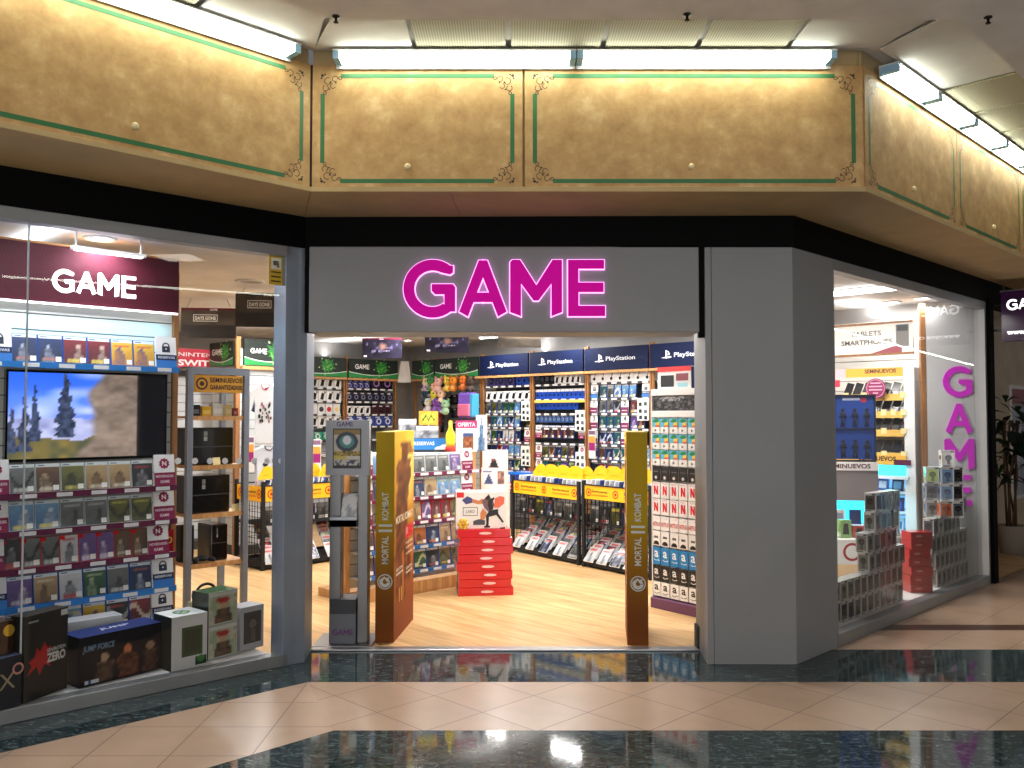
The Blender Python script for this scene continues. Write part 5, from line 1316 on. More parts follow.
# dark packs hanging in the short bay
me = pack_mesh('dark_pack', 0.1, 0.15, 0.03, pk_dark((36, 34, 40), (86, 82, 96)))
for j, z in enumerate((1.9, 1.7, 1.5, 1.3)):
    for i in range(4):
        put(me, 'accessory_pack', local(bayP(0.16), B45, 0.08 + 0.125 * i, 0.2, z), B45, 0, 'dark hanging pack, %s from the left in the %s row of the short corner bay' % (ORD[i], RN_[j]), 'accessory pack', 'dark packs in the corner bay')
for j, z in enumerate((1.72, 1.52, 1.32, 1.12)):
    for i in range(7):
        put(me, 'accessory_pack', local(bayP(0.72), B45, 0.09 + 0.125 * i, 0.22, z), B45, 0, 'dark hanging pack, %s from the left in the %s row behind the soft toys' % (ORD[i], RN_[j]), 'accessory pack', 'dark packs behind the soft toys')
# backpack hanging at the edge of the blue wall
p = on_wall(468, 404, bayP(0.72) - Vector((0.1, 0.1, 0)), B45)
e = empty('backpack', (p.x, p.y, p.z - 0.2), B45, 'purple and pink backpack hanging beside the soft toys', 'backpack')
m = MB(); m.box(-0.16, 0.16, -0.06, 0.06, 0, 0.36, (126, 90, 200)); m.build('body', 'cloth', e, bevel=0.03)
m = MB(); m.box(-0.12, 0.12, -0.1, -0.062, 0.03, 0.2, (226, 120, 160)); m.build('front_pocket', 'cloth', e, bevel=0.015)
m = MB(); m.box(0.1, 0.165, -0.064, 0.064, 0.02, 0.34, (70, 170, 210)); m.build('side_band', 'cloth', e, bevel=0.01)
m = MB(); m.tube([(-0.04, 0, 0.36), (-0.03, 0, 0.41), (0.03, 0, 0.41), (0.04, 0, 0.36)], 0.012, (40, 40, 60)); m.build('handle', 'cloth', e)

# ---- left wall of the shop
LW1, LW2, LW3 = C0 - dA * 1.06, C0 - dA * 2.06, C0 - dA * 3.06
LR = [1.965, 1.77, 1.58, 1.40, 1.2, 1.0, 0.8]
m1, m2 = 'corner green bay', 'door post bay'
bay(LW1, A45, 0.93, 'shelf bay under the green header just left of the far corner', 'green', LR, (40, 40, 44), (70, 70, 74), (120, 120, 124))
pack_row(LW1, A45, 'purple_small', 'accessory_box', 0.1, 0.085, 0.06, pk_dark((58, 60, 120), (150, 150, 196)), 0.05, 4, 0.104, LR[0] + 0.0, 'violet box with ring picture', m1, 'top', 'violet boxes')
pack_row(LW1, A45, 'purple_small', 'accessory_box', 0.1, 0.085, 0.06, pk_dark((58, 60, 120), (150, 150, 196)), 0.05, 4, 0.104, LR[0] + 0.087, 'violet box with ring picture, upper layer', m1, 'top', 'violet boxes')
pack_row(LW1, A45, 'headset_purple', 'headset_box', 0.2, 0.19, 0.1, pk_dark((34, 30, 40), (160, 120, 190)), 0.48, 2, 0.21, LR[0], 'black headset box with violet ring', m1, 'top', 'black headset boxes')
pack_row(LW1, A45, 'pk_w', 'accessory_box', 0.1, 0.12, 0.05, pk_white_black, 0.04, 4, 0.11, LR[2], 'white box with black picture', m1, 'third', 'white boxes of the corner bay')
pack_row(LW1, A45, 'pk_d2', 'accessory_box', 0.12, 0.14, 0.06, pk_dark((40, 42, 56), (120, 120, 150)), 0.03, 7, 0.125, LR[1], 'dark grey box with ring picture', m1, 'second', 'dark boxes of the corner bay')
pack_row(LW1, A45, 'pk_d3', 'accessory_box', 0.12, 0.14, 0.06, pk_dark((70, 40, 46), (30, 20, 24)), 0.5, 3, 0.125, LR[2], 'dark red box with ring picture', m1, 'third', 'dark boxes of the corner bay')
pack_row(LW1, A45, 'pk_b4', 'accessory_box', 0.16, 0.15, 0.06, pk_dark((60, 80, 150), (220, 220, 236)), 0.04, 5, 0.17, LR[3], 'blue box with white ring', m1, 'fourth', 'blue boxes of the corner bay')
bay(LW2, A45, 0.985, 'shelf bay under the green header beside the left door post', 'green', LR, (40, 40, 44), (200, 202, 204), (200, 202, 204))
for k in range(4):
    if k == 2:
        for j, c in enumerate(((190, 40, 60), (40, 110, 130), (230, 180, 60), (226, 226, 226), (60, 60, 70), (200, 60, 60), (230, 210, 140))):
            me = pack_mesh('col%d' % j, 0.12, 0.15, 0.06, (lambda c: lambda m, W, H, D: (m.box(-W / 2, W / 2, 0, D, 0, H, (230, 230, 228)), m.disc((0, -0.001, H * 0.45), X, Z, W * 0.32, c, 0, 12)))(c))
            shelf_item(me, 'accessory_box', LW2, A45, 0.09 + 0.13 * j, LR[k], 'white box with %s disc, third shelf, %s' % (['red', 'teal', 'amber', 'white', 'grey', 'scarlet', 'cream'][j], m2), 'accessory box', 'boxes with coloured discs', 0.1, 0)
    else:
        pack_row(LW2, A45, 'white_acc', 'accessory_box', 0.12, 0.15, 0.06, pk_white_black, 0.03, 7, 0.132, LR[k], 'white accessory box with black picture', m2, RN_[k], 'white accessory boxes of the door post bay')
pack_row(LW2, A45, 'green_acc', 'accessory_box', 0.14, 0.12, 0.06, pk_dark((40, 140, 110), (220, 236, 226)), 0.03, 6, 0.15, LR[4], 'green accessory box with pale ring', m2, 'fifth', 'green accessory boxes')

# ---- freestanding partition bay seen through the left window
PP0 = at_y(238, 560, 9.75)
pb_ = empty('shelf_bay', (PP0.x, PP0.y, 0.006), A45, 'partition bay with green header behind the white shirt', 'shelf bay', 'wall shelf bays')
slat_panel(pb_, 0.03, 0.83, 0.05, 0.1, 2.3, (190, 194, 196)); green_header(pb_, 0.05, 0.66, HZ0 + 0.0, HZ1 + 0.01, ws=0.2)
for x in (0.0, 0.85):
    m = MB(); m.box(x - 0.03, x + 0.02, 0.03, 0.07, 0, 2.43, (190, 140, 86)); m.build('upright', 'oak_edge', pb_)
m = MB(); m.box(0.03, 0.85, 0.0, 0.05, HZ0 - 0.05, HZ0 - 0.01, (200, 160, 100)); m.build('header_rail', 'beech', pb_)
m = MB(); m.box(0, 0.85, 0.03, 0.075, 0, 0.1, (60, 60, 60)); m.build('plinth', 'matte', pb_)
a = at_y(207, 560, 10.2)
pc_ = empty('shelf_bay', (a.x, a.y, 0.006), B45, 'narrow bay with small green header above the metal cabinet', 'shelf bay', 'wall shelf bays')
slat_panel(pc_, 0, 0.53, 0.045, 0.1, 2.2, (190, 194, 196)); green_header(pc_, 0.0, 0.56, HZ0, HZ1 - 0.01)
m = MB(); m.box(0.53, 0.56, 0.03, 0.07, 0, 2.43, (190, 140, 86)); m.build('upright', 'oak_edge', pc_)
m = MB(); m.box(0, 0.53, 0.03, 0.07, 0, 0.1, (60, 60, 60)); m.build('plinth', 'matte', pc_)
a = at_y(170, 560, 10.0)
pd_ = empty('shelf_bay', (a.x, a.y, 0.006), A45, 'bay with red header and white capitals behind the metal cabinet', 'shelf bay', 'wall shelf bays')
slat_panel(pd_, 0, 1.2, 0.2, 0.1, 2.1, (190, 194, 196))
z1, z0 = at_y(190, 349, 10.1).z, at_y(190, 371, 10.1).z
m = MB(); m.box(0, 1.15, 0, 0.04, z0, z1, (196, 34, 58)); hb = m.build('header_board', 'print', pd_)
H_ = z1 - z0
m = MB(); m.text('NINTENDO', (0.36, -0.002, z0 + H_ * 0.74), X, Z, H_ * 0.18, (236, 226, 228), w=0.6, bold=0.01); m.build('lettering', 'print', hb)
m = MB(); m.text('SWITCH', (0.36, -0.002, z0 + H_ * 0.36), X, Z, H_ * 0.28, (240, 234, 236), w=0.6, bold=0.03); m.build('lettering', 'print', hb)
m = MB(); m.box(0, 1.2, 0.05, 0.24, 0, 0.1, (60, 60, 60)); m.build('plinth', 'matte', pd_)

# ---- shirts on hangers
def tee(P, rz, col, label, trim, s=1.0, motif=True, sx=1.0):
    e = empty('shirt', P, rz, label, 'shirt', 'shirts hung on the partition'); e.scale = (sx, 1, 1)
    o = [(-0.2, -0.62), (0.2, -0.62), (0.205, -0.2), (0.215, -0.16), (0.3, -0.3), (0.37, -0.24), (0.27, -0.04), (0.12, 0.02), (0.075, 0.03), (0.05, -0.02), (0, -0.04), (-0.05, -0.02), (-0.075, 0.03), (-0.12, 0.02), (-0.27, -0.04), (-0.37, -0.24), (-0.3, -0.3), (-0.215, -0.16), (-0.205, -0.2)]
    o = [(x * s, y * s) for x, y in o]
    m = MB(); m.prism(o, (0, 0.03, 0), X, Z, -Y, 0.05, col); m.build('cloth', 'cloth', e, bevel=0.018)
    m = MB(); m.tube([(0.07 * s * math.cos(t), -0.022, 0.02 * s + 0.06 * s * math.sin(t)) for t in [PI + PI * i / 10 for i in range(11)]], 0.006, trim, n=6); m.build('collar', 'cloth', e)
    m = MB(); m.tube([(-0.16 * s, 0.005, 0.0), (0, 0.005, 0.07 * s), (0.16 * s, 0.005, 0.0)], 0.008, (236, 236, 236), n=6); m.tube([(0, 0.005, 0.07 * s), (0, 0.005, 0.11 * s), (0.02, 0.005, 0.13 * s), (0.03, 0.03, 0.12 * s)], 0.004, (200, 200, 200), n=6); m.build('hanger', 'paint', e)
    if motif:
        m = MB(); r = random.Random(4)
        for i in range(22):
            x, z = r.uniform(-0.11, 0.11) * s, r.uniform(-0.38, -0.18) * s
            if abs(x) < 0.03 and z > -0.2: continue
            m.disc((x, -0.0255 + 0.0 - 0.0003 * i, z), X, Z, r.uniform(0.012, 0.026) * s, r.choice([(30, 30, 34), (60, 74, 56), (150, 100, 106), (40, 40, 46), (30, 30, 34)]), 0, 7)
        m.build('motif', 'cloth', e)
p = at_y(266, 386, 8.9); tee((p.x, p.y, p.z), 0.05, (206, 210, 214), 'white shirt with red collar and dark motif on a hanger', (190, 40, 60), 0.95, True, 0.56)
p = at_y(280, 388, 9.5); tee((p.x, p.y, p.z), A45 - 0.2, (30, 36, 66), 'navy shirt hanging behind the white shirt', (30, 36, 66), 0.9, False)
p = at_y(268, 452, 9.78); tee((p.x, p.y, p.z + 0.05), A45 - 0.0, (206, 208, 214), 'pale grey shirt hanging below the white shirt', (120, 90, 100), 0.7, True)

# ---- hanging posters
def hang_poster(px0, px1, py0, py1, Yd, rz, label, kind, grp):
    a, b = at_y(px0, py1, Yd), at_y(px1, py1, Yd); W = (b - a).length; H = at_y(px0, py0, Yd).z - a.z
    c = (a + b) / 2
    e = empty('hanging_poster', (c.x, c.y, a.z), rz, label, 'poster', grp)
    W = W / max(0.5, math.cos(rz))
    m = MB(); m.box(-W / 2, W / 2, 0, 0.008, 0, H, (50, 44, 44)); m.build('board', 'print', e)
    def f1(u, v):
        c = mixc((12, 11, 22), (40, 35, 60), vn(u * 9, v * 5, 4))
        k = vn(u * 16, v * 6, 9)
        if 0.2 < v < 0.78 and k > 0.62: c = mixc(c, (150, 140, 186), (k - 0.62) * 2.4)
        d = ((u - 0.52) / 0.13) ** 2 + ((v - 0.58) / 0.2) ** 2
        if d < 1: c = mixc((150, 112, 96), c, d)
        if 0.3 < v < 0.37 and 0.3 < u < 0.75 and vn(u * 40, 3, 1) > 0.4: c = (170, 160, 190)
        if v > 0.9: c = (96, 12, 40)
        return c
    def f2(u, v):
        c = mixc((44, 37, 30), (96, 82, 66), vn(u * 7, v * 4, 14) * 0.7 + 0.3 * v)
        if v < 0.45: c = mixc(c, (26, 22, 18), 0.7 * vn(u * 10, v * 6, 3) + 0.2)
        if v > 0.9 and kind == 'sepia_red': c = (104, 16, 40)
        return c
    m = MB(); m.art((-W / 2, -0.001, 0), X * W, Z * H, 40, 20, f1 if kind == 'violet' else f2); m.build('picture', 'card', e)
    m = MB()
    if kind == 'violet':
        word(m, (-W * 0.07, -0.002, H * 0.915), X, Z, H * 0.06, (236, 220, 226)); m.build('lettering', 'print', e)
        m = MB(); Q(m, -W * 0.46, -W * 0.38, H * 0.05, H * 0.14, (220, 220, 220), -0.002); m.build('sticker', 'print', e)
        m = MB(); m.text('VENGADORES', (W * 0.05, -0.002, H * 0.42), X, Z, H * 0.07, (206, 196, 216), w=W * 0.4); m.build('lettering', 'print', e) if False else None
    else:
        word(m, (W * 0.02, -0.002, H * 0.91), X, Z, H * 0.07, (230, 220, 214)); m.build('lettering', 'print', e)
        m = MB(); m.text('DAYS GONE', (-W * 0.06, -0.002, H * 0.66), X, Z, H * 0.12, (222, 216, 200), w=W * 0.38, bold=0.03)
        for x0, x1, zz0, zz1 in ((-0.28, 0.16, 0.55, 0.57), (-0.28, 0.16, 0.76, 0.78), (-0.28, -0.27, 0.55, 0.78), (0.15, 0.16, 0.55, 0.78)): Q(m, W * x0, W * x1, H * zz0, H * zz1, (222, 216, 200), -0.002)
        m.build('title', 'print', e)
    for s in (-1, 1):
        m = MB(); m.tube([(s * W * 0.4, 0.004, H), (s * W * 0.32, 0.004, SZ - a.z)], 0.0025, (120, 120, 120), n=5); m.build('wire', 'metal', e)
hang_poster(362, 402, 338, 358, 10.4, -0.05, 'violet hanging poster with red top band, first from the left above the door view', 'violet', 'violet posters hung from the shop ceiling')
hang_poster(425, 468.5, 332.5, 352.5, 9.6, 0.05, 'violet hanging poster between the green headers and the shop ceiling', 'violet', 'violet posters hung from the shop ceiling')
hang_poster(498, 541, 327, 347.5, 9.4, 0.1, 'sepia hanging poster over the first blue header', 'sepia', 'sepia posters hung from the shop ceiling')
hang_poster(596, 637, 318, 337, 9.4, -0.1, 'sepia hanging poster whose lower edge shows under the sign over the third blue header', 'sepia', 'sepia posters hung from the shop ceiling')
hang_poster(182, 235, 308, 338, 8.3, 0.12, 'sepia hanging poster with red top band seen through the left window', 'sepia_red', 'sepia posters hung from the shop ceiling')
hang_poster(236, 289, 293, 327, 7.6, 0.1, 'sepia hanging poster nearest the door post in the left window', 'sepia', 'sepia posters hung from the shop ceiling')
# green exit sign
a, b = at_y(551, 337, 8.6), at_y(570, 336.5, 8.6)
e = empty('exit_sign', ((a.x + b.x) / 2, 8.6, a.z), 0, 'small dark green exit sign hanging over the second blue header', 'exit sign')
m = MB(); m.box(-0.11, 0.11, 0, 0.02, 0, 0.11, (20, 70, 44)); m.build('board', 'print', e)
m = MB(); m.text('SALIDA', (-0.02, -0.002, 0.055), X, Z, 0.04, (220, 236, 224), w=0.13, bold=0.02); Q(m, 0.06, 0.09, 0.045, 0.065, (220, 236, 224), -0.002); m.build('lettering', 'print', e)
m = MB(); m.tube([(0, 0.01, 0.11), (0, 0.01, SZ - a.z)], 0.006, (150, 150, 150)); m.build('rod', 'metal', e)
# ================================================================ middle of the shop floor
# ---- slatted gondola with new games
GA = on_wall(345, 575, (-0.66, 8.1), A45); GB = on_wall(474, 575, (-0.66, 8.1), A45)
GW = (Vector((GB.x, GB.y, 0)) - Vector((GA.x, GA.y, 0))).length
gz = lambda py, px=440: on_wall(px, py, (-0.66, 8.1), A45).z
gon = empty('gondola', (GA.x, GA.y, 0.006), A45, 'white slatted gondola with game shelves and beech ends in the middle of the shop', 'gondola')
gtop = gz(453)
m = MB(); m.box(0, GW, -0.16, 0.4, 0, 0.07, (60, 46, 36)); m.box(0, GW, -0.165, -0.16, 0.02, 0.11, (206, 160, 100)); m.build('plinth', 'beech', gon)
slat_panel(gon, 0, GW, 0.0, 0.1, gtop, (222, 222, 216), 0.1)
for x in (0, GW - 0.03):
    m = MB(); m.box(x - 0.03, x + 0.035, -0.02, 0.035, 0.05, gtop + 0.015, (204, 156, 100)); m.build('end_panel', 'beech', gon, bevel=0.003)
m = MB(); m.box(0.03, GW - 0.03, 0.02, 0.4, gtop - 0.02, gtop, (226, 226, 222)); m.build('top_board', 'paint', gon)
GZ = [gz(y) for y in (471, 494, 517, 540.5, 563.5)]
for i, z in enumerate(GZ):
    shelf(gon, 0.04, GW - 0.04, -0.14, 0.0, z, (110, 22, 66) if i < 3 else (44, 110, 180), (170, 172, 176), 9, 0.032)
GPAL = [('sky blue', 5), ('olive', 6), ('violet', 7), ('teal', 8), ('navy', 9)]
gr = random.Random(21)
for i, z in enumerate(GZ):
    kind = 'novelty' if i < 3 else 'lock'
    x = GW - 0.13 if i < 3 else GW - 0.34
    if i < 3:
        for xx, side in ((GW - 0.2, 'right'), (0.12, 'left'), (0.42, 'middle')):
            put(card_mesh('novelty'), 'shelf_sign', local(GA, A45, xx, -0.13, z + 0.009), A45, -0.1, 'maroon badge sign, %s of the %s gondola shelf' % (side, RN_[i]), 'shelf sign', 'shelf signs on the gondola')
    st = ('clear tall', 'clear tall', 'red narrow', 'blue tall', 'blue tall')[i]
    pt = 0.112 if 'narrow' in st else 0.142
    x = (GW - 0.345) if i < 3 else (GW - 0.18)
    n = 0; last = None
    while x > 0.12:
        n += 1
        if not (i < 3 and (abs(x - 0.12) < 0.13 or abs(x - 0.42) < 0.14)):
            if last is None or gr.random() > 0.55: last = (gr.randint(200, 230), gr.choice(PN))
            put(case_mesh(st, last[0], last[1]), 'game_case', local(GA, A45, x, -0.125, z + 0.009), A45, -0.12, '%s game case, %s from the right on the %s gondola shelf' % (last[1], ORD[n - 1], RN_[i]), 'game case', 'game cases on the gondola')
        x -= pt
def on_gon(px, py, Yd): return at_y(px, py, Yd)
# blue sign on its top
a, b = at_y(413, 451, 8.15), at_y(449, 451, 8.15)
def panel_thing(name, px0, px1, py0, py1, Yd, rz, label, cat, fn, nu=12, nv=12, th=0.008, group=None, base_z=None):
    a, b, t = at_y(px0, py1, Yd), at_y(px1, py1, Yd), at_y(px0, py0, Yd)
    z0 = a.z if base_z is None else base_z
    W = (b.x - a.x) / max(0.5, math.cos(rz)); H = t.z - z0
    m = MB(); m.box(-W / 2, W / 2, 0, th, 0, H, (220, 220, 220)); m.art((-W / 2, -0.001, 0), X * W, Z * H, nu, nv, fn)
    o = m.build(name, 'print', loc=((a.x + b.x) / 2, Yd, z0), rz=rz)
    tag(o, label, cat, group); return o, W, H
def reservas(u, v):
    c = (38, 120, 196)
    if v < 0.16 or v > 0.93: return (24, 28, 34)
    if u > 0.62 and v < 0.16 + 0.5 * ((u - 0.62) / 0.38) ** 0.6: c = (226, 236, 244)
    return c
o, W, H = panel_thing('gondola_sign', 409, 449, 438, 452.5, 8.12, A45 * 0.3, 'blue and white reservation sign standing on the gondola', 'sign', reservas, 24, 14, base_z=gtop + 0.007)
m = MB(); m.text('RESERVAS', (-W * 0.12, -0.003, H * 0.62), X, Z, H * 0.26, (232, 240, 246), w=W * 0.5, bold=0.02); m.build('lettering', 'print', o)
# bright offer sign on a rod, offer card, tall poster
def burst(u, v):
    c = (240, 168, 60)
    d = ((u - 0.5) / 0.42) ** 2 + ((v - 0.5) / 0.34) ** 2
    if d < 1: c = (236, 226, 70)
    if d < 0.8 and abs(v - 0.5 - 0.15 * math.sin(u * 22)) < 0.12: c = (70, 100, 40)
    return c
o, W, H = panel_thing('offer_sign', 419, 438, 411, 425, 8.5, 0.05, 'small orange and yellow burst sign above the gondola', 'sign', burst, 16, 12)
m = MB(); m.tube([(0, 0.012, 0.0), (0, 0.012, gtop + 0.006 - o.location.z)], 0.005, (200, 200, 200), n=6); m.build('rod', 'metal', o)
def grey_art(u, v):
    c = mixc((70, 74, 84), (186, 188, 196), vn(u * 9, v * 7, 3)); return c if v < 0.86 else (232, 232, 232)
for px0, px1, py0, py1, Yd, lb in ((399, 416, 419, 452, 8.3, 'white and grey printed card at the near end of the gondola top'), (414, 438, 426, 452, 8.4, 'silver toned picture card behind the blue gondola sign')):
    panel_thing('picture_card', px0, px1, py0, py1, Yd, 0.3, lb, 'picture card', grey_art, 12, 10, base_z=gtop + 0.007)
def oferta(u, v):
    if v > 0.72: return (186, 40, 110) if v > 0.76 else (236, 236, 236)
    if 0.3 < u < 0.85 and 0.06 < v < 0.6: return mixc((96, 40, 30), (186, 120, 70), hsh(round(u * 20), round(v * 16), 5)) if v < 0.5 else (60, 80, 130)
    return (236, 236, 236)
o, W, H = panel_thing('offer_sign', 456, 477, 420.5, 451.5, 8.25, 0.15, 'white offer card with magenta band and small picture on the gondola', 'sign', oferta, 20, 26, base_z=gtop + 0.007)
m = MB(); m.text('OFERTA', (0, -0.003, H * 0.87), X, Z, H * 0.13, (246, 236, 242), w=W * 0.84, bold=0.03); m.build('lettering', 'print', o)
def tower(u, v):
    w_ = 0.36 * (1 - v) + 0.02
    return mixc((60, 90, 130), (130, 160, 190), hsh(round(u * 9), round(v * 14), 2)) if v < 0.92 and abs(u - 0.5) < w_ else (236, 238, 240)
panel_thing('poster_card', 476, 487, 415, 451.5, 8.42, 0.2, 'narrow white poster card with a blue spire beside the offer card', 'poster', tower, 8, 20, base_z=gtop + 0.007)
e = empty('yellow_toy', (*at_y(450.5, 452, 8.15).xy, gtop + 0.007), 0.2, 'plain yellow toy shape with red foot beside the offer card on the gondola', 'toy')  # plain stand-in for a yellow toy figure
m = MB(); m.lathe([(0.04, 0.05), (0.045, 0.09), (0.045, 0.16), (0.018, 0.22), (0.015, 0.29)], (236, 206, 40), 0, 14); m.build('body', 'gloss', e)
m = MB(); m.lathe([(0.05, 0.0), (0.05, 0.045), (0.042, 0.05)], (206, 50, 34), 0, 14); m.build('foot', 'gloss', e)

# ---- white pillar stand with picture cards, behind the big picture box
e = empty('display_stand', (*at_z(494, 576, 0).xy, 0.006), -0.12, 'tall white display stand behind the stack of red boxes', 'display stand')
sx = e.location
S1 = sx.y / F
dz = lambda py: 1.55 - (py - 416) * S1 - 0.006
m = MB(); m.box(-12.5 * S1, 12.5 * S1, 0, 0.26, 0, dz(476), (236, 234, 232)); m.build('column', 'paint', e, bevel=0.004)
def small_boxes(u, v):
    if 0.1 < u < 0.5 and 0.3 < v < 0.75 and abs(u - 0.3) < 0.2 * (0.78 - v) * 2: return (70, 84, 130)
    if 0.66 < u < 0.95 and 0.32 < v < 0.85: return mixc((200, 150, 130), (90, 70, 66), hsh(round(u * 16), round(v * 12), 4))
    if 0.05 < u < 0.45 and 0.8 < v < 0.86: return (60, 76, 140)
    return (240, 238, 236)
m = MB(); m.art((-13 * S1, -0.002, dz(491)), X * (25 * S1), Z * (dz(467.5) - dz(491)), 22, 18, small_boxes); m.build('picture_panel', 'print', e)
m = MB(); m.box(-12 * S1, 11.5 * S1, 0.005, 0.2, dz(476), dz(450.5), (238, 236, 234)); hd = m.build('head_box', 'print', e)
def peak(u, v):
    if v < 0.75 and abs(u - 0.5) < 0.42 * (0.85 - v) + 0.05 * hsh(round(u * 12), 1, 3): return (30, 30, 36) if hsh(round(u * 9), round(v * 9), 6) > 0.25 else (120, 60, 60)
    return (240, 238, 236)
m = MB(); m.art((-11 * S1, 0.003, dz(475)), X * (21.5 * S1), Z * (dz(452) - dz(475)), 20, 16, peak); m.build('picture_panel', 'print', e)

# ---- stack of red boxes with the big picture box on top
RY = 7.62; RS = RY / F
pz = lambda py: 1.55 - (py - 416) * RS
rcx = (486 - 512) * RS
rr = random.Random(6)
h = (pz(528.5) - 0.006) / 8
for i in range(8):
    w_ = 0.47 + rr.uniform(-0.015, 0.015)
    e = empty('red_box', (rcx + rr.uniform(-0.018, 0.018) - (0.012 if i < 5 else 0.008), RY + 0.0, 0.006 + i * h), 0.12 + rr.uniform(-0.03, 0.03), 'red toy kit box, %s from the bottom of the stack by the gondola' % ORD[i], 'toy kit box', 'stack of red toy kit boxes')
    m = MB(); m.box(-w_ / 2, w_ / 2, 0, 0.3, 0.0, h - 0.0015, (206, 16, 26), left=(226, 222, 220), top=(216, 40, 44)); m.build('carton', 'gloss', e, bevel=0.003)
    m = MB(); x0 = 0.02 + rr.uniform(-0.02, 0.03)
    m.face([(x0 + 0.055 * math.cos(t) * 1.0, -0.0012, h * 0.5 + 0.011 * math.sin(t)) for t in [2 * PI * k / 16 for k in range(16)]], (240, 200, 200)); m.build('printed_logo', 'print', e)
    for k in range(3):
        m = MB(); m.face([(-w_ / 2 - 0.0012, 0.26 - 0.09 * k, h * 0.2), (-w_ / 2 - 0.0012, 0.2 - 0.09 * k, h * 0.2), (-w_ / 2 - 0.0012, 0.2 - 0.09 * k, h * 0.8), (-w_ / 2 - 0.0012, 0.26 - 0.09 * k, h * 0.8)], [(90, 80, 76), (150, 110, 90), (60, 60, 70)][k]); m.build('end_picture', 'print', e)
e = empty('toy_kit_box', ((481 - 512) * RS, RY + 0.03, 0.006 + 8 * h), 0.1, 'big white toy kit box with dancing black figure and robot drawing on the red stack', 'toy kit box')
W, H = 50 * RS, pz(491.5) - pz(528.5)
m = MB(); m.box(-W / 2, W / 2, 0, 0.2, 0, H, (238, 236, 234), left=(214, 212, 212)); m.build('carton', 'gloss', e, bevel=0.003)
m = MB(); fx = lambda x: -W / 2 + W * (x - 125) / 380; fzz = lambda y: H * (680 - y) / 285
pg = lambda pts, c, k=1: m.face([(fx(x), -0.0012 * k, fzz(y)) for x, y in pts][::-1], c)
pg([(170, 460), (210, 430), (246, 445), (250, 480), (200, 492)], (74, 78, 130))
pg([(246, 450), (300, 465), (320, 450), (350, 460), (340, 490), (290, 492), (250, 480)], (206, 132, 84))
pg([(320, 470), (360, 430), (400, 450), (420, 500), (380, 560), (340, 520)], (120, 90, 96), 1.2)
pg([(420, 450), (460, 430), (494, 440), (490, 490), (450, 520), (415, 520)], (226, 112, 82), 1.4)
pg([(330, 520), (360, 560), (340, 610), (310, 610), (310, 560)], (206, 132, 84), 1.3)
pg([(256, 620), (300, 606), (345, 615), (345, 650), (256, 650)], (70, 74, 84), 1.4)
m.build('robot_drawing', 'print', e)
m = MB()
pg([(350, 440), (375, 416), (386, 440), (372, 462), (352, 456)], (36, 26, 26), 2)
pg([(372, 462), (412, 440), (420, 446), (400, 480), (410, 530), (380, 545), (366, 500)], (34, 32, 36), 2)
pg([(380, 540), (446, 530), (446, 562), (490, 630), (478, 636), (430, 575), (376, 590), (372, 660), (346, 668), (356, 640), (352, 580)], (26, 26, 30), 2)
pg([(338, 660), (384, 656), (384, 672), (338, 672)], (24, 24, 26), 2.2); pg([(460, 672), (500, 668), (500, 680), (460, 680)], (24, 24, 26), 2.2)
m.build('dancer_drawing', 'print', e)
m = MB()
for x0, x1, y0, y1 in ((178, 290, 515, 519), (178, 290, 576, 580), (178, 182, 515, 580), (286, 290, 515, 580)): pg([(x0, y0), (x1, y0), (x1, y1), (x0, y1)], (40, 40, 44), 1.3)
m.text('LABO', (fx(234), -0.002, fzz(547)), X, Z, H * 0.08, (40, 40, 44), w=W * 0.17); pg([(130, 400), (185, 400), (185, 440), (130, 440)], (214, 40, 44), 1.3); m.build('printed_title', 'print', e)
# small gold bow on the red boxes
e = empty('gift_bow', ((461 - 512) * RS, RY - 0.04, 0.006 + 7 * h + 0.0), 0, 'small gold bow at the corner of the red box stack', 'gift bow')
m = MB()
for k in range(6): m.ball((0.03 * math.cos(k * 1.05), -0.01, 0.045 + 0.03 * math.sin(k * 1.05)), 0.022, (226, 184, 70), n=8, sy=0.5)
m.build('loops', 'gloss', e)
m = MB(); m.ball((0, -0.02, 0.045), 0.014, (206, 160, 50), n=8); m.build('knot', 'gloss', e)
e.location.z = 0.006 + 8 * h + 0.0; e.location.x = (463.5 - 512) * RS; e.location.y = RY + 0.0
# low table with a blue and a red carton
tb = at_y(519, 520, 10.6)
e = empty('low_table', (tb.x, 10.6, 0.006), B45, 'low dark display table behind the toy kit boxes', 'table')
m = MB(); m.box(-0.3, 0.3, 0, 0.4, 0.6, 0.63, (60, 60, 66)); m.build('top', 'paint', e, bevel=0.004)
for x, y in ((-0.27, 0.03), (0.27, 0.03), (-0.27, 0.37), (0.27, 0.37)):
    m = MB(); m.box(x - 0.015, x + 0.015, y - 0.015, y + 0.015, 0, 0.6, (60, 60, 66)); m.build('leg', 'paint', e)
m = MB(); m.box(-0.27, 0.27, 0, 0.3, 0, 0.11, (196, 26, 34)); m.disc((-0.18, -0.001, 0.055), X, Z, 0.035, (240, 210, 210), 0, 14, 0.022); tag(m.build('red_carton', 'gloss', loc=local(tb, B45, 0, 0.05, 0.637), rz=B45), 'red carton with pale ring on the low table behind the picture box', 'carton')
m = MB(); m.box(-0.22, 0.22, 0, 0.24, 0, 0.12, (36, 108, 206)); m.box(-0.2, 0.2, -0.002, 0, 0.03, 0.09, (30, 60, 130)); tag(m.build('blue_carton', 'gloss', loc=local(tb, B45, -0.02, 0.07, 0.75), rz=B45), 'bright blue carton on top of the red carton', 'carton')

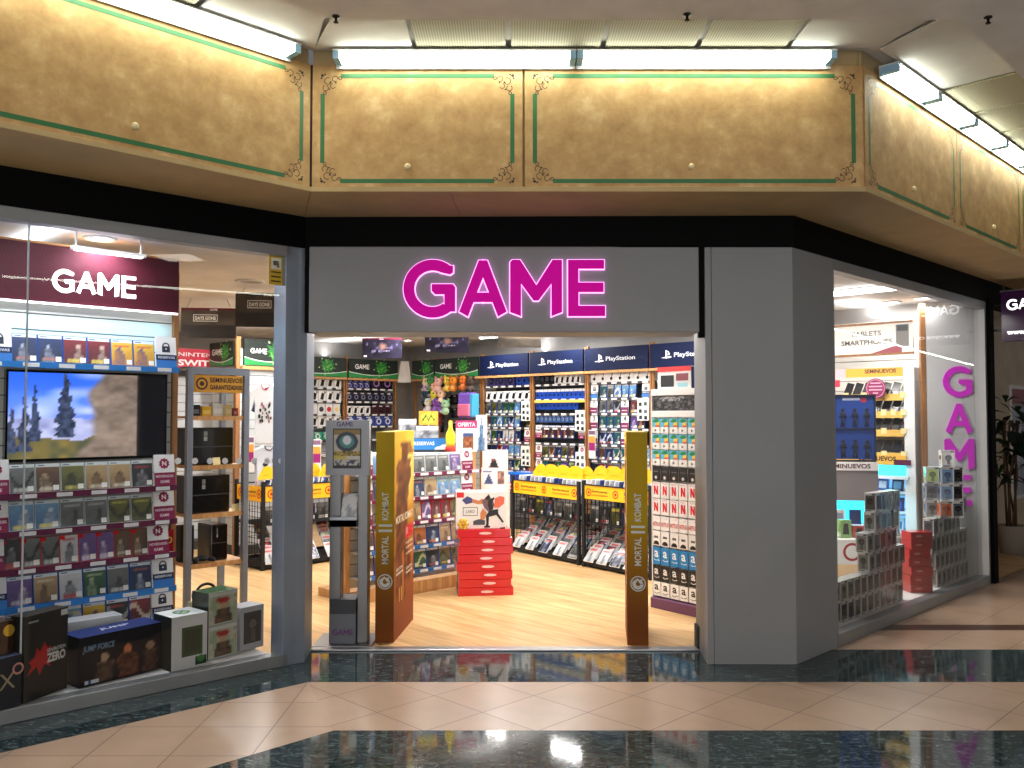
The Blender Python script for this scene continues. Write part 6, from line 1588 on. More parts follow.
# ---- wire dump bins with yellow signs
USEDBOX = []
def used_case_mesh(k):
    key = 'used%d' % k
    if key in CASES: return CASES[key]
    m = MB(); c = [(232, 234, 238), (214, 222, 234), (52, 74, 140), (206, 208, 212)][k]
    m.box(-0.068, 0.068, 0, 0.17, 0, 0.014, c)
    m.art((-0.064, 0.003, 0.0152), X * 0.128, Y * 0.164, 6, 7, picture(300 + k, ['white', 'navy', 'sky blue', 'grey'][k]))
    o = m.build('used_game_case', 'gloss'); me = o.data; bpy.data.objects.remove(o); CASES[key] = me
    return me
def badge(m, cx, cz, r):
    m.disc((cx, -0.0045, cz), X, Z, r, (186, 34, 20), 0, 18, r * 0.72); m.disc((cx, -0.0045, cz), X, Z, r * 0.42, (186, 34, 20), 0, 6)
def bin_sign(parent, x0, x1, z0, z1, reps):
    m = MB(); m.box(x0, x1, -0.003, 0.003, z0, z1, (246, 184, 28)); b = m.build('sign_board', 'print', parent)
    W = x1 - x0; h = z1 - z0; step = W / reps
    m = MB()
    for i in range(reps + 1): badge(m, min(max(x0 + step * i, x0 + h * 0.5), x1 - h * 0.42), (z0 + z1) / 2, h * 0.3)
    m.build('badge', 'print', b)
    for i in range(reps):
        m = MB(); cx = x0 + step * (i + 0.5); m.text('Seminuevos', (cx, -0.0045, z0 + h * 0.62), X, Z, h * 0.2, (40, 26, 20), w=step * 0.5, bold=0.02); m.text('garantizados', (cx, -0.0045, z0 + h * 0.33), X, Z, h * 0.2, (196, 84, 20), w=step * 0.52, bold=0.02); m.build('lettering', 'print', b)
def dump_bin(P, rz, W, D, label, where, zs0=0.66, zs1=0.80, ncol=4, reps=2, side_sign=False, div0=0.1):
    e = empty('wire_bin', (P[0], P[1], 0.006), rz, label, 'wire bin', 'black wire bins with yellow signs')
    BK = (16, 16, 18)
    for x in (0, W):
        for y in (0, D):
            m = MB(); m.box(x - 0.016, x + 0.016, y - 0.016, y + 0.016, 0, zs1 + 0.05, BK); m.build('post', 'matte', e)
    m = MB(); m.box(0, W, 0, D, 0.03, 0.05, (24, 24, 26)); m.box(0, W, -0.008, 0.008, 0.02, 0.08, BK); m.box(0, W, D - 0.008, D + 0.008, 0.02, 0.08, BK); m.box(-0.008, 0.008, 0, D, 0.02, 0.08, BK); m.box(W - 0.008, W + 0.008, 0, D, 0.02, 0.08, BK); m.build('base_tray', 'matte', e)
    m = MB(); m.box(0.01, W - 0.01, 0.01, D - 0.01, 0.44, 0.455, (26, 26, 28)); m.build('upper_tray', 'matte', e)
    m = MB()
    for i in range(1, 16): x = W * i / 16; m.box(x - 0.002, x + 0.002, -0.004, 0, 0.44, zs0, BK)
    for i in range(1, 6): z = 0.44 + (zs0 - 0.44) * i / 5; m.box(0, W, -0.006, -0.002, z - 0.002, z + 0.002, BK)
    m.build('wire_mesh', 'matte', e)
    for s in (0, W):
        m = MB()
        for i in range(1, 10): y = D * i / 10; m.box(s - 0.003, s + 0.003, y - 0.002, y + 0.002, 0.08, zs0, BK)
        for i in range(0, 12): z = 0.1 + (zs0 - 0.1) * i / 11; m.box(s - 0.003, s + 0.003, 0, D, z - 0.002, z + 0.002, BK)
        m.build('side_mesh', 'matte', e)
    m = MB(); m.box(-0.01, W + 0.01, -0.01, 0.01, zs1 + 0.0, zs1 + 0.012, BK); m.box(-0.01, W + 0.01, D - 0.01, D + 0.01, zs1, zs1 + 0.012, BK); m.build('top_rail', 'matte', e)
    bin_sign(e, 0.012, W - 0.012, zs0, zs1, reps)
    if side_sign:
        q = empty('side_sign', (0, D, 0), -PI / 2); q.parent = e; bin_sign(q, 0.012, D - 0.012, zs0, zs1, 1)
    m = MB(); m.box(0.02, W - 0.02, 0.03, D - 0.03, zs1 - 0.1, zs1 - 0.08, (206, 206, 206)); m.build('case_tray', 'paint', e)
    # dark cases seen through the mesh
    n = int(W / 0.15)
    for i in range(n):
        put(case_mesh('black tall', 260 + i % 5, ['grey', 'black', 'olive', 'navy', 'grey'][i % 5], False), 'game_case', local(P, rz, 0.09 + (W - 0.18) * i / max(1, n - 1), 0.06, 0.462), rz, -0.06, '%s game case behind the mesh, %s from left, %s' % (['grey', 'black', 'olive', 'navy', 'grey'][i % 5], ORD[i], where), 'game case', 'game cases inside the wire bins')
    # cases standing in the upper tray, white spines up
    n = int(W / 0.026)
    k = 0
    for i in range(n):
        if i % 5 == 2: continue
        k += 1
        o = put(used_case_mesh((i * 7) % 4), 'used_game_case', local(P, rz, 0.04 + (W - 0.1) * i / n, 0.06 + 0.02 * ((i * 5) % 3), zs1 + 0.012), rz, 0.0, '%s used case standing in the top tray of the %s' % (['white', 'pale blue', 'navy', 'light grey'][(i * 7) % 4], where), 'game case', 'cases in the top tray of the %s' % where)
        o.rotation_euler = (0.0, -PI / 2 + 0.25, rz); o.location.z = zs1 - 0.005
    # yellow rounded dividers
    nd = max(2, int((W - div0 + 0.1) / 0.115))
    for i in range(nd):
        m = MB()
        pts = [(x_ * 1.12, z_ * 1.1) for x_, z_ in [(-0.1, 0.0), (0.085, 0.0), (0.085, 0.05), (0.075, 0.09), (0.05, 0.115), (0.015, 0.125), (-0.02, 0.115), (-0.05, 0.085), (-0.075, 0.05)]]
        m.prism(pts, (0, 0, 0), X, Z, Y, 0.005, (246, 186, 24)); m.text('oferta', (0, -0.001, 0.045), X, Z, 0.014, (180, 110, 10), w=0.08)
        o = m.build('divider_card', 'print', loc=local(P, rz, div0 + (W - 0.1 - div0) * i / max(1, nd - 1), 0.13 + 0.05 * (i % 2), zs1 + 0.068), rz=rz + 0.25)
        tag(o, 'yellow rounded divider card, %s from the left on the %s' % (ORD[i], where), 'divider card', 'yellow divider cards on the wire bins')
    # slanted shingled rows of used games in the lower tray
    for c in range(ncol):
        cx = 0.09 + (W - 0.18) * c / max(1, ncol - 1)
        for j in range(8):
            o = put(used_case_mesh([0, 0, 1, 0, 3, 0, 2][(j + c) % 7]), 'used_game_case', local(P, rz, cx + 0.012 * j, 0.0 + 0.045 * j - 0.02, 0.062 + 0.032 * j), rz, 0.9, 'used game case, %s up in the %s slanted row, %s' % (ORD[j], ORD[c], where), 'game case', 'used game cases in the lower trays')
    return e
a, b, c, d = at_z(513, 551.5, 0), at_z(579, 565.8, 0), at_z(584, 567, 0), at_z(651, 581, 0)
rzb = math.atan2(b.y - a.y, b.x - a.x)
zz = lambda px, py, P: on_wall(px, py, P, rzb).z
dump_bin(a, rzb, (b - a).length, 0.55, 'black wire bin with yellow sign, behind the red box stack', 'far wire bin', zz(513, 493, a), zz(513, 480.5, a), 5, 2, False, 0.34)
rzc = math.atan2(d.y - c.y, d.x - c.x)
dump_bin(c, rzc, (d - c).length, 0.55, 'black wire bin with yellow sign, beside the right yellow gate', 'near wire bin', zz(584, 499, c), zz(584, 485.5, c), 5, 2)
q = at_z(262.5, 571.5, 0)
dump_bin(q, A45, 1.15, 0.55, 'black wire bin with yellow signs beyond the left door post', 'left wire bin', on_wall(262.5, 503, q, A45).z, on_wall(262.5, 487.5, q, A45).z, 5, 3, True)
# price sign standing at the left bin
for px, py, lb in ((248.5, 470, 'orange and magenta price sign over the wire bin in the left window'), (316, 470, 'orange and magenta price sign beside the left door post')):
    P = at_y(px, py, 8.75 if px < 300 else 9.6)
    o = strip_me.copy(); C.objects.link(o); o.location = (P.x, P.y, P.z - 0.02); o.rotation_euler = (0, 0, 0.3); o.scale = (0.95, 1, 0.98); o['label'] = lb

# ---- gift card rack by the right door jamb
a, b = at_z(652, 607.5, 0), at_z(695.5, 617.6, 0)
rzk = math.atan2(b.y - a.y, b.x - a.x); KW = (b - a).length + 0.12
kz = lambda py, px=670: on_wall(px, py, a, rzk).z
rk = empty('gift_card_rack', (a.x, a.y, 0.006), rzk, 'white gift card rack with purple foot beside the right door jamb', 'card rack')
m = MB(); m.box(0.0, KW, -0.02, 0.36, 0, 0.085, (104, 62, 96)); m.build('foot', 'paint', rk, bevel=0.006)
ktop = kz(367.5 + 22, 670)
m = MB(); m.box(0, KW, 0.05, 0.34, 0.085, ktop, (226, 228, 226)); m.box(0, 0.012, 0, 0.05, 0.085, ktop, (220, 220, 220)); m.build('body', 'paint', rk, bevel=0.003)
m = MB(); m.box(0, KW, 0.0, 0.05, kz(396), ktop, (240, 240, 238)); m.box(0, KW, 0.0, 0.05, kz(418) , kz(411.5), (236, 236, 234)); m.build('header_frame', 'paint', rk, bevel=0.002)
def hd_art(u, v):
    if u > 0.82: return (90, 180, 120) if v > 0.66 else (236, 120, 50) if v > 0.45 else (236, 236, 236)
    c = mixc((26, 26, 28), (120, 120, 122), hsh(round(u * 26), round(v * 8), 4) ** 2)
    if v > 0.7 and u < 0.6 and hsh(round(u * 30), round(v * 12), 6) > 0.4: c = (170, 170, 170)
    return c
m = MB(); m.art((0.015, 0.02, kz(411.5)), X * (KW - 0.03), Z * (kz(397) - kz(411.5)), 40, 14, hd_art); m.build('header_picture', 'print', rk)
def card_play(m, w, h):
    m.box(-w / 2, w / 2, 0, 0.002, 0, h, (238, 238, 236)); y = -0.0008
    m.face([(-w / 2, y, h * 0.42), (w / 2, y, h * 0.42), (w / 2, y, h), (-w / 2, y, h)], (96, 186, 214))
    m.face([(-w * 0.4, y * 2, h * 0.78), (0, y * 2, h * 0.72), (w * 0.42, y * 2, h * 0.8), (w * 0.3, y * 2, h * 0.97), (-w * 0.1, y * 2, h * 0.95)], (30, 130, 66))
    m.face([(0, y * 2, h * 0.55), (w * 0.46, y * 2, h * 0.55), (w * 0.46, y * 2, h * 0.76), (0, y * 2, h * 0.7)], (240, 206, 70)); m.face([(0, y * 2, h * 0.43), (w * 0.5, y * 2, h * 0.43), (w * 0.5, y * 2, h * 0.56), (0, y * 2, h * 0.55)], (232, 96, 50))
    m.face([(-w * 0.12, y * 2, h * 0.1), (w * 0.14, y * 2, h * 0.2), (-w * 0.12, y * 2, h * 0.3)], (70, 76, 84))
def card_dark(m, w, h):
    m.box(-w / 2, w / 2, 0, 0.002, 0, h, (30, 28, 30)); m.disc((0, -0.001, h * 0.2), X, Z, w * 0.16, (214, 206, 200), 0, 10); m.face([(-w * 0.3, -0.001, h * 0.62), (w * 0.3, -0.001, h * 0.62), (w * 0.3, -0.001, h * 0.68), (-w * 0.3, -0.001, h * 0.68)], (120, 116, 110))
def card_n(m, w, h):
    m.box(-w / 2, w / 2, 0, 0.002, 0, h, (240, 238, 236)); R_ = (206, 20, 36); y = -0.001
    m.face([(-w * 0.26, y, h * 0.2), (-w * 0.1, y, h * 0.22), (-w * 0.1, y, h * 0.76), (-w * 0.26, y, h * 0.76)], R_); m.face([(w * 0.1, y, h * 0.22), (w * 0.26, y, h * 0.2), (w * 0.26, y, h * 0.76), (w * 0.1, y, h * 0.76)], R_)
    m.face([(w * 0.08, y * 1.5, h * 0.21), (w * 0.26, y * 1.5, h * 0.19), (-w * 0.08, y * 1.5, h * 0.77), (-w * 0.27, y * 1.5, h * 0.77)], (226, 30, 44))
    m.text('NETFLIX', (0, y, h * 0.9), X, Z, h * 0.07, (206, 40, 50), w=w * 0.6)
def card_net(m, w, h):
    m.box(-w / 2, w / 2, 0, 0.002, 0, h, (240, 238, 236)); m.text('NETFLIX', (0, -0.001, h * 0.42), X, Z, h * 0.3, (206, 30, 44), w=w * 0.92, bold=0.02); m.text('20', (w * 0.2, -0.001, h * 0.86), X, Z, h * 0.1, (206, 60, 60))
def card_dots(m, w, h):
    m.box(-w / 2, w / 2, 0, 0.002, 0, h, (236, 236, 234)); m.disc((0, -0.001, h * 0.06), X, Z, w * 0.36, (22, 22, 24), 0, 14, 0, 0, PI); m.text('50', (0, -0.001, h * 0.58), X, Z, h * 0.16, (26, 26, 28), w=w * 0.5, bold=0.06)
def card_a(bg, fg):
    def f(m, w, h):
        m.box(-w / 2, w / 2, 0, 0.002, 0, h, bg); m.text('a', (0, -0.001, h * 0.6), X, Z, h * 0.38, fg, w=w * 0.5, bold=0.02)
        m.disc((0, -0.001, h * 0.5), X, Z, w * 0.46, fg, 0, 10, w * 0.41, PI + 0.85, 2 * PI - 0.85)
        m.face([(w * 0.24, -0.001, h * 0.22), (w * 0.36, -0.001, h * 0.2), (w * 0.33, -0.001, h * 0.3)], fg)
    return f
CN = [('play', card_play, 418.5, 433.5, 'blue and green card with a play triangle', 'first'), ('play', card_play, 434.5, 449.5, 'blue and green card with a play triangle', 'second'), ('play', card_play, 450.5, 466, 'blue and green card with a play triangle', 'third'),
      ('dark', card_dark, 467.5, 481, 'black card with a pale dot', 'fourth'), ('n', card_n, 483, 499, 'white card with red N', 'fifth'), ('n', card_n, 500, 516, 'white card with red N', 'sixth'), ('net', card_net, 517.5, 531.5, 'white card with red lettering', 'seventh'),
      ('dots', card_dots, 532.5, 547.5, 'white card with black half disc', 'eighth'), ('ab', card_a((24, 130, 196), (240, 244, 248)), 549, 566.5, 'blue card with white a', 'ninth'), ('ak', card_a((26, 26, 28), (236, 236, 236)), 567.5, 583, 'black card with white a', 'tenth'), ('aw', card_a((236, 236, 234), (30, 30, 32)), 584, 598.5, 'white card with black a', 'eleventh')]
ncols = 6; cw = KW / ncols
m = MB()
for _, _, y0, y1, _, _ in CN:
    for i in range(ncols): m.box(cw * (i + 0.5) - 0.003, cw * (i + 0.5) + 0.003, 0.0075, 0.05, kz(y0) - 0.012, kz(y0) - 0.006, (190, 190, 190))
m.build('peg_hook', 'metal', rk)
for key, fn, y0, y1, ds, row in CN:
    h_ = kz(y0) - kz(y1)
    for i in range(ncols):
        ck = ('card', key, round(h_, 3))
        if ck not in CASES:
            m = MB(); fn(m, cw * 0.9, h_); o = m.build('gift_card', 'print'); CASES[ck] = o.data; bpy.data.objects.remove(o)
        put(CASES[ck], 'gift_card', local(a, rzk, cw * (i + 0.5), 0.004 - 0.0015 * (i % 2), kz(y1)), rzk, 0.0, '%s, %s in the %s row, white rack' % (ds, ORD[i], row), 'gift card', 'gift cards on the white rack')
# console carton on the rack
pa = local(a, rzk, 0.02, 0.06, ktop + 0.006)
e = empty('console_box', pa, rzk, 'white console carton with red top band on the gift card rack', 'console box')
W, H = KW * 0.62, kz(367) - ktop
m = MB(); m.box(0, W, 0, 0.14, 0, H, (236, 234, 230)); m.build('carton', 'gloss', e, bevel=0.003)
m = MB(); Q(m, 0, W, H * 0.78, H, (222, 40, 44)); m.build('top_band', 'print', e)
m = MB(); Q(m, W * 0.1, W * 0.5, H * 0.1, H * 0.62, (20, 20, 22)); Q(m, W * 0.56, W * 0.92, H * 0.36, H * 0.68, (130, 60, 70)); Q(m, W * 0.6, W * 0.9, H * 0.08, H * 0.26, (150, 200, 206)); m.disc((W * 0.06, -0.0014, H * 0.12), X, Z, H * 0.08, (240, 240, 240), 0, 12); m.build('picture', 'print', e)
e = empty('console_box', local(a, rzk, KW * 0.66, 0.06, ktop + 0.006), rzk, 'dark navy console carton on the gift card rack by the jamb', 'console box')
m = MB(); m.box(0, KW * 0.3, 0, 0.14, 0, H * 0.95, (24, 34, 70)); m.build('carton', 'gloss', e, bevel=0.003)
m = MB(); Q(m, KW * 0.1, KW * 0.28, H * 0.1, H * 0.6, (20, 40, 120)); Q(m, KW * 0.12, KW * 0.26, H * 0.4, H * 0.46, (130, 150, 200), -0.002); m.build('picture', 'print', e)
# ================================================================ right display window
m = MB()
q = [rt(0.41) - RN * 0.09, rt(2.62) - RN * 0.09, rt(2.62) - RN * 0.28, rt(1.9) - RN * 0.75, rt(0.41) - RN * 0.75]
m.prism([(p.x, p.y) for p in q], (0, 0, 0.006), X, Y, Z, 0.078, (226, 224, 218)); struct(m.build('trim_display_plinth_right', 'white_plaster', bevel=0.004))
RZ0 = 0.085
FB = {}
FPAL = [('dark grey', (70, 72, 74), (34, 34, 36)), ('charcoal', (52, 54, 58), (22, 22, 26)), ('pale grey', (130, 132, 130), (56, 58, 58)), ('brown', (104, 84, 66), (40, 34, 30)), ('slate', (84, 92, 100), (36, 40, 48)),
        ('orange', (226, 116, 60), (170, 70, 36)), ('blue', (110, 160, 206), (40, 60, 120)), ('lime', (190, 214, 120), (90, 120, 60)), ('white', (226, 226, 224), (30, 30, 34)), ('sky', (150, 180, 196), (60, 84, 110))]
BW, BH, BD = 0.106, 0.145, 0.09
def fig_box(k):
    if k in FB: return FB[k]
    _, a, b = FPAL[k]; W, H, D = BW, BH, BD
    r = random.Random(k)
    fr = (206, 208, 206)
    m = MB(); m.box(-W / 2, W / 2, 0, D, 0, H, fr)
    def win(o, U, N, w_):
        P = lambda x, z, d: o + U * x + Z * z + N * d
        m.face([P(w_ * 0.1, H * 0.12, 0.0008), P(w_ * 0.9, H * 0.12, 0.0008), P(w_ * 0.9, H * 0.86, 0.0008), P(w_ * 0.1, H * 0.86, 0.0008)], a)
        c = mixc(b, (200, 180, 160), 0.25)
        m.face([P(w_ * (0.5 + 0.27 * math.cos(t)), H * (0.56 + 0.17 * math.sin(t)), 0.0014) for t in [2 * PI * i / 14 for i in range(14)]], b)
        m.face([P(w_ * 0.36, H * 0.16, 0.0014), P(w_ * 0.64, H * 0.16, 0.0014), P(w_ * 0.6, H * 0.42, 0.0014), P(w_ * 0.4, H * 0.42, 0.0014)], c)
        m.face([P(w_ * 0.34, H * 0.5, 0.002), P(w_ * 0.66, H * 0.5, 0.002), P(w_ * 0.66, H * 0.56, 0.002), P(w_ * 0.34, H * 0.56, 0.002)], c)
        m.face([P(w_ * 0.1, H * 0.04, 0.0008), P(w_ * 0.6, H * 0.04, 0.0008), P(w_ * 0.6, H * 0.09, 0.0008), P(w_ * 0.1, H * 0.09, 0.0008)], (90, 92, 94))
        m.face([P(w_ * 0.66, H * 0.88, 0.0008), P(w_ * 0.94, H * 0.88, 0.0008), P(w_ * 0.94, H * 0.96, 0.0008), P(w_ * 0.66, H * 0.96, 0.0008)], (60, 60, 64))
    win(Vector((-W / 2, 0, 0)), X, -Y, W); win(Vector((-W / 2, D, 0)), -Y, -X, D)
    o = m.build('figure_box', 'gloss'); me = o.data; bpy.data.objects.remove(o); FB[k] = me
    return me
rf = random.Random(31)
def pile(P, layers, where, grp):
    for L_, (x0, n, ks) in enumerate(layers):
        for i in range(n):
            k = ks[i] if ks and i < len(ks) else rf.choice([0, 1, 2, 3, 4])
            y = 0.0 + (0.0 if L_ < 2 else 0.012 * rf.random())
            put(fig_box(k), 'figure_box', local(P, A45, x0 + BW / 2 + (BW + 0.006) * i, y, RZ0 + L_ * (BH + 0.001)), A45, 0, '%s windowed figure box, %s along layer %s from below, %s' % (FPAL[k][0], ORD[i], ['one', 'two', 'three', 'four', 'five', 'six', 'seven', 'eight'][L_], where), 'figure box', grp)
P0 = rt(0.485) - RN * 0.13
pile(P0, [(0.0, 12, [1, 0, 1, 0]), (0.0, 12, [1, 2, 2]), (0.73, 6, [2, 4]), (0.70, 5, None), (0.84, 4, [2, 1, 0]), (0.87, 4, [0, 1, 2])], 'pillar pile', 'pile of figure boxes beside the pillar')
P1 = rt(1.96) - RN * 0.13
pile(P1, [(0.0, 7, [2, 2]), (-0.03, 7, [2, 2, 4]), (-0.1, 8, [2, 4, 2]), (-0.05, 6, [4, 8, 0])], 'letters pile', 'pile of figure boxes under the vertical letters')
for x, y, L_, k, rz in ((0.0, 0.02, 4, 2, -0.25), (0.085, -0.06, 4, 5, -0.1), (0.19, -0.05, 4, 4, 0.1), (0.0, 0.02, 5, 4, -0.2), (0.1, -0.05, 5, 6, -0.15), (0.2, -0.03, 5, 1, 0.2), (0.0, 0.0, 6, 7, -0.2), (0.11, -0.04, 6, 6, -0.1), (0.21, -0.02, 6, 1, 0.25), (0.12, -0.04, 7, 8, -0.15)):
    p = P1 + Vector((x + 0.02, y + 0.09, 0))
    put(fig_box(k), 'figure_box', (p.x, p.y, RZ0 + L_ * (BH + 0.001)), rz, 0, '%s figure box facing out, layer %s of the letters pile' % (FPAL[k][0], ['', '', '', '', 'five', 'six', 'seven', 'eight'][L_]) + (', %s' % ['outer end', 'middle', 'inner end'][0 if x < 0.05 else 1 if x < 0.18 else 2]), 'figure box', 'pile of figure boxes under the vertical letters')
put(fig_box(4), 'figure_box', local(P1, A45, 0.72, 0.0, RZ0 + 4 * (BH + 0.001)), A45, 0, 'slate figure box alone at the far end of the letters pile', 'figure box', 'pile of figure boxes under the vertical letters')
# red boxes between the piles
R0 = Vector((3.30, 7.33, 0))
for i in range(7):
    e = empty('red_box', (R0.x + rf.uniform(-0.012, 0.012), R0.y + rf.uniform(0, 0.015), RZ0 + i * 0.072), 0.12 + rf.uniform(-0.06, 0.06), 'red toy kit box, %s from the bottom between the figure box piles' % ORD[i], 'toy kit box', 'red toy kit boxes in the right window')
    m = MB(); m.box(0, 0.19, 0, 0.15, 0, 0.07, (196, 24, 32)); m.build('carton', 'gloss', e, bevel=0.003)
    m = MB(); m.face([(0.07 + 0.03 * math.cos(t), -0.0012, 0.036 + 0.009 * math.sin(t)) for t in [2 * PI * k / 14 for k in range(14)]], (230, 150, 140)); m.build('printed_logo', 'print', e)
# brown runner figure card on a flat pale carton
P = on_wall(893, 540, rt(1.0) - RN * 0.45, A45)
base = Vector((P.x, P.y, RZ0))
e = empty('carton', (base.x, base.y, RZ0), A45, 'tall pale carton behind the pillar pile carrying the runner card', 'carton')
hc = on_wall(903, 536, base, A45).z - RZ0
m = MB(); m.box(0, 0.26, 0, 0.16, 0, hc, (206, 196, 190)); m.build('body', 'print', e, bevel=0.003)
m = MB(); Q(m, 0.14, 0.2, hc - 0.1, hc - 0.02, (96, 100, 96)); Q(m, 0.04, 0.1, hc - 0.09, hc - 0.03, (140, 120, 110)); m.build('picture', 'print', e)
def runner(u, v):
    if ((u - 0.55) / 0.12) ** 2 + ((v - 0.88) / 0.07) ** 2 < 1: return (120, 70, 50)
    if 0.45 < v < 0.82 and abs(u - 0.5 - 0.2 * (v - 0.6)) < 0.17: return mixc((150, 84, 56), (70, 50, 44), hsh(round(u * 12), round(v * 18), 3))
    if v <= 0.45 and (abs(u - 0.36 - 0.1 * v) < 0.09 or abs(u - 0.86 + 0.55 * v) < 0.09): return (84, 54, 44)
    if ((u - 0.15) / 0.14) ** 2 + ((v - 0.22) / 0.12) ** 2 < 1: return (70, 70, 64)
    return (226, 222, 222)
m = MB(); hh_ = 0.26; m.box(0, 0.13, 0, 0.006, 0, hh_, (220, 216, 216)); m.art((0, -0.001, 0), X * 0.13, Z * hh_, 16, 28, runner); o = m.build('runner_card', 'print', loc=local(base, A45, 0.1, 0.03, RZ0 + hc + 0.001), rz=A45)
tag(o, 'white card with a brown running figure standing on the pale carton', 'picture card')

# ---- wall bay with phones under the tablets header
S0, S1_ = 6.90, 7.715
TP = bayP(S0); TW_ = S1_ - S0
tz = lambda py, px=895: on_wall(px, py, TP, B45).z
tb_ = empty('phone_bay', (TP.x, TP.y, 0.006), B45, 'white wall bay with yellow phone trays under the tablets and smartphones header', 'shelf bay', 'wall shelf bays')
slat_panel(tb_, -0.5, TW_, 0.34, 0.1, 2.5, (200, 200, 198), 0.1)
m = MB(); m.box(TW_ - 0.1, TW_, 0.0, 0.34, 0.1, tz(368, 900), (240, 240, 238)); m.build('side_frame', 'paint', tb_, bevel=0.004)
m = MB(); m.box(-0.5, TW_, 0.1, 0.34, 0, 0.1, (60, 60, 60)); m.build('plinth', 'matte', tb_)
z0, z1 = tz(354, 880), tz(325, 880)
m = MB(); m.box(-0.05, TW_ + 0.0, -0.02, 0.02, z0, z1, (234, 230, 222)); hb = m.build('header_board', 'print', tb_)
m = MB(); m.box(-0.05, TW_, -0.03, 0.02, z1, z1 + 0.02, (170, 120, 70)); m.box(-0.05, TW_, -0.03, 0.02, z0 - 0.02, z0, (170, 120, 70)); m.build('header_rail', 'oak_edge', hb)
H_ = z1 - z0
m = MB(); m.text('TABLETS', (0.37, -0.022, z0 + H_ * 0.7), X, Z, H_ * 0.17, (50, 50, 50), w=0.3, bold=0.01); m.build('lettering', 'print', hb)
m = MB(); m.text('SMARTPHONES', (0.375, -0.022, z0 + H_ * 0.4), X, Z, H_ * 0.17, (50, 50, 50), w=0.5, bold=0.02); m.build('lettering', 'print', hb)
m = MB(); m.face([(0.42, -0.0215, z0), (TW_ - 0.1, -0.0215, z0), (TW_ - 0.1, -0.0215, z0 + H_ * 0.26), (0.62, -0.0215, z0 + H_ * 0.2)], (150, 60, 76)); Q(m, 0.66, 0.78, z0 + H_ * 0.2, z0 + H_ * 0.94, (120, 116, 110), -0.0222); Q(m, 0.67, 0.77, z0 + H_ * 0.72, z0 + H_ * 0.92, (40, 40, 44), -0.0228); m.build('picture', 'print', hb)
# yellow banner above the trays, with its pink left half
a0, a1 = tz(377), tz(368)
m = MB(); Q(m, 0.16, TW_ - 0.1, a0, a1, (236, 178, 60), -0.01); Q(m, -0.1, 0.16, a0, a1, (232, 190, 196), -0.01); Q(m, -0.1, 0.1, a0 - 0.09, a0 - 0.02, (206, 40, 70), -0.012); m.box(-0.1, TW_ - 0.1, -0.009, 0.0, a0, a1, (240, 240, 240)); bn = m.build('banner', 'print', tb_)
m = MB(); m.text('SEMINUEVOS', (0.5, -0.0115, (a0 + a1) / 2 + 0.012), X, Z, 0.04, (80, 30, 40), w=0.3, bold=0.03); m.build('lettering', 'print', bn)
TR = [(398, True), (415.5, True), (434, True), (457, False)]
for i, (py, _) in enumerate(TR):
    z = tz(py)
    m = MB(); m.box(0.05, TW_ - 0.1, 0.0, 0.3, z - 0.02, z, (232, 196, 110)); m.box(0.05, TW_ - 0.1, -0.01, 0.0, z - 0.03, z + 0.035, (232, 188, 90)); m.build('tray', 'paint', tb_)
    for k in range(7):
        x = 0.14 + 0.092 * k
        m = MB(); m.box(-0.036, 0.036, 0, 0.009, 0, 0.155, (22, 22, 26)); m.box(-0.033, 0.033, -0.0008, 0.0, 0.008, 0.148, (12, 14, 22)); o = m.build('phone', 'gloss', loc=local(TP, B45, x, 0.03, z + 0.011), rz=B45)
        o.rotation_euler = (-0.35, 0.22, B45)
        tag(o, 'black phone leaning on the %s yellow tray, %s from the left, right window' % (ORD[i], ORD[k]), 'phone', 'phones on the yellow trays')
        if k % 2 == 0 or i == 1:
            m = MB(); m.box(-0.026, 0.026, 0, 0.003, 0, 0.055, (240, 222, 160)); o = m.build('price_card', 'print', loc=local(TP, B45, x + 0.02, -0.012 - 0.001, z + 0.002), rz=B45)
            tag(o, 'cream price card on the %s yellow tray, %s from the left' % (ORD[i], ORD[k]), 'price card', 'price cards on the yellow trays')
b0, b1 = tz(465.5), tz(456)
m = MB(); m.box(0.0, TW_ - 0.08, -0.014, -0.008, b0, b1, (240, 182, 70)); sb = m.build('lower_banner', 'print', tb_)
m = MB(); m.text('SEMINUEVOS', (0.46, -0.0155, (b0 + b1) / 2 + 0.012), X, Z, 0.045, (60, 30, 34), w=0.36, bold=0.03); Q(m, 0.62, 0.78, b0, b0 + 0.05, (96, 26, 60), -0.015); m.build('lettering', 'print', sb)
c0_, c1_ = tz(476.5), tz(466)
m = MB(); m.box(0.1, TW_ - 0.09, -0.02, 0.0, c0_, c1_, (60, 225, 245)); m.build('light_panel', 'panel_cyan', tb_)
m = MB(); m.box(0.1, TW_ - 0.06, -0.03, 0.3, c0_ - 0.03, c0_, (246, 250, 252)); m.build('lit_shelf', 'paint', tb_)
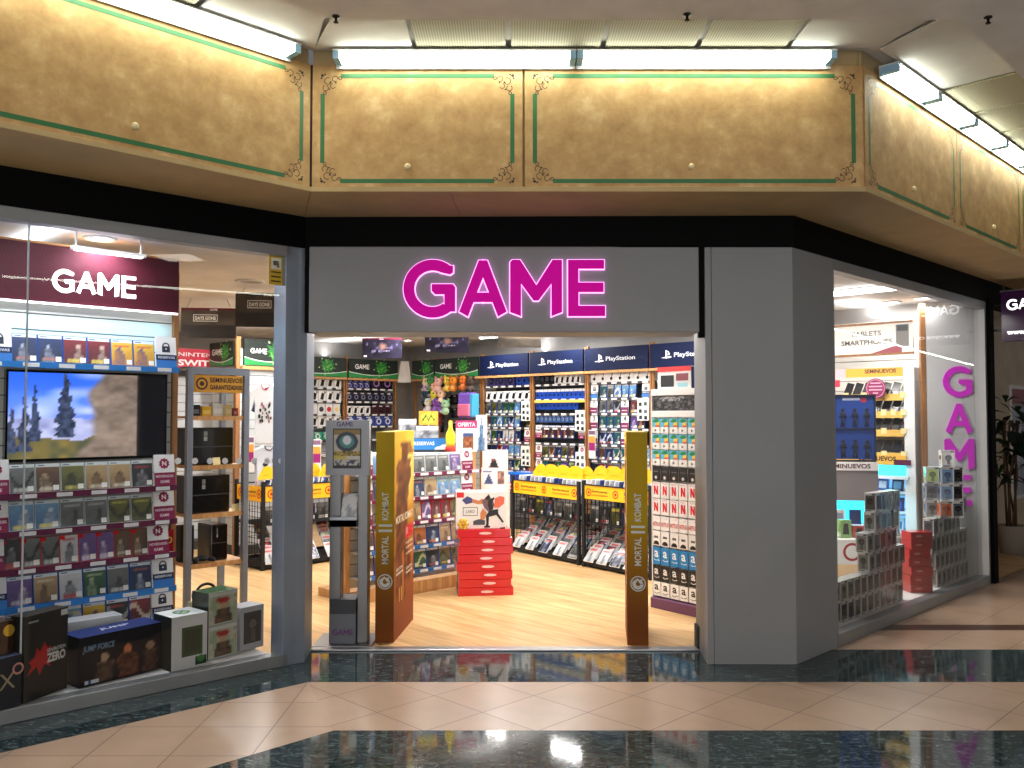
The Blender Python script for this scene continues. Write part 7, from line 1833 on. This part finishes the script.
for j, py in enumerate((492, 512, 532)):
    z = tz(py)
    m = MB(); m.box(-0.45, TW_ - 0.1, 0.0, 0.3, z - 0.02, z, (214, 226, 240)); m.build('shelf', 'paint', tb_)
    m = MB(); m.box(-0.45, TW_ - 0.1, 0.29, 0.3, z + 0.01, z + 0.12, (120, 190, 236)); m.build('light_panel', 'screen', tb_)
    for k in range(8):
        x = -0.36 + 0.14 * k
        m = MB(); m.box(-0.05, 0.05, 0, 0.03, 0, 0.13, [(24, 34, 90), (190, 200, 226), (36, 90, 190), (20, 26, 60)][(k + j) % 4]); m.face([(-0.036, -0.001, 0.02), (0.036, -0.001, 0.02), (0.036, -0.001, 0.09), (-0.036, -0.001, 0.09)], [(60, 90, 190), (60, 70, 110), (210, 226, 244), (110, 180, 230)][(k + j) % 4])
        o = m.build('accessory_pack', 'gloss', loc=local(TP, B45, x, 0.05, z + 0.0075), rz=B45); o.rotation_euler.x = -0.2
        tag(o, '%s pack, %s from the left on the %s blue lit shelf, right window' % (['navy', 'white', 'blue', 'dark blue'][(k + j) % 4], ORD[k], ORD[j]), 'accessory pack', 'packs on the blue lit shelves')
area('counter_strip_lamp', local(TP, B45, 0.3, -0.25, c0_ - 0.06), 0.8, 0.04, 5, (0.3, 0.8, 1.0), (math.radians(-20), 0, B45))
# round magenta sign
P = on_wall(875.5, 388.5, TP - Vector((0.05, 0.05, 0)), B45)
m = MB(); m.disc((0, 0, 0), X, Z, 0.098, (134, 20, 76), 0, 28); m.disc((0, 0.006, 0), -X, Z, 0.098, (134, 20, 76), 0, 28); m.disc((0, -0.001, 0), X, Z, 0.088, (206, 140, 170), 0, 28, 0.082)
for k, wd in enumerate((0.1, 0.13, 0.13, 0.05)): Q(m, -wd / 2, wd / 2, 0.045 - 0.032 * k, 0.058 - 0.032 * k, (214, 160, 186), -0.0012)
tag(m.build('round_sign', 'print', loc=P, rz=B45), 'round magenta sign hanging in front of the yellow phone trays', 'sign')
m = MB()
# blue figure board standing in front of the left half of the bay
Yb = 8.08
a, b, t = at_y(834, 459, Yb), at_y(870, 459, Yb), at_y(840, 396, Yb)
W, H = (b.x - a.x) / math.cos(0.35) + 0.12, t.z - a.z
e = empty('figure_display', (a.x - 0.12, Yb, 0.006), -0.18, 'tall blue backed display case with small dark figures in the right window', 'display case')
zb_ = a.z - 0.006
m = MB(); m.box(0, W, 0.02, 0.12, zb_, zb_ + H, (20, 56, 130)); m.build('back_board', 'print', e)
m = MB(); m.box(-0.012, 0.0, 0, 0.12, zb_ - 0.01, zb_ + H, (16, 18, 26)); m.box(W, W + 0.012, 0, 0.12, zb_ - 0.01, zb_ + H, (16, 18, 26)); m.box(-0.012, W + 0.012, 0, 0.12, zb_ + H, zb_ + H + 0.012, (16, 18, 26)); m.box(-0.012, W + 0.012, 0, 0.12, zb_ - 0.022, zb_ - 0.01, (16, 18, 26)); m.box(0, W, 0.004, 0.02, zb_ + H * 0.47, zb_ + H * 0.49, (14, 20, 44)); m.build('frame', 'paint', e)
zg, zs_ = at_y(850, 500, Yb).z - 0.006, at_y(850, 524, Yb).z - 0.006
m = MB(); m.box(-0.02, W + 0.02, -0.02, 0.2, zg, zb_ - 0.1, (128, 122, 122)); m.build('grey_panel', 'paint', e, bevel=0.004)
m = MB(); m.box(-0.02, W + 0.02, 0.17, 0.2, zs_, zg, (60, 225, 245)); m.build('light_panel', 'panel_cyan', e)
m = MB(); m.box(-0.02, W + 0.06, -0.05, 0.2, zs_ - 0.03, zs_, (236, 244, 250)); m.build('lit_shelf', 'paint', e)
m = MB(); m.box(-0.02, W + 0.04, -0.03, 0.2, 0, zs_ - 0.03, (226, 224, 222)); m.build('base', 'paint', e, bevel=0.004)
m = MB(); m.box(-0.02, W + 0.02, -0.03, 0.2, zb_ - 0.1, zb_ - 0.024, (232, 228, 226)); m.build('banner', 'print', e)
m = MB(); m.text('SEMINUEVOS', (W * 0.5, -0.032, zb_ - 0.06), X, Z, 0.04, (90, 40, 60), w=W * 0.8, bold=0.02); m.build('lettering', 'print', e)
m = MB(); Q(m, W * 0.42, W * 0.74, zb_ + H * 0.93, zb_ + H * 0.97, (190, 200, 230), 0.0185); Q(m, W * 0.76, W * 0.86, zb_ + H * 0.9, zb_ + H * 0.97, (170, 40, 60), 0.0185); m.build('title', 'print', e)
for j in range(2):
    for k in range(4):
        x = W * (0.2 + 0.22 * k); z = zb_ + 0.012 + j * (H * 0.49)
        m = MB(); s = H * 0.3
        m.ball((0, 0, s * 0.9), s * 0.09, (26, 28, 40), n=8); m.tube([(0, 0, s * 0.5), (0, 0, s * 0.8)], s * 0.1, (24, 30, 50), n=8)
        for d in (-1, 1): m.tube([(0, 0, s * 0.5), (d * s * 0.08, 0, 0)], s * 0.05, (20, 22, 34), n=6); m.tube([(d * s * 0.08, 0, s * 0.76), (d * s * 0.18, -0.004, s * 0.5)], s * 0.035, (24, 28, 44), n=6)
        o = m.build('toy_figure', 'matte', loc=local((e.location.x, e.location.y), -0.18, x, 0.008, z + 0.006), rz=-0.18); o.scale = (1, 0.25, 1)
        tag(o, 'small dark toy figure, %s from the left in the %s row of the blue display' % (ORD[k], ['lower', 'upper'][j]), 'toy figure', 'figures in the blue display case')
for k, (c, nm) in enumerate((((236, 238, 240), 'white'), ((40, 60, 120), 'navy'), ((190, 196, 220), 'lilac'))):
    m = MB(); m.box(-0.05, 0.05, 0, 0.05, 0, 0.13, c); m.face([(-0.034, -0.001, 0.03), (0.034, -0.001, 0.03), (0.034, -0.001, 0.1), (-0.034, -0.001, 0.1)], mixc(c, (60, 60, 90), 0.5))
    tag(m.build('small_box', 'gloss', loc=local((e.location.x, e.location.y), -0.18, 0.16 + 0.14 * k, 0.04, zs_ + 0.0065), rz=-0.18), '%s small box on the lit shelf under the blue display case' % nm, 'box', 'boxes under the blue display case')
# white service counter with a red ring and peach front
a, b = at_y(833, 600, 7.2), at_y(872, 600, 7.2)
e = empty('service_counter', (a.x - 0.25, 7.35, 0.006), 0.0, 'white and peach shop counter with red ring behind the pillar pile', 'counter')
W = b.x - a.x + 0.25; zt = at_y(850, 541, 7.3).z; zm = at_y(850, 566, 7.3).z
m = MB(); m.box(0, W, 0, 0.5, 0, zm, (240, 206, 160)); m.build('front', 'paint', e); m = MB(); m.box(-0.01, W + 0.01, -0.01, 0.5, zm, zt, (242, 242, 240)); b_ = m.build('upper_front', 'paint', e)
m = MB(); m.disc((W * 0.82, -0.012, (zt + zm) / 2), X, Z, 0.075, (170, 30, 50), 0, 24, 0.055, 0.5, 5.8); m.build('ring_logo', 'print', b_)
for k, (x, w_, h_, c, nm) in enumerate(((0.3, 0.12, 0.12, (236, 236, 236), 'white'), (0.45, 0.09, 0.15, (150, 190, 120), 'green'), (0.56, 0.1, 0.1, (206, 90, 80), 'red'))):
    m = MB(); m.box(-w_ / 2, w_ / 2, 0, 0.08, 0, h_, c); m.face([(-w_ * 0.3, -0.001, h_ * 0.2), (w_ * 0.3, -0.001, h_ * 0.2), (w_ * 0.2, -0.001, h_ * 0.8), (-w_ * 0.2, -0.001, h_ * 0.8)], (60, 60, 70))
    tag(m.build('small_box', 'gloss', loc=(e.location.x + x, e.location.y + 0.08, zt + 0.007)), '%s small box on the white shop counter in the right window' % nm, 'box', 'small boxes on the counter')

# ---- grey board with purple vertical letters at the end of the window
GBa, GBb = Vector((3.885, 8.235, 0)), Vector((4.40, 8.17, 0))
rzg = math.atan2(GBb.y - GBa.y, GBb.x - GBa.x); GBW = (GBb - GBa).length
e = empty('letter_board', (GBa.x, GBa.y, 0.006), rzg, 'pale grey board with purple vertical letters at the far end of the right window', 'sign board')
m = MB(); m.box(0, GBW, 0, 0.03, 0, 2.56, (206, 206, 206)); m.build('board', 'paint', e)
m = MB(); m.box(-0.05, -0.005, 0.0, 0.05, 0, 2.6, (180, 130, 76)); m.build('wooden_edge', 'oak_edge', e)
for k, (py0, py1, px) in zip('GAME', ((397, 366.5, 957.5), (434, 403.5, 959), (470, 439, 959.5), (506, 475, 961))):
    a, b = on_wall(px, py0, GBa, rzg), on_wall(px, py1, GBa, rzg)
    lx = (Matrix.Rotation(-rzg, 3, 'Z') @ (Vector((a.x, a.y, 0)) - GBa)).x
    bold_letter(k, 'letter', e, (lx, -0.001, a.z - 0.006), X, Z, -Y, b.z - a.z, 0.012, halo=False, col=(170, 30, 160), centre=True)

# ---- beyond the window: neighbour wall, projecting lit sign, plant, poster
wall_seg('wall_neighbour', rt(2.9) - RN * 0.9, rt(11) - RN * 0.9, 0, 2.82, 0.1, 'mall_wall')
wall_seg('wall_neighbour_return', rt(2.755) - RN * 1.0, rt(2.755) - RN * 0.1, 0, 2.82, 0.06, 'mall_wall', False)
F0 = rt(2.70)
z0, z1 = at_y(1010, 341, 8.1).z, at_y(1010, 291, 8.1).z
S_ = F0 + RN * 0.11
e = empty('projecting_sign', (S_.x, S_.y, z0), B45, 'square dark purple lit sign projecting from the wall past the right window', 'projecting sign')
m = MB(); m.box(0, 0.46, 0, 0.1, 0, z1 - z0, (30, 8, 32)); m.build('box', 'backlit', e, bevel=0.004)
m = MB(); m.box(-0.006, 0.466, -0.006, 0.106, z1 - z0, z1 - z0 + 0.012, (150, 150, 150)); m.box(0.0, 0.02, 0.03, 0.07, z1 - z0 + 0.012, z1 - z0 + 0.06, (60, 60, 60)); m.build('top_rail', 'metal', e)
m = MB(); m.box(-0.16, 0.0, 0.04, 0.06, 0.1, 0.12, (40, 40, 40)); m.build('arm', 'metal', e); m = MB(); m.box(-0.16, 0.0, 0.04, 0.06, z1 - z0 - 0.12, z1 - z0 - 0.1, (40, 40, 40)); m.build('arm', 'metal', e)
m = MB(); word(m, (0.05, -0.0025, (z1 - z0) * 0.62), X, Z, 0.1, (255, 255, 255)); m.build('lettering', 'sign_white', e)
m = MB(); m.text('www.game.es', (0.24, -0.0025, (z1 - z0) * 0.15), X, Z, 0.045, (255, 255, 255), w=0.38, bold=0.02); m.build('web_address', 'sign_white', e)
# plant in a pot
P = Vector((5.64, 9.98, 0))
e = empty('potted_plant', (P.x, P.y, 0), 0.3, 'leafy dark green plant on thin stems in a pot past the right window', 'plant')
m = MB(); m.lathe([(0.13, 0.0), (0.16, 0.3), (0.165, 0.32), (0.15, 0.32), (0.14, 0.28)], (150, 140, 128), 0, 20); m.build('pot', 'matte', e)
m = MB(); rp = random.Random(8)
for k in range(7): m.tube([(0.05 * math.cos(k), 0.05 * math.sin(k), 0.28), (0.07 * math.cos(k * 1.3), 0.06 * math.sin(k * 1.3), 0.9), (0.1 * math.cos(k * 1.7), 0.1 * math.sin(k * 1.7), 1.5)], 0.012, (92, 66, 46), n=6)
m.build('stem', 'matte', e)
m = MB()
for k in range(60):
    a = rp.uniform(0, 6.28); el = rp.uniform(-0.7, 0.9); o = Vector((rp.uniform(-0.12, 0.12), rp.uniform(-0.12, 0.12), rp.uniform(0.75, 1.72)))
    d = Vector((math.cos(a) * math.cos(el), math.sin(a) * math.cos(el), math.sin(el))); sd = d.cross(Z).normalized(); L_ = rp.uniform(0.2, 0.36); wv = L_ * 0.16
    tip = o + d * L_ - Z * L_ * 0.35; mid = o + d * L_ * 0.5
    c = rp.choice([(22, 46, 24), (34, 66, 34), (16, 34, 20)])
    m.idx([o, mid + sd * wv, tip, mid - sd * wv, mid + Z * 0.012], [(0, 1, 4), (1, 2, 4), (2, 3, 4), (3, 0, 4)], c, 0, True)
m.build('foliage', 'leaf', e)
# framed notice on the neighbour wall
P = on_wall(1013, 500, rt(2.9) - RN * 0.88, A45)
e = empty('framed_poster', (P.x, P.y, P.z), A45, 'white framed poster on the beige wall at the edge of the view', 'poster')
m = MB(); hp = on_wall(1013, 385, rt(2.9) - RN * 0.88, A45).z - P.z; m.box(0, 0.7, 0, 0.02, 0, hp, (236, 234, 230)); m.build('frame', 'paint', e, bevel=0.004)
m = MB(); m.art((0.05, -0.001, 0.05), X * 0.6, Z * (hp - 0.1), 10, 16, lambda u, v: (150, 40, 40) if v > 0.85 else mixc((206, 208, 214), (120, 130, 150), hsh(round(u * 7), round(v * 9), 2))); m.build('picture', 'print', e)

for px, py in ((891, 302), (922, 298)):
    p = at_z(px, py, SZ); area('downlight_lamp', (p.x, p.y, SZ - 0.03), 0.14, 0.14, 8, (1.0, 0.97, 0.93))
# ---------------------------------------------------------------- the rest of the mall that the panes mirror: long tubes over the shop fronts across the hall
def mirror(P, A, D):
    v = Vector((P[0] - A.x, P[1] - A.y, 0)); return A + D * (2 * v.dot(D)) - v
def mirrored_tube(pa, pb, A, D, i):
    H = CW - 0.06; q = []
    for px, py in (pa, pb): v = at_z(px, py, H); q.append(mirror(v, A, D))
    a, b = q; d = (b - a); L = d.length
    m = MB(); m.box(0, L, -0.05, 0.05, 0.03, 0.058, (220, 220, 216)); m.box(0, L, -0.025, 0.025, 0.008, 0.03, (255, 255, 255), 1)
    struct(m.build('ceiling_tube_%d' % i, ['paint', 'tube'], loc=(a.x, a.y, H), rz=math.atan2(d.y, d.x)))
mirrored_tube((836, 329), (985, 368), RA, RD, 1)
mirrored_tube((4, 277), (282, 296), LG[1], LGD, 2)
m = MB(); m.box(0, 22, 0, 0.2, 0, CW, (120, 108, 94)); struct(m.build('wall_opposite', 'dark_wall', loc=(6.5, -9.5, 0), rz=0.66))
# ---------------------------------------------------------------- light
for i, (x, y) in enumerate(STR):
    area('shop_strip_lamp', (x, y, SZ - 0.058), 0.45 if i in (5, 6) else 1.1, 0.05, {5: 12, 6: 12, 7: 20}.get(i, 32), (1.0, 0.97, 0.94), (0, 0, B45))
# fill lights added on the wall bays and display walls to brighten the shop ceiling
for (x, y, z), rz, L, e_ in ((local(bayP(1.7), B45, 0.9, 0.2, 2.45), B45, 2.6, 11), (local(bayP(4.7), B45, 0.9, 0.2, 2.45), B45, 2.2, 7), (local(C0 - dA * 2.1, A45, 0.9, 0.2, 2.45), A45, 2.2, 8), (local(WP, A45, -0.8, 0.18, 2.6), A45, 1.3, 3), (local(PP0, A45, 0.4, 0.4, 2.45), A45, 1.0, 8), (local(bayP(6.8), B45, 0.4, 0.2, 2.55), B45, 0.9, 6)):
    area('ceiling_fill', (x, y, z), L, 0.06, e_, (0.82, 0.91, 1.0) if e_ == 3 else (1.0, 0.98, 0.96), (PI, 0, -rz))
# mall ceiling lamps behind and beside the viewer
for x, y in ((-2.2, 0.6), (1.8, 0.6), (-1.0, -3), (3.6, 2.4), (6.5, 4.5), (4.6, -1.5)):
    area('mall_ceiling_lamp', (x, y, CW - 0.02), 0.5, 0.5, 6, (1.0, 0.95, 0.88))
# upward fill lights added behind the viewer to brighten the mall ceiling
for x, y in ((-2.5, -1.2), (1.2, -1.2), (1.5, -4.2)):
    area('mall_ceiling_fill', (x, y, 0.5), 1.0, 1.0, 42, (1.0, 0.97, 0.93), (PI, 0, 0))
# fill panels added to brighten the shop front, in place of lit windows opposite
for x in (-5, 0, 5):
    area('front_fill', (x, -6.5, 1.5), 3.5, 2.2, 85, (1.0, 0.98, 0.97), (PI / 2, 0, 0))
world.node_tree.nodes['Background'].inputs['Strength'].default_value = 0.12
SC.view_settings.exposure = 0.35
